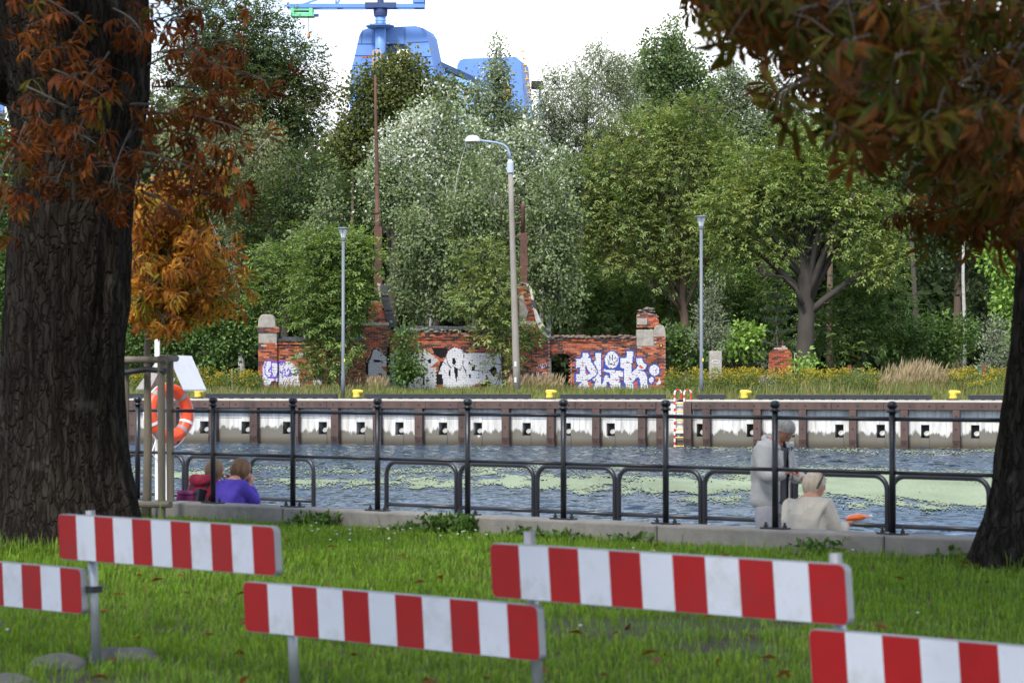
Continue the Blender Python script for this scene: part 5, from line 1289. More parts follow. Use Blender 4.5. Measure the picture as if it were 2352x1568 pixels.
T('ash_sapling', 'yellowish ash sapling half over the wall, left of the concrete lamp', 108, [(1158, 900), (1155, 820), (1130, 700), (1110, 560)], [(1100, 590, 42, 45), (1130, 650, 50, 58), (1085, 690, 42, 40), (1145, 730, 42, 45), (1165, 790, 26, 34), (1120, 770, 30, 22), (1155, 860, 22, 36)], 'locust', 1.2, 8, SG, seed=24)
T('ivy_tuft', 'tuft of dark ivy on the right tower above the tag', 109.4, [(1222, 790), (1220, 775)], [(1215, 772, 18, 16), (1205, 785, 10, 8)], 'shrub', 1.6, 2, SG, seed=25, cat='bush', base_z=2.2, limbs=0)
T('round_shrub', 'dense dark green shrub bank left of the wall behind the lifebuoy', 113, [(480, 885), (480, 800)], [(480, 790, 70, 55), (550, 770, 48, 60), (410, 780, 60, 55), (360, 770, 60, 65), (520, 730, 50, 50), (300, 780, 60, 70), (440, 720, 60, 40)], 'shrub', 1.3, 8, SG, seed=26, cat='shrub')
T('round_tree', 'green tree showing between the left picture edge and the thick trunk', 118, [(10, 880), (10, 700), (15, 350)], [(15, 330, 45, 70), (0, 450, 60, 100), (20, 600, 50, 110), (5, 740, 55, 100), (-60, 500, 60, 250)], 'shrub', 1.1, 14, TG, seed=27)
T('elder_bush', 'green bush just right of the wall pillar', 111.5, [(1565, 885), (1565, 820)], [(1560, 800, 42, 40), (1545, 770, 26, 26), (1590, 825, 30, 26), (1600, 780, 26, 30)], 'shrub', 1.4, 5, SG, seed=28, cat='bush')
T('willow_sapling', 'pale upright willow sapling behind the right lamp', 107, [(1632, 890), (1632, 780), (1634, 660)], [(1634, 680, 14, 36), (1630, 730, 24, 36), (1640, 770, 28, 36), (1615, 770, 20, 30)], 'grey', 1.3, 5, SG, seed=29)
T('elder_bush', 'light green leafy bush left of the little pine', 109, [(1700, 885), (1700, 820)], [(1705, 790, 34, 36), (1690, 765, 18, 24), (1725, 770, 20, 24)], 'bright', 1.3, 4, SG, seed=30, cat='bush')
T('dark_tree', 'leafy green tree in the gap behind the right part of the wall', 124, [(1420, 880), (1420, 760), (1430, 640)], [(1400, 680, 80, 60), (1480, 660, 80, 60), (1440, 730, 100, 50), (1350, 640, 60, 80), (1340, 720, 60, 60), (1520, 720, 60, 60), (1600, 660, 60, 60)], 'ash', 1.0, 16, TG, seed=31)
T('dark_tree', 'leafy green tree filling the gap left of the stout trunk', 126, [(1690, 880), (1690, 760), (1690, 640)], [(1660, 700, 70, 70), (1740, 690, 70, 70), (1620, 640, 70, 60), (1780, 640, 60, 60), (1700, 780, 90, 50), (1780, 760, 50, 60)], 'ash', 1.0, 16, TG, seed=32)
T('hazel_bush', 'round dark bush in front of the deep shade at right', 117, [(2165, 885), (2165, 800)], [(2165, 800, 55, 45), (2200, 770, 40, 40), (2120, 810, 45, 36), (2150, 745, 30, 30)], 'shrub', 1.2, 6, SG, seed=33, cat='bush')
T('hazel_bush', 'low green bush right of the ash thicket', 116, [(2070, 885), (2070, 820)], [(2070, 800, 50, 40), (2040, 780, 36, 40), (2100, 770, 30, 34)], 'shrub', 1.2, 6, SG, seed=34, cat='bush')
T('sea_buckthorn', 'grey green thorny bush by the right rust post', 108, [(2290, 885), (2290, 800)], [(2290, 800, 26, 36), (2285, 755, 16, 28), (2310, 830, 26, 30), (2270, 840, 22, 26)], 'grey', 1.0, 5, SG, seed=35, cat='bush')
T('sumac_sapling', 'leafy yellow green sapling right of the brick pillar stub', 104, [(1848, 890), (1848, 830)], [(1846, 830, 12, 28), (1852, 860, 14, 18)], 'bright', 1.3, 3, SG, seed=36, limbs=0)
# little pine
def pine():
    Y = 113.0; r = np.random.default_rng(41); pr = random.Random(41)
    foot = at(1785, 875, Y); foot.z = .9; top = at(1786, 655, Y)
    root = empty('young_pine', foot, 'small blue green pine left of the stout grey trunk', 'pine', SG)
    mb = MB(); mb.tube([foot, foot.lerp(top, .5), top], [.07, .05, .02], 7); mb.build('trunk', M_bark_brown, root)
    br = MB(); Ps, As = [], []
    for lev in range(9):
        t = .12 + .86 * lev / 8; c = foot.lerp(top, t); n = 6; L_ = 1.25 * (1 - t) ** .75 + .15
        for k in range(n):
            a = 2 * PI * (k + pr.random() * .6) / n; d = Vector((math.cos(a), math.sin(a), .35)).normalized(); tip = c + d * L_ * pr.uniform(.8, 1.15)
            br.tube([c, tip], [.022, .008], 4, False)
            m = 46; tt = r.uniform(.2, 1.05, m)
            for q in tt:
                p = c.lerp(tip, q); Ps.append(p); As.append(np.array(d) * .8 + r.normal(0, .55, 3) + [0, 0, .25])
    br.build('limbs', M_bark_brown, root, kind='stuff')
    P = np.array(Ps); A_ = np.array(As); m = len(P)
    V, F = leaf_quads(P, A_, r.normal(0, 1, (m, 3)), r.uniform(.12, .2, m), r.uniform(.02, .03, m), .0)
    nmesh('needles', V, F, M_leaf, root, cols=np.array([.13, .18, .13]) * r.uniform(.7, 1.25, (m, 1)), kind='stuff')
pine()
# --- the wood behind: one dim mass of leaves with trunks
def wood():
    r = np.random.default_rng(77)
    n = 6500
    px = r.uniform(-260, 2620, n); Yd = r.uniform(144, 168, n)
    top = np.interp(px, [-260, 0, 350, 500, 760, 800, 1100, 1230, 1330, 1500, 1700, 1800, 2000, 2620], [330, 300, 230, 200, 330, 380, 360, 400, 330, 290, 300, 310, 220, 150])
    py = top + (900 - top) * r.random(n) ** .85
    s = Yd / FPX; cen = np.stack([(px - 1176) * s, Yd, E - (py - 872) * s], 1); cen[:, 2] = np.maximum(cen[:, 2], .9)
    out = unit(r.normal(0, 1, (n, 3)) * [1, .5, 1] + [0, -1, .2])
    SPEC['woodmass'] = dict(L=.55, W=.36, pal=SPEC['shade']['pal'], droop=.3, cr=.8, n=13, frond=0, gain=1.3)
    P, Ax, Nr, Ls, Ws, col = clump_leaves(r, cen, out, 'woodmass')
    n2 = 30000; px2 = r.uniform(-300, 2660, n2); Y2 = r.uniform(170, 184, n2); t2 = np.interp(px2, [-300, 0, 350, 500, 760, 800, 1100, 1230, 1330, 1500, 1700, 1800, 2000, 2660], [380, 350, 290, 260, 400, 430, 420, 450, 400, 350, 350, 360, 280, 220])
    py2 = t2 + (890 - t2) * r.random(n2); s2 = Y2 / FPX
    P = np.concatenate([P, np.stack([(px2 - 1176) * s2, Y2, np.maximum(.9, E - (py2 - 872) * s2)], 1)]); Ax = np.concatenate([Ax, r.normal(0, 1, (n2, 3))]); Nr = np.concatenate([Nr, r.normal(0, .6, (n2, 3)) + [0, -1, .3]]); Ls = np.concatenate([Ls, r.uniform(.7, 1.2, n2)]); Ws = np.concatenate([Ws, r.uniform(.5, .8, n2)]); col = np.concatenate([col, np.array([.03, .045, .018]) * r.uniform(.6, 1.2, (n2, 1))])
    V, F = leaf_quads(P, Ax, Nr, Ls, Ws)
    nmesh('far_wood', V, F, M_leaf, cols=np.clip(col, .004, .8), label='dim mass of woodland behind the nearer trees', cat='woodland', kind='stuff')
wood()
pr = random.Random(9)
for k, x in enumerate([330, 470, 705, 800, 1000, 1130, 1330, 1400, 1500, 1660, 1740, 1905, 2110]):
    Y = pr.uniform(126, 142); f = at(x, 880, Y); f.z = .9; h = pr.uniform(11, 14); lean = pr.uniform(-.6, .6); w = pr.uniform(.1, .2)
    where = {330: 'behind the lifebuoy roof', 470: 'left of the goldenrod patch', 705: 'behind the bushy ash', 800: 'behind the left lamp', 1000: 'behind the middle of the wall', 1130: 'behind the yellowish sapling', 1330: 'above the arched doorway', 1400: 'left of the locust stems', 1500: 'behind the wall end pillar', 1660: 'behind the willow sapling', 1740: 'behind the little pine', 1905: 'just right of the stout trunk', 2110: 'in the darkest gap at right'}[x]
    mb = MB(); mb.tube([f, f + Vector((lean * .3, 0, h * .4)), f + Vector((lean, 0, h))], [w * 1.2, w, w * .5], 8)
    mb.build('shaded_tree', M_bark_brown if k % 2 else M_bark_far, label='bare stem of a shaded tree ' + where, cat='tree', group='trunks in the shade of the wood', smooth=True)
# --- meadow strip
def meadow():
    r = np.random.default_rng(5)
    def strip(n, xlo, xhi, dlo, dhi):
        px = r.uniform(xlo, xhi, n); d = r.uniform(dlo, dhi, n); k = (px - 1176) / FPX; Y0 = 95.55 / (1 + .2815 * k); Y = Y0 + d
        X = k * Y; Z = QUAY_Z - .02 + .12 * np.clip(d / 12, 0, 1)
        return px, d, np.stack([X, Y, Z], 1)
    # grass
    n = 60000; px, d, P = strip(n, -80, 2430, .5, 26)
    tuft = fbm(np.stack([P[:, 0] * .5, P[:, 1] * .5, P[:, 0] * 0], 1), 12, 3)
    h = (.16 + .55 * tuft) * r.uniform(.5, 1.3, n) * np.clip(.35 + d / 5, 0, 1)
    right = np.clip((px - 1500) / 500, 0, 1); h *= 1 + .35 * right
    ax = unit(np.stack([r.normal(.1, .28, n), r.normal(0, .28, n), np.ones(n)], 1))
    V, F = leaf_quads(P, ax, r.normal(0, 1, (n, 3)), h, r.uniform(.02, .045, n), .1)
    pal = np.array([(.19, .205, .06), (.16, .205, .055), (.24, .215, .085), (.13, .18, .045), (.29, .245, .12)])
    hue = fbm(np.stack([P[:, 0] * .25, P[:, 1] * .25, P[:, 0] * 0], 1), 15, 3)
    ci = np.clip((hue * 6 - .8 + r.normal(0, .8, n)), 0, 4).astype(int)
    nmesh('meadow_grass', V, F, M_leaf, cols=pal[ci] * r.uniform(.75, 1.2, (n, 1)), label='rough yellow green meadow grass along the far quay', cat='grass', kind='stuff')
    # weeds with broad leaves and goldenrod
    def zone(n):
        Z = [(430, 600, 6, 15, 1.2), (1530, 1740, 4, 13, 1.3), (1640, 1960, 4, 12, 1.4), (1930, 2010, 3, 10, .8), (1980, 2330, 8, 17, 1.6), (2180, 2352, 4, 12, .7), (300, 440, 7, 15, .7)]
        w = np.array([z[4] for z in Z]); c = r.choice(len(Z), n, p=w / w.sum()); out = []
        for k, z in enumerate(Z):
            m = (c == k).sum(); out.append(strip(m, z[0], z[1], z[2], z[3])[2])
        return np.concatenate(out)
    P = zone(1500); n = len(P); hh = r.uniform(.55, 1.15, n)
    k = 26; idx = np.repeat(np.arange(n), k); t = r.random(len(idx)) ** .8
    Q = P[idx] + np.stack([r.normal(0, .10, len(idx)), r.normal(0, .10, len(idx)), t * hh[idx] * .92], 1)
    V, F = leaf_quads(Q, r.normal(0, 1, Q.shape) + [0, 0, .5], r.normal(0, 1, Q.shape) + [0, 0, .6], r.uniform(.10, .2, len(Q)), r.uniform(.03, .06, len(Q)))
    c1 = np.array([(.085, .135, .032), (.11, .155, .04), (.14, .165, .05)])[r.integers(0, 3, len(Q))] * r.uniform(.75, 1.2, (len(Q), 1))
    fl = (fbm(P * [.6, .6, 0], 19, 2) + r.normal(0, .06, n)) > .56; fi = np.where(fl)[0]; k2 = 22; idf = np.repeat(fi, k2)
    Qf = P[idf] + np.stack([r.normal(0, .13, len(idf)), r.normal(0, .13, len(idf)), hh[idf] * r.uniform(.86, 1.1, len(idf))], 1)
    V2, F2 = leaf_quads(Qf, r.normal(0, 1, Qf.shape), r.normal(0, 1, Qf.shape), r.uniform(.06, .12, len(Qf)), r.uniform(.04, .07, len(Qf)))
    c2 = np.array([(.36, .28, .02), (.44, .34, .03), (.26, .23, .03)])[r.integers(0, 3, len(Qf))] * r.uniform(.8, 1.1, (len(Qf), 1))
    nmesh('goldenrod', np.concatenate([V, V2]), np.concatenate([F, F2 + len(V)]), M_leaf, cols=np.concatenate([c1, c2]), label='flowering yellow goldenrod and weeds behind the far quay', cat='goldenrod', kind='stuff')
    # tan reed grass
    out = []
    for (a, b, d0, d1, m) in ((2030, 2160, 7, 14, 1500), (1160, 1290, 9, 13.5, 420), (840, 880, 8, 12, 260), (640, 860, 9, 13, 260)): out.append(strip(m, a, b, d0, d1)[2])
    P = np.concatenate(out); n = len(P); hh = np.concatenate([r.uniform(.8, 1.45, 1500), r.uniform(.5, .95, 420), r.uniform(.5, .9, 260), r.uniform(.35, .8, 260)])
    cx_ = P[:1500, 0].mean(); P[:1500, 0] = cx_ + r.normal(0, .95, 1500) + .5 * np.sin(r.integers(0, 5, 1500) * 2.1); hh[:1500] *= np.clip(1.1 - .28 * np.abs(P[:1500, 0] - cx_), .4, 1.1) * r.uniform(.7, 1.1, 1500)
    ax = unit(np.stack([r.normal(.12, .14, n), r.normal(0, .14, n), np.ones(n)], 1))
    V, F = leaf_quads(P, ax, r.normal(0, 1, (n, 3)), hh, np.full(n, .025), .02)
    Q = P + ax * hh[:, None] * .78; V2, F2 = leaf_quads(Q, ax + [.15, 0, 0], r.normal(0, 1, (n, 3)), hh * .34, np.full(n, .06), .05)
    nmesh('reed_grass', np.concatenate([V, V2]), np.concatenate([F, F2 + len(V)]), M_leaf, cols=np.concatenate([np.array([.26, .22, .10]) * r.uniform(.7, 1.15, (n, 1)), np.array([.38, .29, .19]) * r.uniform(.8, 1.15, (n, 1))]), label='tan feathery reed grass in clumps on the far bank', cat='reed grass', kind='stuff')
meadow()
# ================================================================= near railing
M_blk = pm('black_rail_paint', (0.012, 0.014, 0.02), 0.38, 0.2, 6, coat=0.0, spec=0.5)
rail = empty('railing', rail_pt(0, 0, KERB_Z), 'black tubular steel railing with ball topped posts on the kerb', 'railing')
POSTS = list(range(-9, 13))
for i in POSTS:
    p = rail_pt(i * BAY, 0, KERB_Z)
    mb = MB(); mb.tube([p, p + Vector((0, 0, 1.07))], .0295, 14); po = mb.build('post', M_blk, rail, smooth=True)
    mb = MB(); mb.lathe([(.044, 1.055), (.05, 1.06), (.05, 1.075), (.03, 1.08), (.03, 1.088), (.038, 1.094), (.046, 1.108), (.048, 1.122), (.044, 1.138), (.03, 1.15), (.012, 1.155)], p, 14); mb.build('ball_finial', M_blk, po, smooth=True)
    mb = MB(); mb.box(p + Vector((0, 0, .008)), (.26, .11, .016), M3); mb.build('base_plate', M_blk, po)
    for s in (-1, 1):
        mb = MB(); mb.lathe([(.02, 0), (.02, .02), (.012, .022), (.012, .045)], p + RD * (.10 * s) + Vector((0, 0, .016)), 6); mb.build('anchor_bolt', M_blk, po)
for i in POSTS[:-1]:
    a, b = rail_pt(i * BAY, 0), rail_pt((i + 1) * BAY, 0)
    for z, r in ((KERB_Z + 1.0, .019), (KERB_Z + .535, .0175)):
        mb = MB(); mb.tube([a + RD * .03 + Vector((0, 0, z)), b - RD * .03 + Vector((0, 0, z))], r, 12); mb.build('rail', M_blk, rail, smooth=True)
# hoop barriers at the water's edge
HOFF = 4.55; s = -12.0
HP = 1.222
names = {}
s0 = None
# offset so that a hoop starts at view column 888
def rail_s_at(x, off):
    lo, hi = -15.0, 20.0
    for _ in range(60):
        m = (lo + hi) / 2; p = rail_pt(m, off)
        if p.x / p.y * FPX + 1176 < x: lo = m
        else: hi = m
    return lo
s0 = rail_s_at(888, HOFF)
for k in [q for q in range(-7, 11) if q != -1]:
    a = s0 + k * HP; b = a + HP - .055
    zt = PROM_Z + 1.06; rr = .16
    pa, pb = rail_pt(a, HOFF, PROM_Z), rail_pt(b, HOFF, PROM_Z)
    nth = {-7: 'far left behind the thick trunk', -6: 'left end, second behind the thick trunk', -5: 'left end, third behind the thick trunk', -4: 'behind the tree stakes', -3: 'behind the person in the red jacket', -2: 'behind the person in the violet jacket', 0: 'first right of the gap beside the violet jacket', 1: 'second right of the gap, left of the middle', 2: 'in the middle, third right of the gap',
           3: 'below the wall ladder, fourth right of the gap', 4: 'just left of the standing man', 5: 'behind the standing man and the seated woman', 6: 'right of the woman holding the orange bag', 7: 'touching the right trunk', 8: 'hidden behind the right trunk', 9: 'beyond the right trunk', 10: 'far right end'}
    root = empty('hoop_barrier', (pa + pb) / 2, 'black hoop barrier at the water, ' + nth[k], 'barrier', 'hoop barriers along the water')
    pts = [pa]
    for t in range(0, 7):
        an = PI / 2 * t / 6; pts.append(rail_pt(a + rr - rr * math.cos(an), HOFF, zt - rr + rr * math.sin(an)))
    for t in range(0, 7):
        an = PI / 2 * t / 6; pts.append(rail_pt(b - rr + rr * math.sin(an), HOFF, zt - rr + rr * math.cos(an)))
    pts.append(pb)
    mb = MB(); mb.tube(pts, .030, 12); mb.build('hoop', M_blk, root, smooth=True)
    mb = MB(); mb.tube([rail_pt(a, HOFF, PROM_Z + .52), rail_pt(b, HOFF, PROM_Z + .52)], .026, 10); mb.build('cross_bar', M_blk, root, smooth=True)

# ================================================================= striped road barriers
M_bred = pm('sheet_red', (0.34, 0.005, 0.007), 0.40, 0.10, 4, spec=.35, dark=(.22, .02, .02), dark_amt=.45, dscale=3.5)
M_bwht = pm('sheet_white', (0.60, 0.615, 0.68), 0.38, 0.05, 3, spec=.5, dark=(.40, .39, .37), dark_amt=.5, dscale=3.5)
M_alu = pm('board_edge', (0.30, 0.31, 0.33), 0.5, 0.1, 4, metal=.3)
M_galv = pm('galv_post', (0.40, 0.41, 0.43), 0.45, 0.15, 8, metal=.6)
BA = Vector((-2.594, 13.88, 0)); BBv = Vector((1.433, 10.28, 0)); BDir = (BBv - BA).normalized(); BNrm = Vector((-BDir.y, BDir.x, 0))
if BNrm.y > 0: BNrm = -BNrm
SH = -0.075                      # the whole row leans a little to the left
def bpt(s, z, off=0.0):
    p = BA + BDir * (s + SH * (z - .6)) + BNrm * off
    return Vector((p.x, p.y, z))
def s_of(x):
    lo, hi = -6.0, 12.0
    for _ in range(50):
        m = (lo + hi) / 2; p = BA + BDir * m
        if p.x / p.y * FPX + 1176 < x: lo = m
        else: hi = m
    return lo
BOARDS = [(s_of(185) - 2.0, s_of(185), .325, .575, 'lower striped board at the left edge, end rounded near the thick trunk'),
          (s_of(140), s_of(635), .628, .878, 'upper red and white striped board in front of the thick trunk'),
          (s_of(560), s_of(1232), .325, .580, 'lower striped board left of the middle of the lawn'),
          (s_of(1133), s_of(1947), .610, .862, 'upper striped board in the middle right of the lawn'),
          (s_of(1857), s_of(1857) + 2.03, .325, .578, 'lower striped board running out of the right bottom corner')]
PST = [s_of(190), s_of(642), s_of(1200), s_of(1905)]
for s0_, s1_, z0, z1, lb in BOARDS:
    root = empty('barrier_board', bpt((s0_ + s1_) / 2, z0), lb, 'road barrier', 'striped road barrier boards')
    L_ = s1_ - s0_; rr = .028
    # backing plate with rounded corners and a rim
    def outline(m, off, g=0.0):
        P = []
        for (cs, cz, a0) in ((s1_ - rr, z1 - rr, 0), (s0_ + rr, z1 - rr, 90), (s0_ + rr, z0 + rr, 180), (s1_ - rr, z0 + rr, 270)):
            for t in range(0, 5):
                an = math.radians(a0 + 90 * t / 4); P.append(bpt(cs + (rr + g) * math.cos(an), cz + (rr + g) * math.sin(an), off))
        return P
    mb = MB(); mb.prism(outline(mb, 0.0, .004), -BNrm * .045); mb.build('back_plate', M_alu, root)
    n = 11
    for k in range(n):
        a, b = s0_ + L_ * k / n, s0_ + L_ * (k + 1) / n; off = .0035
        if k == 0: P = [bpt(b, z0, off), bpt(b, z1, off)] + [bpt(a + rr + rr * math.cos(math.radians(t)), z1 - rr + rr * math.sin(math.radians(t)), off) for t in (90, 120, 150, 180)] + [bpt(a + rr + rr * math.cos(math.radians(t)), z0 + rr + rr * math.sin(math.radians(t)), off) for t in (180, 210, 240, 270)]
        elif k == n - 1: P = [bpt(a, z1, off), bpt(a, z0, off)] + [bpt(b - rr + rr * math.cos(math.radians(t)), z0 + rr + rr * math.sin(math.radians(t)), off) for t in (270, 300, 330, 360)] + [bpt(b - rr + rr * math.cos(math.radians(t)), z1 - rr + rr * math.sin(math.radians(t)), off) for t in (0, 30, 60, 90)]
        else: P = [bpt(a, z0, off), bpt(b, z0, off), bpt(b, z1, off), bpt(a, z1, off)]
        mb = MB(); mb.prism(P, -BNrm * .004); mb.build('stripe', M_bred if k % 2 == 0 else M_bwht, root)
tops = [.905, .56, .925, .905]
plab = ['galvanised barrier post with a stone at its foot, left', 'galvanised barrier post under the lower board, left of the middle', 'galvanised barrier post joining the two middle boards', 'galvanised barrier post at the right end of the upper middle board']
for s_, tp, lb in zip(PST, tops, plab):
    z0 = float(lawn_z(*bpt(s_, 0).xy)) - .05
    mb = MB(); mb.tube([bpt(s_, z0, -.075), bpt(s_, tp, -.075)], .027, 14)
    root = mb.build('barrier_post', M_galv, smooth=True, label=lb, cat='post', group='barrier posts')
    for zc in (.46, .75):
        if zc < tp:
            mb = MB(); mb.box(bpt(s_, zc, -.065), (.09, .075, .035), Matrix((BDir, -BNrm, Vector((0, 0, 1)))).transposed()); mb.build('clamp', M_dark, root)
# stones at the foot of the left post and in the corner
def rock(x, y, rx, ry, rz, seed, lb, mat, sink=.4):
    bm = bmesh.new(); bmesh.ops.create_icosphere(bm, subdivisions=4, radius=1)
    co = np.array([v.co for v in bm.verts]); n = fbm(co * 1.6 + seed, seed, 4) - .5
    co = co * (1 + .55 * n[:, None]) * [rx, ry, rz]; z = float(lawn_z(x, y))
    mb = MB(); mb.add([(x + c[0], y + c[1], z + c[2] - rz * sink + rz * .5) for c in co], [tuple(v.index for v in f.verts) for f in bm.faces]); bm.free()
    return mb.build('boulder', mat, smooth=True, label=lb, cat='stone', group='stones in the lawn')
M_stone = pm('field_stone', (.11, .11, .10), .9, .35, 8, .4, 40, dark=(.06, .07, .04), dark_amt=.6, dscale=5)
def on_lawn(x, y):
    p = at(x, y, 12)
    for _ in range(12):
        d = (p - Vector((0, 0, E))); z = float(lawn_z(p.x, p.y)); t = (z - E) / d.z; p = Vector((0, 0, E)) + d * t
    return p
q = on_lawn(135, 1535); rock(q.x, q.y, .17, .12, .075, 3, 'flat grey stone left of the left barrier post foot', M_stone)
q = on_lawn(285, 1522); rock(q.x, q.y, .22, .12, .09, 5, 'long grey stone half sunk right of the left barrier post foot', M_stone)
q = on_lawn(-5, 1445); rock(q.x, q.y, .06, .06, .05, 8, 'small stone at the left edge of the lawn', M_stone)
q = on_lawn(20, 1580); rock(q.x, q.y, .16, .2, .07, 9, 'dark stone in the bottom left corner', M_stone)

# ================================================================= two old chestnut trees
def bark_near():
    m, nt, out = new_mat('old_bark'); N, L = nt.nodes, nt.links
    b = N.new('ShaderNodeBsdfPrincipled'); b.inputs['Roughness'].default_value = .95; b.inputs['Specular IOR Level'].default_value = .05; L.new(b.outputs[0], out.inputs[0])
    tc = N.new('ShaderNodeTexCoord'); mp = N.new('ShaderNodeMapping'); mp.inputs['Scale'].default_value = (1, 1, .15); L.new(tc.outputs['Object'], mp.inputs[0])
    n = N.new('ShaderNodeTexNoise'); n.inputs['Scale'].default_value = 15; n.inputs['Detail'].default_value = 6; n.inputs['Roughness'].default_value = .6; L.new(mp.outputs[0], n.inputs['Vector'])
    r = N.new('ShaderNodeValToRGB'); e = r.color_ramp.elements; e[0].position = .40; e[0].color = (.014, .011, .009, 1); e[1].position = .68; e[1].color = (.050, .043, .036, 1)
    L.new(n.outputs['Fac'], r.inputs[0])
    wv = N.new('ShaderNodeTexNoise'); wv.inputs['Scale'].default_value = 5; wv.inputs['Detail'].default_value = 3; L.new(tc.outputs['Object'], wv.inputs['Vector'])
    ad = N.new('ShaderNodeVectorMath'); ad.operation = 'MULTIPLY_ADD'; L.new(wv.outputs['Color'], ad.inputs[0]); ad.inputs[1].default_value = (.16, .16, .05); L.new(mp.outputs[0], ad.inputs[2])
    vo = N.new('ShaderNodeTexVoronoi'); vo.feature = 'DISTANCE_TO_EDGE'; vo.inputs['Scale'].default_value = 19; L.new(ad.outputs[0], vo.inputs['Vector'])
    cr = N.new('ShaderNodeMapRange'); cr.inputs[1].default_value = .0; cr.inputs[2].default_value = .12; L.new(vo.outputs['Distance'], cr.inputs[0])
    cm = N.new('ShaderNodeMix'); cm.data_type = 'RGBA'; L.new(cr.outputs[0], cm.inputs[0]); cm.inputs[6].default_value = (.015, .0125, .010, 1); L.new(r.outputs[0], cm.inputs[7])
    hs = N.new('ShaderNodeMath'); hs.operation = 'MULTIPLY_ADD'; L.new(cr.outputs[0], hs.inputs[0]); hs.inputs[1].default_value = .8; L.new(n.outputs['Fac'], hs.inputs[2])
    n2 = N.new('ShaderNodeTexNoise'); n2.inputs['Scale'].default_value = 2.3; n2.inputs['Detail'].default_value = 8; L.new(tc.outputs['Object'], n2.inputs['Vector'])
    mr = N.new('ShaderNodeMapRange'); mr.inputs[1].default_value = .62; mr.inputs[2].default_value = .70; mr.inputs[4].default_value = .5; L.new(n2.outputs['Fac'], mr.inputs[0])
    mx = N.new('ShaderNodeMix'); mx.data_type = 'RGBA'; L.new(mr.outputs[0], mx.inputs[0]); L.new(cm.outputs[2], mx.inputs[6]); mx.inputs[7].default_value = (.11, .10, .085, 1)
    L.new(mx.outputs[2], b.inputs['Base Color'])
    bp = N.new('ShaderNodeBump'); bp.inputs['Strength'].default_value = .7; bp.inputs['Distance'].default_value = .05; L.new(hs.outputs[0], bp.inputs['Height']); L.new(bp.outputs[0], b.inputs['Normal'])
    return m
M_bark = bark_near()
def big_trunk(parent, name, levels, seg=120, rows=220, seed=0, flare=None, amp=.055):
    """levels: (centre, radius x, radius y) from the foot up; furrowed surface"""
    zs = np.linspace(0, 1, rows); K = len(levels)
    tt = np.linspace(0, 1, K)
    cx, cy, cz = [np.interp(zs, tt, [l[0][i] for l in levels]) for i in range(3)]
    rx = np.interp(zs, tt, [l[1] for l in levels]); ry = np.interp(zs, tt, [l[2] for l in levels])
    for arr in (cx, cy, rx, ry):
        k = np.ones(9) / 9; arr[4:-4] = np.convolve(arr, k, 'valid')
    th = np.linspace(0, 2 * PI, seg, endpoint=False)
    Zi, Th = np.meshgrid(np.arange(rows), th, indexing='ij')
    ca, sa = np.cos(Th), np.sin(Th); zz = cz[Zi]
    base = np.stack([ca.ravel() * 6.0, sa.ravel() * 6.0, zz.ravel() * .9], 1)
    f1 = fbm(base + [0, 0, seed], seed + 1, 4).reshape(ca.shape); f2 = np.abs(fbm(base * [2.0, 2.0, .8] + seed, seed + 9, 4).reshape(ca.shape) - .5) * 2
    big = fbm(np.stack([ca.ravel() * 1.2, sa.ravel() * 1.2, zz.ravel() * .45], 1) + seed, seed + 4, 3).reshape(ca.shape) - .5
    disp = amp * ((f1 - .5) * 1.6 + (f2 - .35) * 1.5) + .18 * big * rx[Zi]
    if flare: disp = disp + flare * np.exp(-(zz - cz[0]) / .45) * (.5 + .5 * np.cos(Th * 5 + seed)) ** 2
    X = cx[Zi] + ca * (rx[Zi] + disp); Y_ = cy[Zi] + sa * (ry[Zi] + disp)
    V = np.stack([X.ravel(), Y_.ravel(), zz.ravel()], 1)
    i = np.arange(rows - 1)[:, None] * seg; j = np.arange(seg)[None, :]; j2 = (j + 1) % seg
    F = np.stack([i + j, i + j2, i + seg + j2, i + seg + j], -1).reshape(-1, 4)
    return nmesh(name, V, F, M_bark, parent, smooth=True)
M_cleaf = leafm('chestnut_leaves', .38, .6, .10)
def chestnut_template(seed, nl=7):
    """a palmate leaf lying roughly in the xy plane, stalk end at the origin, about 1 unit across; drooping and curling"""
    r = np.random.default_rng(seed); V, F = [], []
    for k in range(nl):
        a = math.radians(-115 + 230 * k / (nl - 1)) + r.normal(0, .08); L_ = (.62 - .2 * abs(k - (nl - 1) / 2) / (nl / 2)) * r.uniform(.85, 1.1); w = L_ * r.uniform(.2, .32)
        d = np.array([math.cos(a), math.sin(a), 0]); s = np.array([-d[1], d[0], 0]); dr = r.uniform(.3, 1.15); cu = r.uniform(-.10, .16)
        b = len(V)
        def pt(t, side, up=0): return d * L_ * t * (1 - .25 * dr * t) + s * side + np.array([0, 0, -dr * L_ * t * t * 1.1 + up])
        V += [pt(0, 0), pt(.4, w * .28, cu * .4), pt(.4, 0), pt(.4, -w * .28, cu * .4), pt(.72, w * .5, cu), pt(.72, 0), pt(.72, -w * .5, cu), pt(1.0, 0, -.03)]
        F += [(b, b + 2, b + 1, b + 1), (b, b + 3, b + 2, b + 2), (b + 1, b + 2, b + 5, b + 4), (b + 2, b + 3, b + 6, b + 5), (b + 4, b + 5, b + 7, b + 7), (b + 5, b + 6, b + 7, b + 7)]
    return np.array(V), F
TEMPL = []
for sd_ in range(5):
    v_, f_ = chestnut_template(sd_ + 3, 7 if sd_ % 2 else 6)
    tri = []
    for f in f_:
        if f[2] == f[3]: tri.append(f[:3])
        else: tri += [(f[0], f[1], f[2]), (f[0], f[2], f[3])]
    TEMPL.append((v_, np.array(tri)))
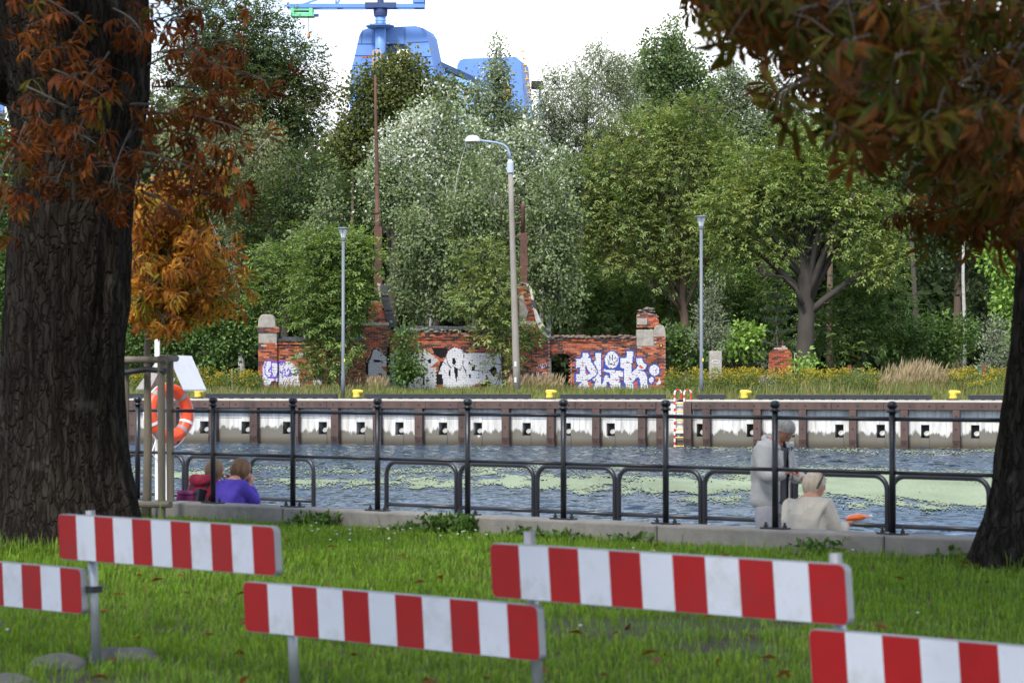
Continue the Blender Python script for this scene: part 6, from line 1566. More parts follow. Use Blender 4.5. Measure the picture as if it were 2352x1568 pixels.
def leaf_parts(parent, r, P, D, size, colf, nsingle=300):
    """the leaves that show largest are parts of their own, the rest one mass"""
    P, D, size = np.array(P), np.array(D), np.array(size); px = P[:, 0] / P[:, 1] * FPX + 1176; py = 872 - (P[:, 2] - E) / P[:, 1] * FPX
    key = size / P[:, 1] - 10.0 * ((px < 0) | (px > 2352) | (py < 0) | (py > 1568)); o = np.argsort(-key); a, b = o[:nsingle], o[nsingle:]
    for i in a:
        V, F, Cc = chestnut_leaves(r, P[i:i + 1], D[i:i + 1], size[i:i + 1], colf); nmesh('leaf', V, F, M_cleaf, parent, cols=np.clip(Cc, .004, .8))
    V, F, Cc = chestnut_leaves(r, P[b], D[b], size[b], colf); nmesh('leaves', V, F, M_cleaf, parent, cols=np.clip(Cc, .004, .8), kind='stuff')
def chestnut_leaves(r, P, D, size, colf):
    """leaves at P pointing along D; returns arrays"""
    Vs, Fs, Cs = [], [], []; off = 0
    ti = r.integers(0, len(TEMPL), len(P))
    for t, (tv, tf) in enumerate(TEMPL):
        idx = np.where(ti == t)[0]
        if not len(idx): continue
        d = unit(D[idx]); up = unit(r.normal(0, .45, d.shape) + [0, -.1, 1]); s = unit(np.cross(up, d)); n = np.cross(d, s)
        Lz = size[idx][:, None, None]
        V = P[idx][:, None, :] + Lz * (tv[None, :, 0, None] * d[:, None, :] + tv[None, :, 1, None] * s[:, None, :] + tv[None, :, 2, None] * n[:, None, :])
        V = V + r.normal(0, .012, V.shape) * Lz
        m, k = len(idx), len(tv)
        F = (tf[None] + (np.arange(m) * k)[:, None, None]).reshape(-1, 3) + off
        Vs.append(V.reshape(-1, 3)); Fs.append(F); off += m * k
        c = colf(r, P[idx]); per = len(tf) // 1
        fc = np.repeat(c[:, None, :], len(tf), 1); leafl = r.uniform(.72, 1.25, (m, len(tf), 1)); fc = fc * leafl
        edge = r.random((m, len(tf))) < .18; fc[edge] = np.array([.11, .04, .014]) * r.uniform(.7, 1.2, (edge.sum(), 1))
        Cs.append(fc.reshape(-1, 3))
    return np.concatenate(Vs), np.concatenate(Fs), np.concatenate(Cs)
def spray(r, pr, mb, start, tip, nleaf, spread=.3, size=(.22, .34), thick=.012):
    """a drooping twig with leaves near its outer two thirds; returns leaf stalk ends and directions"""
    start, tip = Vector(start), Vector(tip); L_ = (tip - start).length
    mid = start.lerp(tip, .5) + Vector((pr.uniform(-.1, .1), pr.uniform(-.1, .1), .10 * L_))
    seq = [start.lerp(mid, t).lerp(mid.lerp(tip, t), t) for t in np.linspace(0, 1, 6)]
    mb.tube(seq, [thick * (1 - .65 * k / 5) for k in range(6)], 5, False)
    P, D, Sz = [], [], []
    for k in range(nleaf):
        t = pr.uniform(.25, 1.0); i = min(4, int(t * 5)); p = seq[i].lerp(seq[i + 1], t * 5 - i)
        d = Vector((pr.gauss(0, 1), pr.gauss(0, 1), pr.gauss(-.25, .5))).normalized()
        e = p + d * pr.uniform(.5, 1) * spread
        mb.tube([p, p.lerp(e, .5) + Vector((0, 0, .02)), e], [.0035, .003, .0025], 3, False)
        dd = (d + Vector((0, 0, -.55))).normalized(); P.append(e); D.append(dd); Sz.append(pr.uniform(*size))
    return P, D, Sz
def rust(r, P):
    n = len(P); pal = .85 * np.array([(.17, .042, .010), (.20, .058, .013), (.11, .028, .008), (.24, .078, .015), (.085, .078, .012), (.065, .022, .008)])
    return pal[r.choice(6, n, p=[.28, .24, .2, .12, .1, .06])] * r.uniform(.8, 1.2, (n, 1))
def orange(r, P):
    n = len(P); pal = 1.05 * np.array([(.44, .18, .030), (.52, .24, .04), (.36, .13, .026), (.36, .25, .035), (.22, .20, .035), (.28, .10, .026)])
    c = pal[r.choice(6, n, p=[.26, .22, .2, .14, .1, .08])] * r.uniform(.8, 1.2, (n, 1)); return c
def darkmix(r, P):
    n = len(P); pal = .85 * np.array([(.075, .066, .008), (.085, .032, .007), (.14, .050, .010), (.050, .064, .010), (.18, .065, .012), (.100, .082, .010)])
    return pal[r.choice(6, n, p=[.24, .2, .18, .16, .1, .12])] * r.uniform(.75, 1.2, (n, 1))
M_twig = pm('twig', (.07, .06, .05), .9, .2, 10)
# ---- left tree
YT = 22.3
def lv(y, xl, xr, Y=YT, deep=1.0):
    a, b = at(xl, y, Y), at(xr, y, Y); R_ = (b.x - a.x) / 2; return ((a + b) / 2, R_, R_ * deep)
foot = at(150, 1290, YT); foot.z = .02
lt = empty('chestnut_tree', foot, 'thick dark trunked chestnut with rust brown leaves at the left', 'tree', 'old chestnut trees on the lawn')
levels = [lv(y, a, b) for y, a, b in [(1300, -45, 335), (1200, -22, 322), (1100, -8, 302), (950, 0, 287), (800, 6, 288), (650, 18, 297), (500, 30, 306), (380, 40, 320), (280, 36, 332), (200, 10, 345), (110, -30, 352), (0, -60, 348), (-100, -70, 330), (-250, -40, 290)]]
# even out the spacing in height for the loft
def even(levels, n=40):
    z = np.array([l[0].z for l in levels]); zz = np.linspace(z[0], z[-1], n)
    return [(Vector((np.interp(t, z, [l[0].x for l in levels]), np.interp(t, z, [l[0].y for l in levels]), t)), np.interp(t, z, [l[1] for l in levels]), np.interp(t, z, [l[2] for l in levels])) for t in zz]
big_trunk(lt, 'trunk', even(levels), seed=2, flare=.16)
def limb(parent, pts, rads, seed):
    mb = MB(); pts = [Vector(p) for p in pts]; seq = []; rr = []
    for i in range(len(pts) - 1):
        for k in range(6):
            t = k / 6; seq.append(pts[i].lerp(pts[i + 1], t)); rr.append(rads[i] * (1 - t) + rads[i + 1] * t)
    seq.append(pts[-1]); rr.append(rads[-1]); pr = random.Random(seed)
    seq = [p + Vector((pr.uniform(-1, 1), pr.uniform(-1, 1), pr.uniform(-1, 1))) * .12 * r for p, r in zip(seq, rr)]
    mb.tube(seq, rr, 12); return mb.build('limb', M_bark, parent, smooth=True)
limb(lt, [at(60, 150, YT), at(-60, 60, YT), at(-300, -250, YT - .5), at(-700, -600, YT - 2)], [.45, .42, .32, .18], 1)
limb(lt, [at(140, -200, YT), at(150, -600, YT), at(100, -1100, YT + .5)], [.5, .36, .2], 2)
limb(lt, [at(220, -120, YT), at(420, -500, YT - 1), at(800, -900, YT - 2)], [.35, .25, .12], 3)
limb(lt, [at(120, -150, YT), at(0, -500, YT - 3.5), at(-100, -900, YT - 7)], [.35, .25, .12], 4)
def left_foliage():
    r = np.random.default_rng(21); pr = random.Random(21); mb = MB(); P, D, S_ = [], [], []
    # hanging sprays seen in the frame: (start, tip) in view pixels with depth
    jobs = []
    fixed = [((330, -60), (430, 60)), ((360, 120), (540, 150)), ((350, 200), (600, 240)), ((340, 150), (560, 90)), ((330, 260), (560, 300)), ((320, 300), (500, 330)), ((320, 350), (470, 400)), ((310, 380), (560, 440)), ((330, 320), (620, 225)), ((340, 420), (580, 425)), ((300, 300), (250, 430)), ((200, 260), (130, 420)), ((240, 330), (280, 460)), ((120, 220), (60, 330)),
             ((60, 280), (10, 460)), ((40, 330), (-30, 480)), ((250, 120), (180, 200)), ((180, 30), (60, 60)), ((260, 20), (330, 90)), ((160, 110), (100, 130)), ((150, 300), (220, 330)), ((180, 340), (160, 430)), ((330, 60), (480, 20)), ((300, 240), (420, 260)), ((290, 360), (400, 350)), ((90, 300), (20, 250)), ((380, -30), (520, -20)), ((430, 100), (520, 170)), ((440, 230), (540, 260)),
             ((420, 330), (500, 390)), ((420, 440), (540, 470)), ((20, 420), (-20, 540)), ((330, 440), (420, 500)), ((460, 150), (600, 180))]
    for a, b in fixed:
        Y = pr.uniform(19.6, 21.0); jobs.append((at(*a, Y + .3), at(*b, Y), pr.randint(9, 13), .28, (.17, .27)))
    for a, b in (((60, -20), (200, 60)), ((120, 160), (250, 230)), ((60, 200), (180, 260))):
        Y = 19.0; jobs.append((at(*a, Y), at(*b, Y), 9, .3, (.20, .30)))
    for (a, b, n, sp_, sz) in jobs:
        p, d, s = spray(r, pr, mb, a, b, n, sp_, sz); P += p; D += d; S_ += s
    mb.build('twigs', M_twig, lt, kind='stuff')
    leaf_parts(lt, r, P, D, S_, rust)
left_foliage()
def shade_canopy(parent, c, R_, n, seed, colf, zmin, clear=None):
    """unseen crown overhead, spread and thickened to shade the foreground"""
    r = np.random.default_rng(seed); d, rad = ellipsoid_shell(r, n, .35)
    P = np.array(c) + d * np.array(R_) * rad[:, None]; keep = P[:, 2] > zmin
    # stay clear of the view
    el = (P[:, 2] - E) / np.maximum(P[:, 1], .5); keep &= (el > .178) | (P[:, 1] < .5)
    P = P[keep]; D = unit(r.normal(0, 1, P.shape) + [0, 0, -.5])
    V, F, Cc = chestnut_leaves(r, P, D, r.uniform(.5, .75, len(P)), colf)
    nmesh('crown', V, F, M_cleaf, parent, cols=np.clip(Cc, .004, .8), kind='stuff')
shade_canopy(lt, (foot.x - .2, 11.5, 9.0), (8.0, 12.5, 4.0), 2300, 31, rust, 3.2)  # unseen crown reaches towards the camera to shade boards and near lawn
# ---- right tree
YR = 19.6
foot2 = at(2400, 1330, YR); foot2.z = .02
rt = empty('chestnut_tree', foot2, 'chestnut at the right edge with dark brown and green overhanging leaves', 'tree', 'old chestnut trees on the lawn')
lev2 = [lv(y, a, b, YR) for y, a, b in [(1345, 2212, 2570), (1300, 2228, 2560), (1240, 2246, 2555), (1150, 2276, 2560), (1000, 2300, 2570), (850, 2320, 2585), (650, 2337, 2600), (450, 2352, 2620), (200, 2365, 2640), (0, 2372, 2660), (-200, 2380, 2680)]]
big_trunk(rt, 'trunk', even(lev2), seed=6, flare=.14)
limb(rt, [at(2480, -100, YR), at(2300, -450, YR - 1.5), at(1900, -800, YR - 4)], [.4, .26, .12], 5)
limb(rt, [at(2520, -120, YR), at(2600, -600, YR), at(2650, -1100, YR)], [.45, .3, .15], 6)
limb(rt, [at(2500, 0, YR), at(2420, -150, YR - 3), at(2300, -220, YR - 6.5)], [.25, .17, .07], 7)
def right_foliage():
    r = np.random.default_rng(22); pr = random.Random(22); mb = MB(); P, D, S_ = [], [], []
    jobs = []
    # the overhanging bough: lower outline of the leaf mass in the view
    xs = [1600, 1700, 1780, 1850, 1900, 1960, 2030, 2100, 2170, 2240, 2300, 2360, 2430]; lowb = [15, 40, 50, 120, 220, 295, 350, 395, 450, 475, 520, 550, 560]
    for k in range(150):
        x = 2440 - 740 * pr.random() ** 1.35 if pr.random() < .93 else pr.uniform(1620, 1760)
        lo = np.interp(x, xs, lowb); y = pr.uniform(-60, max(-20, lo - 40))
        Y = pr.choice([pr.uniform(15, 18.5), pr.uniform(12, 15), pr.uniform(9.5, 12)])
        b = (x, y + pr.uniform(10, 50)); a = (x + pr.uniform(40, 160), y - pr.uniform(20, 120))
        jobs.append((at(*a, Y + .2), at(*b, Y), pr.randint(8, 12), .26, (.20, .32) if Y > 12 else (.16, .25)))
    for a, b in (((1760, 10), (1600, 20)), ((1800, 60), (1680, 55)), ((1840, 0), (1730, 40)), ((1960, 200), (1800, 160)), ((2000, 300), (1840, 210)), ((2200, 420), (2080, 500)), ((2340, 460), (2260, 540)), ((2240, 440), (2180, 530))):
        Y = 15.5; jobs.append((at(*a, Y), at(*b, Y), 10, .22, (.20, .30)))
    # a few leaves hang much closer to the lens
    near = [((1860, 180), (1800, 250)), ((1990, 280), (1900, 330)), ((2090, 120), (2050, 160)), ((2170, 200), (2150, 290)), ((2350, 240), (2330, 330)), ((2000, 80), (1960, 110)), ((2250, 250), (2240, 300))]
    for a, b in near:
        Y = pr.uniform(8.2, 9.6); jobs.append((at(*a, Y), at(*b, Y), 3, .08, (.24, .30)))
    for (a, b, n, sp_, sz) in jobs:
        p, d, s = spray(r, pr, mb, a, b, n, sp_, sz, .009 if n > 4 else .004); P += p; D += d; S_ += s
    mb.build('twigs', M_twig, rt, kind='stuff')
    leaf_parts(rt, r, P, D, S_, darkmix)
    con = MB(); 
    for (x, y) in ((2380 / 1.0, 60), (2310, 90), (1905, 8), (2010, 185), (2235, 100), (2480, 40)):
        c = at(min(x, 2340), y, 15.0); con.lathe([(.004, -.03), (.022, -.02), (.03, 0), (.022, .022), (.004, .03)], c, 8)
        m2_ = MB(); m2_.lathe([(.004, -.03), (.022, -.02), (.03, 0), (.022, .022), (.004, .03)], c, 10); m2_.build('conker', pm('conker_green', (.22, .26, .05), .6, .15), rt, smooth=True)
right_foliage()
shade_canopy(rt, (foot2.x + .5, YR - 3.0, 9.0), (7.5, 8.5, 4.5), 2200, 32, darkmix, 3.2)  # unseen crown, made dense to cut skylight on the near ground
# ---- staked sapling with orange leaves
YS = 26.4
sfoot = at(337, 1180, YS); sfoot.z = .09
sap = empty('young_chestnut', sfoot, 'young staked chestnut with orange autumn leaves behind the thick trunk', 'tree')
mb = MB(); pts = [sfoot, at(340, 1000, YS), at(338, 820, YS), at(342, 700, YS), at(345, 560, YS), at(350, 400, YS)]
mb.tube([pts[i].lerp(pts[i + 1], t) for i in range(5) for t in (0, .33, .66)] + [pts[-1]], list(np.linspace(.052, .015, 16)), 10); mb.build('trunk', pm('young_bark', (.15, .125, .09), .9, .3, 8, .4, 30, stretch=(1, 1, .4), dark=(.06, .05, .03), dark_amt=.5, dscale=4), sap, smooth=True)
def sapling_leaves():
    r = np.random.default_rng(23); pr = random.Random(23); mb = MB(); P, D, S_ = [], [], []
    for k in range(64):
        x = pr.uniform(285, 560); ylo = 740 - abs(x - 400) * .25; y = pr.uniform(360, ylo); Y = YS + pr.uniform(-1.1, 1.1)
        if x > 520 and not 560 < y < 720: continue
        base = at(345, min(720, y + pr.uniform(60, 160)), YS); 
        p, d, s = spray(r, pr, mb, base, at(x, y, Y), pr.randint(12, 17), .26, (.22, .33), .012); P += p; D += d; S_ += s
    mb.build('twigs', M_twig, sap, kind='stuff')
    leaf_parts(sap, r, P, D, S_, orange)
sapling_leaves()
M_stake = pm('stake_wood', (.17, .145, .11), .9, .3, 6, .4, 30, stretch=(1, 1, .25), dark=(.06, .06, .04), dark_amt=.5, dscale=3)
st = empty('tree_stakes', sfoot, 'round wooden tree stakes with cross bars around the orange sapling', 'tree stakes')
for (x, dy, yt) in ((288, 0, 822), (372, -.35, 818), (392, .3, 822)):
    Y = YS + dy; a = at(x, 1180, Y); a.z = .03; b_ = at(x - 2 if x > 300 else x, yt, Y)
    mb = MB(); mb.tube([a, b_], .042, 10); mb.build('stake', M_stake, st, smooth=False)
for (x0, d0, x1, d1, y) in ((280, 0, 376, -.35, 826), (374, -.35, 396, .3, 823), (284, 0, 384, -.38, 1158)):
    mb = MB(); mb.tube([at(x0 - 4, y, YS + d0 - .06), at(x1 + 8, y, YS + d1 - .06)], .038, 10); mb.build('cross_bar', M_stake, st)
mb = MB(); mb.tube([at(286, 856, YS - .06), at(338, 848, YS - .2), at(378, 852, YS - .4)], .035, 6); mb.build('tie_strap', M_dark, st)
# ---- lifebuoy stand
YB = 31.0
bz = PROM_Z
lbf = at(364, 1150, YB); lbf.z = bz
stand = empty('lifebuoy_stand', lbf, 'white lifebuoy post with a small pitched white roof', 'lifebuoy stand')
M_wht2 = pm('stand_white', (.74, .74, .76), .5, .06, 6, dark=(.5, .5, .5), dark_amt=.3, dscale=8)
for x, ytop in ((361, 762), (383, 900)):
    p0_ = at(x + 2, 1150, YB); p0_.z = bz; mb = MB(); mb.beam(p0_, at(x, ytop, YB), .06, .06); mb.build('post', M_wht2, stand)
for a, b in (((362, 905), (345, 870)), ((385, 905), (400, 868))):
    mb = MB(); mb.beam(at(*a, YB), at(*b, YB), .045, .03); mb.build('brace', M_wht2, stand)
ridge0, ridge1 = at(386, 815, YB - .15), at(440, 819, YB + .95)
mb = MB(); mb.prism([at(386, 815, YB - .2), at(440, 817, YB + .5), at(474, 894, YB + .5), at(421, 894, YB - .2)], (0, .02, -.02)); mb.build('roof_panel', M_wht2, stand)
mb = MB(); mb.prism([at(384, 815, YB - .2), at(370, 815, YB + .5), at(312, 893, YB + .5), at(345, 893, YB - .2)], (0, .02, -.02)); mb.build('roof_panel', pm('roof_under_shade', (.30, .27, .25), .7), stand)  # same white roof; shadow of its underside put into the grey
bc = at(388, 949, YB - .08)
buoy = empty('lifebuoy', bc - Vector((0, 0, .38)), 'orange lifebuoy with white and silver bands hanging on its stand', 'lifebuoy')
M_or = pm('buoy_orange', (.72, .075, .02), .45, .08, 6); M_silver = pm('silver_tape', (.24, .24, .25), .4, .05)
bax = Vector((.78, -.70, .05)).normalized(); bu = Vector((0, 0, 1)); bu = (bu - bax * bu.dot(bax)).normalized(); bv = bax.cross(bu)
def ring_arc(a0, a1, rad, r, n=14): return [bc + (bv * math.sin(t) + bu * math.cos(t)) * rad for t in np.linspace(a0, a1, n)]
n = 8
mb = MB(); mb.tube(ring_arc(0, 2 * PI * .9999, .30, .08, 64), .083, 16, False); mb.build('ring', M_or, buoy, smooth=True)
for a in (-.75, .75, 2.4, -2.4):
    mb = MB(); mb.tube(ring_arc(a - .09, a + .09, .30, .09, 5), .0865, 16, False); mb.build('silver_band', M_silver, buoy, smooth=True)
for a in (1.98, -1.98):
    mb = MB(); mb.tube(ring_arc(a - .06, a + .06, .30, .09, 5), .088, 16, False); mb.build('white_band', M_wht2, buoy, smooth=True)
pts = []
for k in range(4):
    a0 = PI / 4 + k * PI / 2
    for t in np.linspace(0, 1, 8)[:-1]: pts.append(bc + (bv * math.sin(a0 + t * PI / 2) + bu * math.cos(a0 + t * PI / 2)) * (.385 + .03 * math.sin(t * PI)) + Vector((0, 0, -.03 * math.sin(t * PI))))
pts.append(pts[0])
mb = MB(); mb.tube(pts, .009, 5, False); mb.build('grab_line', M_wht2, buoy)
mb = MB(); mb.tube([bc + bv * .2 - bu * .28, bc + bv * .3 - bu * .5, bc + bv * .16 - bu * .66], .008, 5, False); mb.build('grab_line', M_wht2, buoy)

# ================================================================= lawn grass, weeds, fallen leaves
def lawn_grass():
    r = np.random.default_rng(8)
    n = 178000
    Y = 9.0 + 20 * r.random(n) ** .85; k = r.uniform(-.225, .225, n); X = k * Y
    d = (X - R0.x) * (-RN.x) + (Y - R0.y) * (-RN.y); m = (d < -.16)
    X, Y, d = X[m], Y[m], d[m]; n = len(X)
    cl = fbm(np.stack([X * 1.1, Y * 1.1, X * 0], 1), 81, 3); fine = fbm(np.stack([X * 5, Y * 5, X * 0], 1), 83, 3)
    bare = fbm(np.stack([X * .9 + 40, Y * .9, X * 0], 1), 85, 4)
    keep = ~((bare > .615) & (Y < 16) & (r.random(n) < .8)); X, Y, d, cl, fine = X[keep], Y[keep], d[keep], cl[keep], fine[keep]; n = len(X)
    # longer, unmown grass round the two old trunks
    xt, yt = [], []
    for (fx, fy, rr_) in ((foot.x, YT, .82), (foot2.x + .55, YR, .72)):
        a_ = r.uniform(0, 2 * PI, 3200); q_ = rr_ + np.abs(r.normal(0, .16, 3200)); xt.append(fx + np.cos(a_) * q_); yt.append(fy + np.sin(a_) * q_)
    xt, yt = np.concatenate(xt), np.concatenate(yt); nt_ = len(xt); X, Y = np.concatenate([X, xt]), np.concatenate([Y, yt]); d = np.concatenate([d, np.full(nt_, -3.0)]); cl = np.concatenate([cl, np.full(nt_, .45)]); fine = np.concatenate([fine, r.uniform(1.0, 2.4, nt_)]); n = len(X)
    Z = lawn_z(X, Y) - .005
    h = (.04 + .065 * fine) * r.uniform(.6, 1.4, n); long_ = r.random(n) < .006; h[long_] *= 2.4
    w = r.uniform(.003, .005, n) * (1 + Y / 22)
    a = r.uniform(0, 2 * PI, n); lean = r.uniform(.1, .65, n)
    dirv = np.stack([np.cos(a), np.sin(a), a * 0], 1); side = np.stack([-np.sin(a), np.cos(a), a * 0], 1)
    P = np.stack([X, Y, Z], 1); up = np.array([0, 0, 1.0])
    mid = P + dirv * (lean * h * .35)[:, None] + up * (h * .6)[:, None]; tip = P + dirv * (lean * h)[:, None] + up * (h * (1 - .25 * lean))[:, None]
    V = np.stack([P - side * w[:, None] * .5, P + side * w[:, None] * .5, mid + side * w[:, None] * .42, mid - side * w[:, None] * .42, tip], 1).reshape(-1, 3)
    b = np.arange(n) * 5
    F = np.concatenate([np.stack([b, b + 1, b + 2], 1), np.stack([b, b + 2, b + 3], 1), np.stack([b + 3, b + 2, b + 4], 1)])
    pal = np.array([(.18, .31, .030), (.215, .345, .040), (.14, .26, .026), (.25, .355, .06), (.15, .28, .032)])
    c = pal[np.clip(cl * 7 - 1.4 + r.normal(0, .9, n), 0, 4).astype(int)] * r.uniform(.75, 1.2, (n, 1))
    dry = r.random(n) < .02; c[dry] = np.array([.24, .20, .08])
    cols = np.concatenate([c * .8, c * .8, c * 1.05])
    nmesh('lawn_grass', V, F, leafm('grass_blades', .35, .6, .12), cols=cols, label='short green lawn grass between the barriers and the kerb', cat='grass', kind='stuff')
    # weeds along the kerb
    P_, A_, N_, L_, W_, C_ = [], [], [], [], [], []
    for s0_, s1_, m, hh in ((1.5, 2.1, 200, .13), (2.9, 3.3, 70, .09), (3.3, 3.9, 380, .18), (4.3, 5.3, 160, .08), (5.6, 6.0, 60, .08), (7.6, 8.1, 90, .12), (9.0, 9.6, 80, .1), (-1.5, -.8, 70, .08)):
        s_ = r.uniform(s0_, s1_, m); off = -.19 - r.random(m) ** 2 * .28; x = R0.x + RD.x * s_ - RN.x * off; y = R0.y + RD.y * s_ - RN.y * off
        P_.append(np.stack([x, y, lawn_z(x, y) + r.random(m) * hh], 1)); L_.append(r.uniform(.05, .1, m)); W_.append(r.uniform(.03, .06, m))
    P_ = np.concatenate(P_); m = len(P_); V, F = leaf_quads(P_, r.normal(0, 1, (m, 3)) + [0, 0, .3], r.normal(0, .5, (m, 3)) + [0, -.2, 1], np.concatenate(L_), np.concatenate(W_))
    nmesh('kerb_weeds', V, F, M_leaf, cols=np.array([.075, .15, .025]) * r.uniform(.6, 1.25, (m, 1)), label='low leafy weeds growing along the foot of the kerb', cat='weeds', kind='stuff')
    # fallen leaves
    m = 170; Y = r.uniform(9.5, 23, m); X = r.uniform(-.21, .21, m) * Y; ok = ((X - R0.x) * (-RN.x) + (Y - R0.y) * (-RN.y)) < -.4; X, Y = X[ok], Y[ok]; m = len(X)
    V, F = leaf_quads(np.stack([X, Y, lawn_z(X, Y) + r.uniform(.04, .085, m)], 1), r.normal(0, 1, (m, 3)) * [1, 1, .3], r.normal(0, .35, (m, 3)) + [0, 0, 1], r.uniform(.06, .13, m), r.uniform(.03, .06, m), .15)
    nmesh('fallen_leaves', V, F, M_leaf, cols=np.array([.20, .07, .025]) * r.uniform(.5, 1.3, (m, 1)), label='brown fallen leaves scattered on the lawn', cat='fallen leaves', kind='stuff')
    # daisies
    m = 60; xs = np.concatenate([r.uniform(680, 1150, 45), r.uniform(0, 2300, 15)]); ys = np.concatenate([r.uniform(1195, 1260, 45), r.uniform(1240, 1500, 15)])
    pts = [on_lawn(x, y) for x, y in zip(xs, ys)]; mb = MB()
    for p in pts:
        if ((p.x - R0.x) * (-RN.x) + (p.y - R0.y) * (-RN.y)) < -.3: mb.lathe([(.004, .075), (.014, .085), (.004, .088)], p, 7)
    mb.build('daisies', pm('daisy_white', (.75, .75, .72), .7), label='small white daisies dotted over the lawn', cat='daisies', kind='stuff')
lawn_grass()
# ================================================================= people
WORK = bpy.data.scenes.new('workbench')         # shapes are grown in a scratch scene, then moved over
def grown(o):
    WORK.view_layers[0].update(); dg = WORK.view_layers[0].depsgraph; dg.update()
    return bpy.data.meshes.new_from_object(o.evaluated_get(dg))
def skin_part(nodes, edges, levels=2, root=None):
    """limbs grown from a skeleton: nodes {name: (point, radius)} -> vertices, faces"""
    me = bpy.data.meshes.new('tmp_skin'); bm = bmesh.new(); lay = bm.verts.layers.skin.verify(); names = list(nodes); vs = [bm.verts.new(nodes[n][0]) for n in names]; ix = {n: i for i, n in enumerate(names)}
    for a, b in edges: bm.edges.new((vs[ix[a]], vs[ix[b]]))
    for n in names:
        r = nodes[n][1]; v = vs[ix[n]]; v[lay].radius = (r, r) if not hasattr(r, '__len__') else r; v[lay].use_root = (n == (root or names[0]))
    bm.to_mesh(me); bm.free()
    o = bpy.data.objects.new('tmp_skin', me); WORK.collection.objects.link(o)
    o.modifiers.new('s', 'SKIN').use_smooth_shade = True
    m = o.modifiers.new('d', 'SUBSURF'); m.levels = levels; m.render_levels = levels
    em = grown(o)
    V = [v.co.copy() for v in em.vertices]; F = [tuple(p.vertices) for p in em.polygons]
    bpy.data.objects.remove(o); bpy.data.meshes.remove(em); bpy.data.meshes.remove(me)
    return V, F
def head_shape(c, fwd, up, R_=.105, nose=1.0):
    """a head with brow, eye sockets, nose, lips, chin and ears; c: centre between the ears"""
    fwd = Vector(fwd).normalized(); up = Vector(up); up = (up - fwd * up.dot(fwd)).normalized(); rt_ = fwd.cross(up)
    V, F = [], []; nu, nv = 40, 30
    for j in range(nv + 1):
        ph = PI * j / nv
        for i in range(nu):
            th = 2 * PI * i / nu; x, y, z = math.sin(ph) * math.cos(th), math.sin(ph) * math.sin(th), math.cos(ph)   # x forward, y right, z up
            X, Y, Z = x * .098, y * .076, z * .118
            if z < 0: X *= 1 - .10 * (-z) if x < 0 else 1.0; Y *= 1 - .28 * (-z) ** 1.3
            if x < 0 and z < -.2: X *= 1 - .35 * (-z - .2)
            if x > 0:
                g = lambda yy, zz, sy, sz: math.exp(-((y - yy) / sy) ** 2 - ((z - zz) / sz) ** 2)
                X += .030 * nose * g(0, -.22, .13, .14) + .012 * nose * g(0, -.02, .10, .18)
                X -= .012 * (g(.36, .02, .18, .12) + g(-.36, .02, .18, .12)); X += .006 * g(0, .17, .6, .08)
                X += .008 * g(0, -.50, .28, .05) + .008 * g(0, -.60, .25, .05) + .014 * g(0, -.85, .3, .14); X -= .005 * g(0, -.555, .3, .03)
            for sg in (-1, 1):
                e = math.exp(-((x + .05) / .16) ** 2 - ((z + .08) / .26) ** 2)
                if y * sg > .75: Y += sg * .022 * e
            V.append(Vector(c) + fwd * X + rt_ * Y + up * Z)
    for j in range(nv):
        for i in range(nu): F.append((j * nu + i, (j + 1) * nu + i, (j + 1) * nu + (i + 1) % nu, j * nu + (i + 1) % nu))
    return V, F
def hair_shape(c, fwd, up, vol=.018, nape=-.75, front=.35, side=-.35, seed=1, wave=.006, long=0.0):
    """cap of hair over the skull with strand relief; nape/front/side: how low it reaches (in head heights)"""
    fwd = Vector(fwd).normalized(); up = Vector(up); up = (up - fwd * up.dot(fwd)).normalized(); rt_ = fwd.cross(up)
    V, F = [], []; nu, nv = 56, 26
    for j in range(nv + 1):
        for i in range(nu):
            th = 2 * PI * i / nu; cf = math.cos(th)
            low = front * max(0, cf) ** 1.0 + (nape * max(0, -cf)) + side * (1 - abs(cf))
            zlow = max(-1.25 - long, low); ph_end = math.acos(max(-1, min(1, zlow))) if zlow > -1 else PI * .93
            ph = ph_end * j / nv; x, y, z = math.sin(ph) * math.cos(th), math.sin(ph) * math.sin(th), math.cos(ph)
            k = math.sin(th * 23 + seed + 3 * math.sin(ph * 3)) * .5 + math.sin(th * 41 + seed * 2 + ph * 4) * .5
            vv = vol * (1 - .35 * (j / nv) ** 3) + wave * k * math.sin(ph)
            X, Y, Z = x * (.098 + vv), y * (.076 + vv * 1.05), z * (.118 + vv)
            if z < 0: Y *= 1 - .12 * (-z); X *= (1 - .12 * -z) if x < 0 else 1
            if long and z < 0: Z -= long * .1 * (-z)
            V.append(Vector(c) + fwd * X + rt_ * Y + up * Z)
    for j in range(nv):
        for i in range(nu): F.append((j * nu + i, (j + 1) * nu + i, (j + 1) * nu + (i + 1) % nu, j * nu + (i + 1) % nu))
    nb = len(V)                                   # inner surface closes the rim
    V2 = [Vector(c) + (v - Vector(c)) * .86 for v in V[nv * nu:]]
    V += V2
    for i in range(nu): F.append((nv * nu + i, nb + i, nb + (i + 1) % nu, nv * nu + (i + 1) % nu))
    return V, F
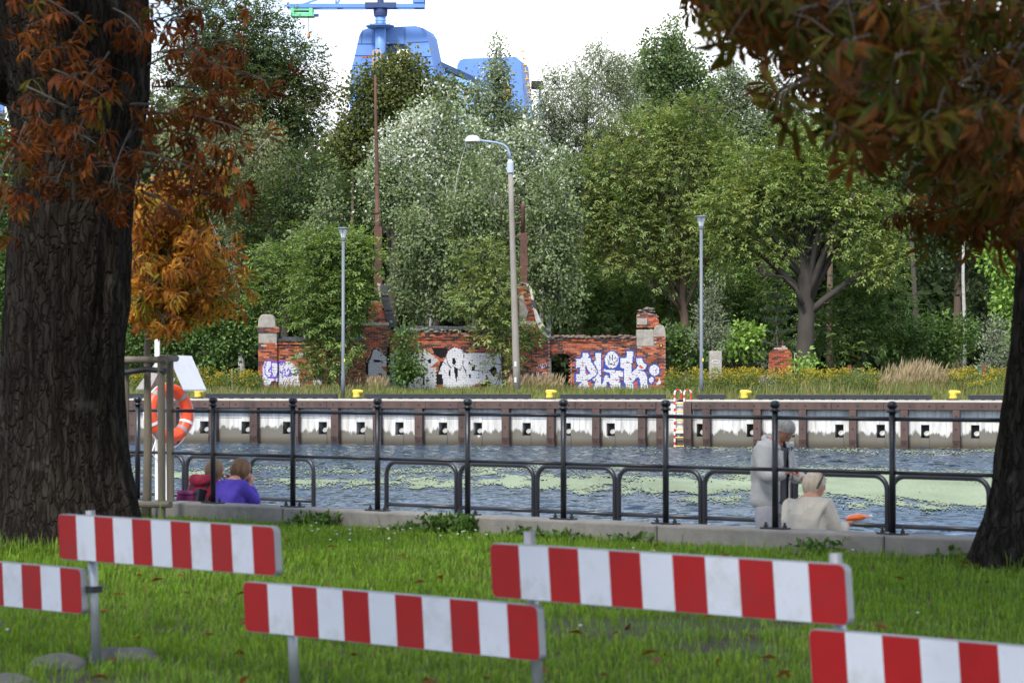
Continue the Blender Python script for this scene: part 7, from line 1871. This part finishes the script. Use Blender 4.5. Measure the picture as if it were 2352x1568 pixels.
def hand_shape(wrist, d, palm_n, curl=.9, size=1.0, thumb=1):
    """palm and five bent fingers; d: along the hand, palm_n: out of the palm"""
    d = Vector(d).normalized(); n = Vector(palm_n); n = (n - d * n.dot(d)).normalized(); s = d.cross(n) * thumb
    V, F = [], []
    def put(nodes, edges, root=None):
        v, f = skin_part(nodes, edges, 1, root); b = len(V); V.extend(v); F.extend([tuple(i + b for i in q) for q in f])
    w = Vector(wrist)
    put({'w': (w - d * .02, .024 * size), 'a': (w + d * .02, (.030 * size, .018 * size)), 'b': (w + d * .055 * size, (.036 * size, .016 * size)), 'c': (w + d * .085 * size, (.036 * size, .013 * size))}, [('w', 'a'), ('a', 'b'), ('b', 'c')])
    for k, (o, L_) in enumerate(((-.030, .068), (-.010, .078), (.010, .074), (.028, .058))):
        p = w + d * .082 * size - s * o * size * 1.0; a = 0; pts = [p]
        for j, fr in enumerate((.45, .32, .23)):
            a += curl * (.9 if j else .6); q = pts[-1] + (d * math.cos(a) + n * math.sin(a)) * L_ * fr * size; pts.append(q)
        put({i: (q, (.0105 - .0012 * i) * size) for i, q in enumerate(pts)}, [(0, 1), (1, 2), (2, 3)])
    p = w + d * .03 * size + s * .026 * size; q1 = p + (s * .7 + d * .7 + n * .3).normalized() * .034 * size; q2 = q1 + (d * .9 + n * .5 + s * .1).normalized() * .03 * size; q3 = q2 + (d * .8 + n * .7).normalized() * .022 * size
    put({0: (p, .013 * size), 1: (q1, .012 * size), 2: (q2, .0105 * size), 3: (q3, .009 * size)}, [(0, 1), (1, 2), (2, 3)])
    return V, F
def fuse(name, shapes, mat, parent, voxel=.011, smooth=2):
    """union of shapes as one continuous skin"""
    V, F = [], []
    for v, f in shapes:
        b = len(V); V += [tuple(p) for p in v]; F += [tuple(i + b for i in q) for q in f]
    me = bpy.data.meshes.new('tmp'); me.from_pydata(V, [], F); bm = bmesh.new(); bm.from_mesh(me); bmesh.ops.recalc_face_normals(bm, faces=bm.faces); bm.to_mesh(me); bm.free()
    o = bpy.data.objects.new('tmp', me); WORK.collection.objects.link(o)
    m = o.modifiers.new('r', 'REMESH'); m.mode = 'VOXEL'; m.voxel_size = voxel
    if smooth: m = o.modifiers.new('s', 'SMOOTH'); m.iterations = smooth; m.factor = .5
    em = grown(o); em.name = name
    bpy.data.objects.remove(o); bpy.data.meshes.remove(me)
    o0 = origin_of(parent)
    em.transform(Matrix.Translation(-o0)); em.polygons.foreach_set('use_smooth', [True] * len(em.polygons))
    em.materials.clear(); em.materials.append(mat)
    ob = bpy.data.objects.new(name, em); C.objects.link(ob); ob.parent = parent
    return ob
def raw(name, shape, mat, parent, smooth=True):
    mb = MB(); mb.add(*shape); return mb.build(name, mat, parent, smooth=smooth)
def cloth(name, base, bump=.5, scale=60, rough=.9): return pm(name, base, rough, .10, 12, bump, scale, spec=.15)
M_skin = pm('skin', (.52, .27, .19), .5, .08, 20, spec=.35)
M_skin2 = pm('skin_tanned', (.40, .19, .125), .5, .08, 20, spec=.35)
M_shoe = pm('shoe', (.05, .045, .04), .6, .2)
def frame(fwd):
    f = Vector((fwd[0], fwd[1], 0)).normalized(); return f, Vector((f.y, -f.x, 0)), Vector((0, 0, 1))
def seated(base, fwd, seat_h, sc_=1.0, lean=.12, head_turn=0.0, head_tilt=0.0):
    """joint positions of a person sitting at base (on the ground below the hips), facing fwd"""
    f, r, u = frame(fwd); J = {}
    hip = Vector(base) + u * (seat_h + .10 * sc_); J['pelvis'] = hip; J['waist'] = hip + u * .16 * sc_ + f * .02; J['chest'] = hip + u * .36 * sc_ + f * (.06 + lean * .3); J['neck0'] = hip + u * .505 * sc_ + f * (.07 + lean * .5); J['neck1'] = hip + u * .575 * sc_ + f * (.09 + lean * .7)
    J['head'] = hip + u * .650 * sc_ + f * (.125 + lean * .9)
    for s, n in ((-1, 'l'), (1, 'r')):
        J['sh_' + n] = J['neck0'] + r * s * .17 * sc_ - u * .035 - f * .01; J['hip_' + n] = hip + r * s * .09 - u * .02
        J['knee_' + n] = hip + f * .43 * sc_ + r * s * .12 - u * .0; J['ank_' + n] = Vector((J['knee_' + n].x, J['knee_' + n].y, base[2] + .09)) + f * .04; J['toe_' + n] = Vector((J['ank_' + n].x, J['ank_' + n].y, base[2] + .035)) + f * .15
    hf = (f * math.cos(head_turn) + r * math.sin(head_turn)); J['hf'] = (hf - u * head_tilt).normalized(); J['hu'] = (u + hf * head_tilt).normalized()
    return J, f, r, u
def body_of(J, extra_edges=(), g=.93, arms=('l', 'r')):
    """skeleton of trunk, legs, arms (elbow/wrist already in J) -> skin shape; g: girth"""
    N = {'pelvis': (J['pelvis'], (.155 * g, .12 * g)), 'waist': (J['waist'], (.145 * g, .115 * g)), 'chest': (J['chest'], (.155 * g, .115 * g)), 'neck0': (J['neck0'], (.085, .07)), 'neck1': (J['neck1'], .052), 'skull': (J['head'] - J['hu'] * .02, .055)}
    Ed = [('pelvis', 'waist'), ('waist', 'chest'), ('chest', 'neck0'), ('neck0', 'neck1'), ('neck1', 'skull')]
    for n in ('l', 'r'):
        N['hip_' + n] = (J['hip_' + n], .092 * g); N['knee_' + n] = (J['knee_' + n], .062); N['calf_' + n] = (J['knee_' + n].lerp(J['ank_' + n], .35), .058); N['ank_' + n] = (J['ank_' + n], .038); N['toe_' + n] = (J['toe_' + n], .032)
        Ed += [('pelvis', 'hip_' + n), ('hip_' + n, 'knee_' + n), ('knee_' + n, 'calf_' + n), ('calf_' + n, 'ank_' + n), ('ank_' + n, 'toe_' + n)]
        N['sh_' + n] = (J['sh_' + n], .058 * g); N['el_' + n] = (J['el_' + n], .042); N['fo_' + n] = (J['el_' + n].lerp(J['wr_' + n], .3), .040); N['wr_' + n] = (J['wr_' + n], .026)
        Ed += [('neck0', 'sh_' + n), ('sh_' + n, 'el_' + n), ('el_' + n, 'fo_' + n), ('fo_' + n, 'wr_' + n)]
    return skin_part(N, Ed, 2, 'pelvis')
def top_of(J, g=1.0, t=.016, sleeve=1.0, hem=-.06, arms=('l', 'r'), chestw=1.0, collar=.075):
    """jacket or jumper: trunk and sleeves a little larger than the body"""
    f_ = {}
    dn = (J['pelvis'] - J['waist']).normalized()
    N = {'hem': (J['pelvis'] + dn * (-hem), (.17 * g + t, .135 * g + t)), 'pelvis': (J['pelvis'], (.172 * g + t, .135 * g + t)), 'waist': (J['waist'], (.16 * g + t, .128 * g + t)), 'chest': (J['chest'], (.17 * g * chestw + t, .128 * g + t)), 'yoke': (J['neck0'] - Vector((0, 0, .035)), (.12 + t, .09 + t)), 'neck0': (J['neck0'] + Vector((0, 0, .055)), collar)}
    Ed = [('hem', 'pelvis'), ('pelvis', 'waist'), ('waist', 'chest'), ('chest', 'yoke'), ('yoke', 'neck0')]
    for n in arms:
        N['sh_' + n] = (J['sh_' + n], .068 * g + t); N['up_' + n] = (J['sh_' + n].lerp(J['el_' + n], .5), .058 * g + t); N['el_' + n] = (J['el_' + n], .052 * g + t); N['wr_' + n] = (J['el_' + n].lerp(J['wr_' + n], sleeve), .036 + t)
        Ed += [('yoke', 'sh_' + n), ('sh_' + n, 'up_' + n), ('up_' + n, 'el_' + n), ('el_' + n, 'wr_' + n)]
    return skin_part(N, Ed, 2, 'chest')
def trousers_of(J, g=1.0, t=.014):
    N = {'waist': (J['pelvis'].lerp(J['waist'], .35), (.15 * g + t, .118 * g + t)), 'pelvis': (J['pelvis'], (.165 * g + t, .13 * g + t))}; Ed = [('waist', 'pelvis')]
    for n in ('l', 'r'):
        N['hip_' + n] = (J['hip_' + n], .098 * g + t); N['knee_' + n] = (J['knee_' + n], .068 + t); N['ank_' + n] = (J['ank_' + n] + (J['knee_' + n] - J['ank_' + n]) * .08, .052 + t)
        Ed += [('pelvis', 'hip_' + n), ('hip_' + n, 'knee_' + n), ('knee_' + n, 'ank_' + n)]
    return skin_part(N, Ed, 2, 'pelvis')
def shoes(J, parent, f):
    for n in ('l', 'r'):
        v, q = skin_part({0: (J['ank_' + n] - f * .03 - Vector((0, 0, .045)), .042), 1: (J['ank_' + n] + f * .06 - Vector((0, 0, .05)), .04), 2: (J['toe_' + n] + f * .03, .034)}, [(0, 1), (1, 2)], 2); raw('shoe', (v, q), M_shoe, parent)
def eyes(J, parent, mat=None):
    f, u = J['hf'], J['hu']; r = f.cross(u)
    for s in (-1, 1):
        mb = MB(); c = J['head'] + f * .083 + r * s * .031 + u * .003; mb.lathe([(.002, -.011), (.009, -.006), (.011, 0), (.009, .006), (.002, .011)], c, 10, axis=f); mb.build('eye', pm('eye', (.10, .07, .05), .15), parent, smooth=True)

LEDGE = -0.10
RF = -RN                                     # towards the water
# ---- 1 red jacket with rucksack
def person_red():
    b = rail_pt(rail_s_at(456, .46), .46, PROM_Z); J, f, r, u = seated(b, RF, LEDGE - PROM_Z, .97, .14, .35, .05)
    J['el_l'] = J['sh_l'] + f * .14 - u * .22 - r * .03; J['wr_l'] = J['el_l'] + f * .18 + u * .04 + r * .10; J['el_r'] = J['sh_r'] + f * .20 - u * .20; J['wr_r'] = J['el_r'] + f * .02 + u * .22 - r * .06
    P = empty('person', b, 'seated person in a crimson hooded jacket with a rucksack, seen from behind', 'person')
    fuse('body', [body_of(J), head_shape(J['head'], J['hf'], J['hu']), hand_shape(J['wr_l'], f + r * .5, -u, .5), hand_shape(J['wr_r'], u * .9 + f * .2, -f, 1.0, thumb=-1)], M_skin, P)
    fuse('jacket', [top_of(J, 1.02, .02)], cloth('crimson_jacket', (.33, .028, .055), .6, 25), P, .012, 2)
    hood = []; c = J['neck0'] - f * .07 + u * .05
    hn = {0: (c + r * .14 + f * .05 + u * .02, .045), 1: (c + r * .10 - f * .05, .062), 2: (c - f * .10 - u * .03, .075), 3: (c - r * .10 - f * .05, .062), 4: (c - r * .14 + f * .05 + u * .02, .045)}
    fuse('hood', [skin_part(hn, [(0, 1), (1, 2), (2, 3), (3, 4)], 2, 2)], cloth('crimson_hood', (.46, .05, .085), .6, 25), P, .012, 2)
    fuse('trousers', [trousers_of(J)], cloth('dark_trousers', (.04, .04, .05)), P, .016, 2); shoes(J, P, f); eyes(J, P)
    raw('hair', hair_shape(J['head'], J['hf'], J['hu'], .020, -.95, .30, -.75, 3, .006), pm('hair_blonde', (.26, .17, .095), .55, .35, 30, stretch=(1, 1, .3)), P)
    bag = empty('rucksack', J['pelvis'] - f * .25, 'purple rucksack with black straps on the back of the red jacket', 'rucksack')
    bc_ = J['chest'] - f * .225 - u * .12 - r * .04; Rm = Matrix((r, f, u)).transposed() @ Matrix.Rotation(-.22, 3, 'X')
    mb = MB(); mb.box(bc_ - u * .03, (.30, .17, .36), Rm); mb.build('pack', cloth('pack_purple', (.09, .014, .055), .3, 40), bag, bevel=.045)
    mb = MB(); mb.box(bc_ + u * .155 + f * .02, (.27, .15, .05), Rm); mb.build('pack_lid', cloth('pack_lid', (.19, .045, .13), .3, 40), bag, bevel=.02)
    for s in (-1, 1):
        mb = MB(); o_ = r * s * .115 
        pts = [bc_ + o_ - u * .2 - f * .05 + f * .10, bc_ + o_ + u * .05 + f * .095 + f * .02, J['sh_r' if s > 0 else 'sh_l'] - r * s * .05 - f * .10 + u * .04, J['sh_r' if s > 0 else 'sh_l'] - r * s * .045 + u * .095 + f * .0]
        for i in range(3): mb.beam(pts[i], pts[i + 1], .055, .02, up=-f)
        mb.build('strap', M_dark, bag)
    mb = MB(); mb.box(bc_ + r * .155 + f * .03, (.06, .15, .42), Rm); mb.build('side_strap', M_dark, bag, bevel=.01)
person_red()
# ---- 2 violet jacket
def person_violet():
    b = rail_pt(rail_s_at(514, .46), .46, PROM_Z); J, f, r, u = seated(b, RF, LEDGE - PROM_Z, .98, .16, .30, .03)
    J['el_r'] = J['sh_r'] + f * .22 - u * .20 - r * .01; J['wr_r'] = J['head'] - u * .15 + f * .07 + r * .065; J['el_l'] = J['sh_l'] + f * .18 - u * .2 - r * .02; J['wr_l'] = J['el_l'] + f * .16 + r * .12 + u * .02
    P = empty('person', b, 'seated person in a violet jacket, chin resting on one hand', 'person')
    fuse('body', [body_of(J), head_shape(J['head'], J['hf'], J['hu']), hand_shape(J['wr_l'], f + r * .6, -u, .5), hand_shape(J['wr_r'], u * .9 + f * .25 - r * .1, -r * .6 + f * .4, .8, thumb=-1)], M_skin, P)
    fuse('jacket', [top_of(J, 1.06, .02, .95)], cloth('violet_jacket', (.095, .065, .42), .35, 18), P, .012, 2)
    mb = MB(); mb.tube([J['neck0'] + u * .045 + r * .07 * math.sin(t) + f * .06 * math.cos(t) for t in np.linspace(-1.9, 1.9, 10)], .014, 6); mb.build('shirt_collar', cloth('pink_shirt', (.55, .4, .5)), P, smooth=True)
    fuse('trousers', [trousers_of(J)], cloth('blue_trousers', (.03, .04, .09)), P, .016, 2); shoes(J, P, f); eyes(J, P)
    raw('hair', hair_shape(J['head'], J['hf'], J['hu'], .030, -.92, .25, -.80, 5, .008), pm('hair_auburn', (.17, .088, .036), .5, .4, 30, stretch=(1, 1, .3)), P)
person_violet()
# ---- 3 seated woman with a snack bag
def person_white():
    b = rail_pt(rail_s_at(1842, .48), .48, PROM_Z); J, f, r, u = seated(b, RF, LEDGE - PROM_Z, 1.03, .10, .55, .02)
    J['el_r'] = J['sh_r'] + f * .10 - u * .26 + r * .07; J['wr_r'] = J['el_r'] + f * .20 + u * .10 - r * .02; J['el_l'] = J['sh_l'] + f * .13 - u * .26 - r * .05; J['wr_l'] = J['el_l'] + f * .20 + r * .14 + u * .06
    P = empty('person', b, 'seated person with short pale hair in a cream jumper, sunglasses on the head', 'person')
    fuse('body', [body_of(J), head_shape(J['head'], J['hf'], J['hu']), hand_shape(J['wr_l'], f + r * .5, -u, .6), hand_shape(J['wr_r'], f * .9 + u * .2, -r, 1.1, thumb=-1)], M_skin, P)
    # ribbed jumper
    o = fuse('jumper', [top_of(J, 1.24, .022, .92, chestw=1.02)], cloth('cream_knit', (.58, .53, .45), .7, 90), P, .012, 2)
    fuse('trousers', [trousers_of(J, 1.15)], cloth('beige_trousers', (.25, .22, .18)), P, .016, 2); shoes(J, P, f); eyes(J, P)
    raw('hair', hair_shape(J['head'], J['hf'], J['hu'], .024, -.80, .35, -.25, 8, .006), pm('hair_pale', (.52, .43, .33), .5, .25, 30, stretch=(1, 1, .3)), P)
    g = empty('sunglasses', J['head'] + J['hu'] * .08, 'dark sunglasses pushed up on the pale haired head', 'sunglasses')
    hf, hu = J['hf'], J['hu']; hr = hf.cross(hu)
    for s in (-1, 1):
        mb = MB(); mb.tube([J['head'] + hr * s * .108 - hf * .03 - hu * .02, J['head'] + hr * s * .104 + hf * .02 + hu * .07, J['head'] + hr * s * .075 + hf * .055 + hu * .125], .008, 6); mb.build('temple', M_dark, g)
        mb = MB(); mb.lathe([(.03, -.004), (.034, 0), (.03, .004)], J['head'] + hr * s * .038 + hf * .06 + hu * .135, 14, axis=(hf * .6 + hu)); mb.build('lens', M_dark, g)
    bag = empty('snack_bag', J['wr_r'] + f * .12, 'orange snack bag held by the person in the cream jumper', 'snack bag')
    c = J['wr_r'] + f * .115 + u * .045 - r * .005; mb = MB(); N = 10
    ax = (f * .55 + r * .80 + u * .12).normalized(); sd_ = ax.cross(u).normalized(); up_ = sd_.cross(ax)
    vs = []; fs = []
    for i in range(N + 1):
        t = i / N; th = .036 * math.sin(PI * min(1, t * 1.15 + .02)) ** .6 if t < .95 else .004; hw = .075 + .008 * math.sin(t * 17)
        for k in range(12):
            a = 2 * PI * k / 12; vs.append(c + ax * (t - .3) * .24 + sd_ * hw * math.cos(a) + up_ * (max(th, .003) * math.sin(a) + .004 * math.sin(i * 2.1 + k)))
    for i in range(N):
        for k in range(12): fs.append((i * 12 + k, i * 12 + (k + 1) % 12, (i + 1) * 12 + (k + 1) % 12, (i + 1) * 12 + k))
    mb.add(vs, fs); mb.build('foil_bag', pm('foil_orange', (.78, .16, .025), .3, .1, 15), bag, smooth=True)
    mb = MB(); mb.box(c + ax * .165 + up_ * .002, (.16, .03, .006), Matrix((sd_, ax, up_)).transposed()); mb.build('foil_edge', pm('foil_pale', (.7, .62, .58), .3), bag)
person_white()
# ---- 4 standing man, head bowed, looking at his hands
def person_man():
    b = rail_pt(rail_s_at(1768, 1.25), 1.25, PROM_Z); f, r, u = frame((.80, -.60)); J = {}
    hip = b + u * .95; J['pelvis'] = hip; J['waist'] = hip + u * .17 + f * .01; J['chest'] = hip + u * .38 + f * .01; J['neck0'] = hip + u * .53 + f * .035; J['neck1'] = hip + u * .60 + f * .085; J['head'] = hip + u * .665 + f * .155
    J['hf'] = (f * .62 - u * .78).normalized(); J['hu'] = (u * .62 + f * .78).normalized()
    for s, n in ((-1, 'l'), (1, 'r')):
        J['sh_' + n] = J['neck0'] + r * s * .19 - u * .05; J['hip_' + n] = hip + r * s * .09 - u * .05; J['knee_' + n] = b + u * .50 + r * s * .11 + f * .03; J['ank_' + n] = b + u * .09 + r * s * .12; J['toe_' + n] = b + u * .035 + r * s * .14 + f * .16
    J['el_l'] = J['sh_l'] - u * .26 - r * .09 + f * .05; J['wr_l'] = J['el_l'] + f * .20 + u * -.02 + r * .12          # his left hand, lower
    J['el_r'] = J['sh_r'] - u * .27 + r * .07 + f * .06; J['wr_r'] = J['el_r'] + f * .23 + u * .07 - r * .06
    P = empty('person', b, 'standing person with grey hair in a light grey cardigan, head bowed', 'person')
    fuse('body', [body_of(J), head_shape(J['head'], J['hf'], J['hu'], nose=1.2), hand_shape(J['wr_l'], f * .7 + r * .5, u * .3 - f * .3 + r * .2, .9), hand_shape(J['wr_r'], f * .5 - r * .9 + u * .15, -f * .5 - u * .6, 1.3, 1.05, thumb=-1)], M_skin2, P)
    fuse('shirt', [top_of(J, .96, .012, .45, arms=())], cloth('charcoal_shirt', (.085, .085, .095), .4, 30), P, .012, 2)
    # cardigan: shell over back and shoulders, open in front
    v, q = top_of(J, 1.10, .026, .93, hem=-.10, collar=.09)
    dn = {'a': (J['pelvis'] - u * .05, (.205, .165)), 'b': (J['pelvis'] + u * .1, (.20, .16))}
    v2, q2 = skin_part({'a': (J['chest'], (.20, .16)), 'b': (J['waist'], (.20, .16)), 'c': (J['pelvis'], (.205, .165)), 'd': (J['pelvis'] - u * .12, (.21, .17))}, [('a', 'b'), ('b', 'c'), ('c', 'd')], 2)
    o = fuse('cardigan', [(v, q), (v2, q2)], cloth('grey_knit', (.47, .47, .465), .7, 80), P, .012, 2)
    # cut the front opening: drop faces in a wedge around the breastbone
    me = o.data; o0 = origin_of(P); bm = bmesh.new(); bm.from_mesh(me); kill = []
    for fc in bm.faces:
        c = fc.calc_center_median() + o0; rel = c - J['pelvis']; fx = rel.dot(f) - (.0 if True else 0); rx = rel.dot(r); zz = rel.z
        half = .062 + .03 * max(0, .35 - zz) if zz < .50 else .06
        if fx > .07 and abs(rx) < half and zz < .62 and c.z < J['neck0'].z + .08:
            # keep the sleeves: they lie farther forward
            if fx < .235: kill.append(fc)
    bmesh.ops.delete(bm, geom=kill, context='FACES'); bm.to_mesh(me); bm.free()
    m = o.modifiers.new('thick', 'SOLIDIFY'); m.thickness = .012
    mb = MB(); mb.tube([J['neck0'] + u * (.03 + .035 * math.cos(t)) + r * .095 * math.sin(t) - f * .085 * math.cos(t) for t in np.linspace(-2.3, 2.3, 14)], .028, 8); mb.build('collar', cloth('grey_knit', (.4, .41, .43)), P, smooth=True)
    fuse('trousers', [trousers_of(J, 1.14, .02)], cloth('light_grey_trousers', (.30, .30, .33), .5, 20), P, .014, 2)
    shoes(J, P, f); eyes(J, P)
    raw('hair', hair_shape(J['head'], J['hf'], J['hu'], .010, -.62, .50, -.05, 9, .002), pm('hair_grey', (.22, .215, .21), .55, .4, 40, stretch=(1, 1, .4)), P)
person_man()
bpy.data.scenes.remove(WORK)
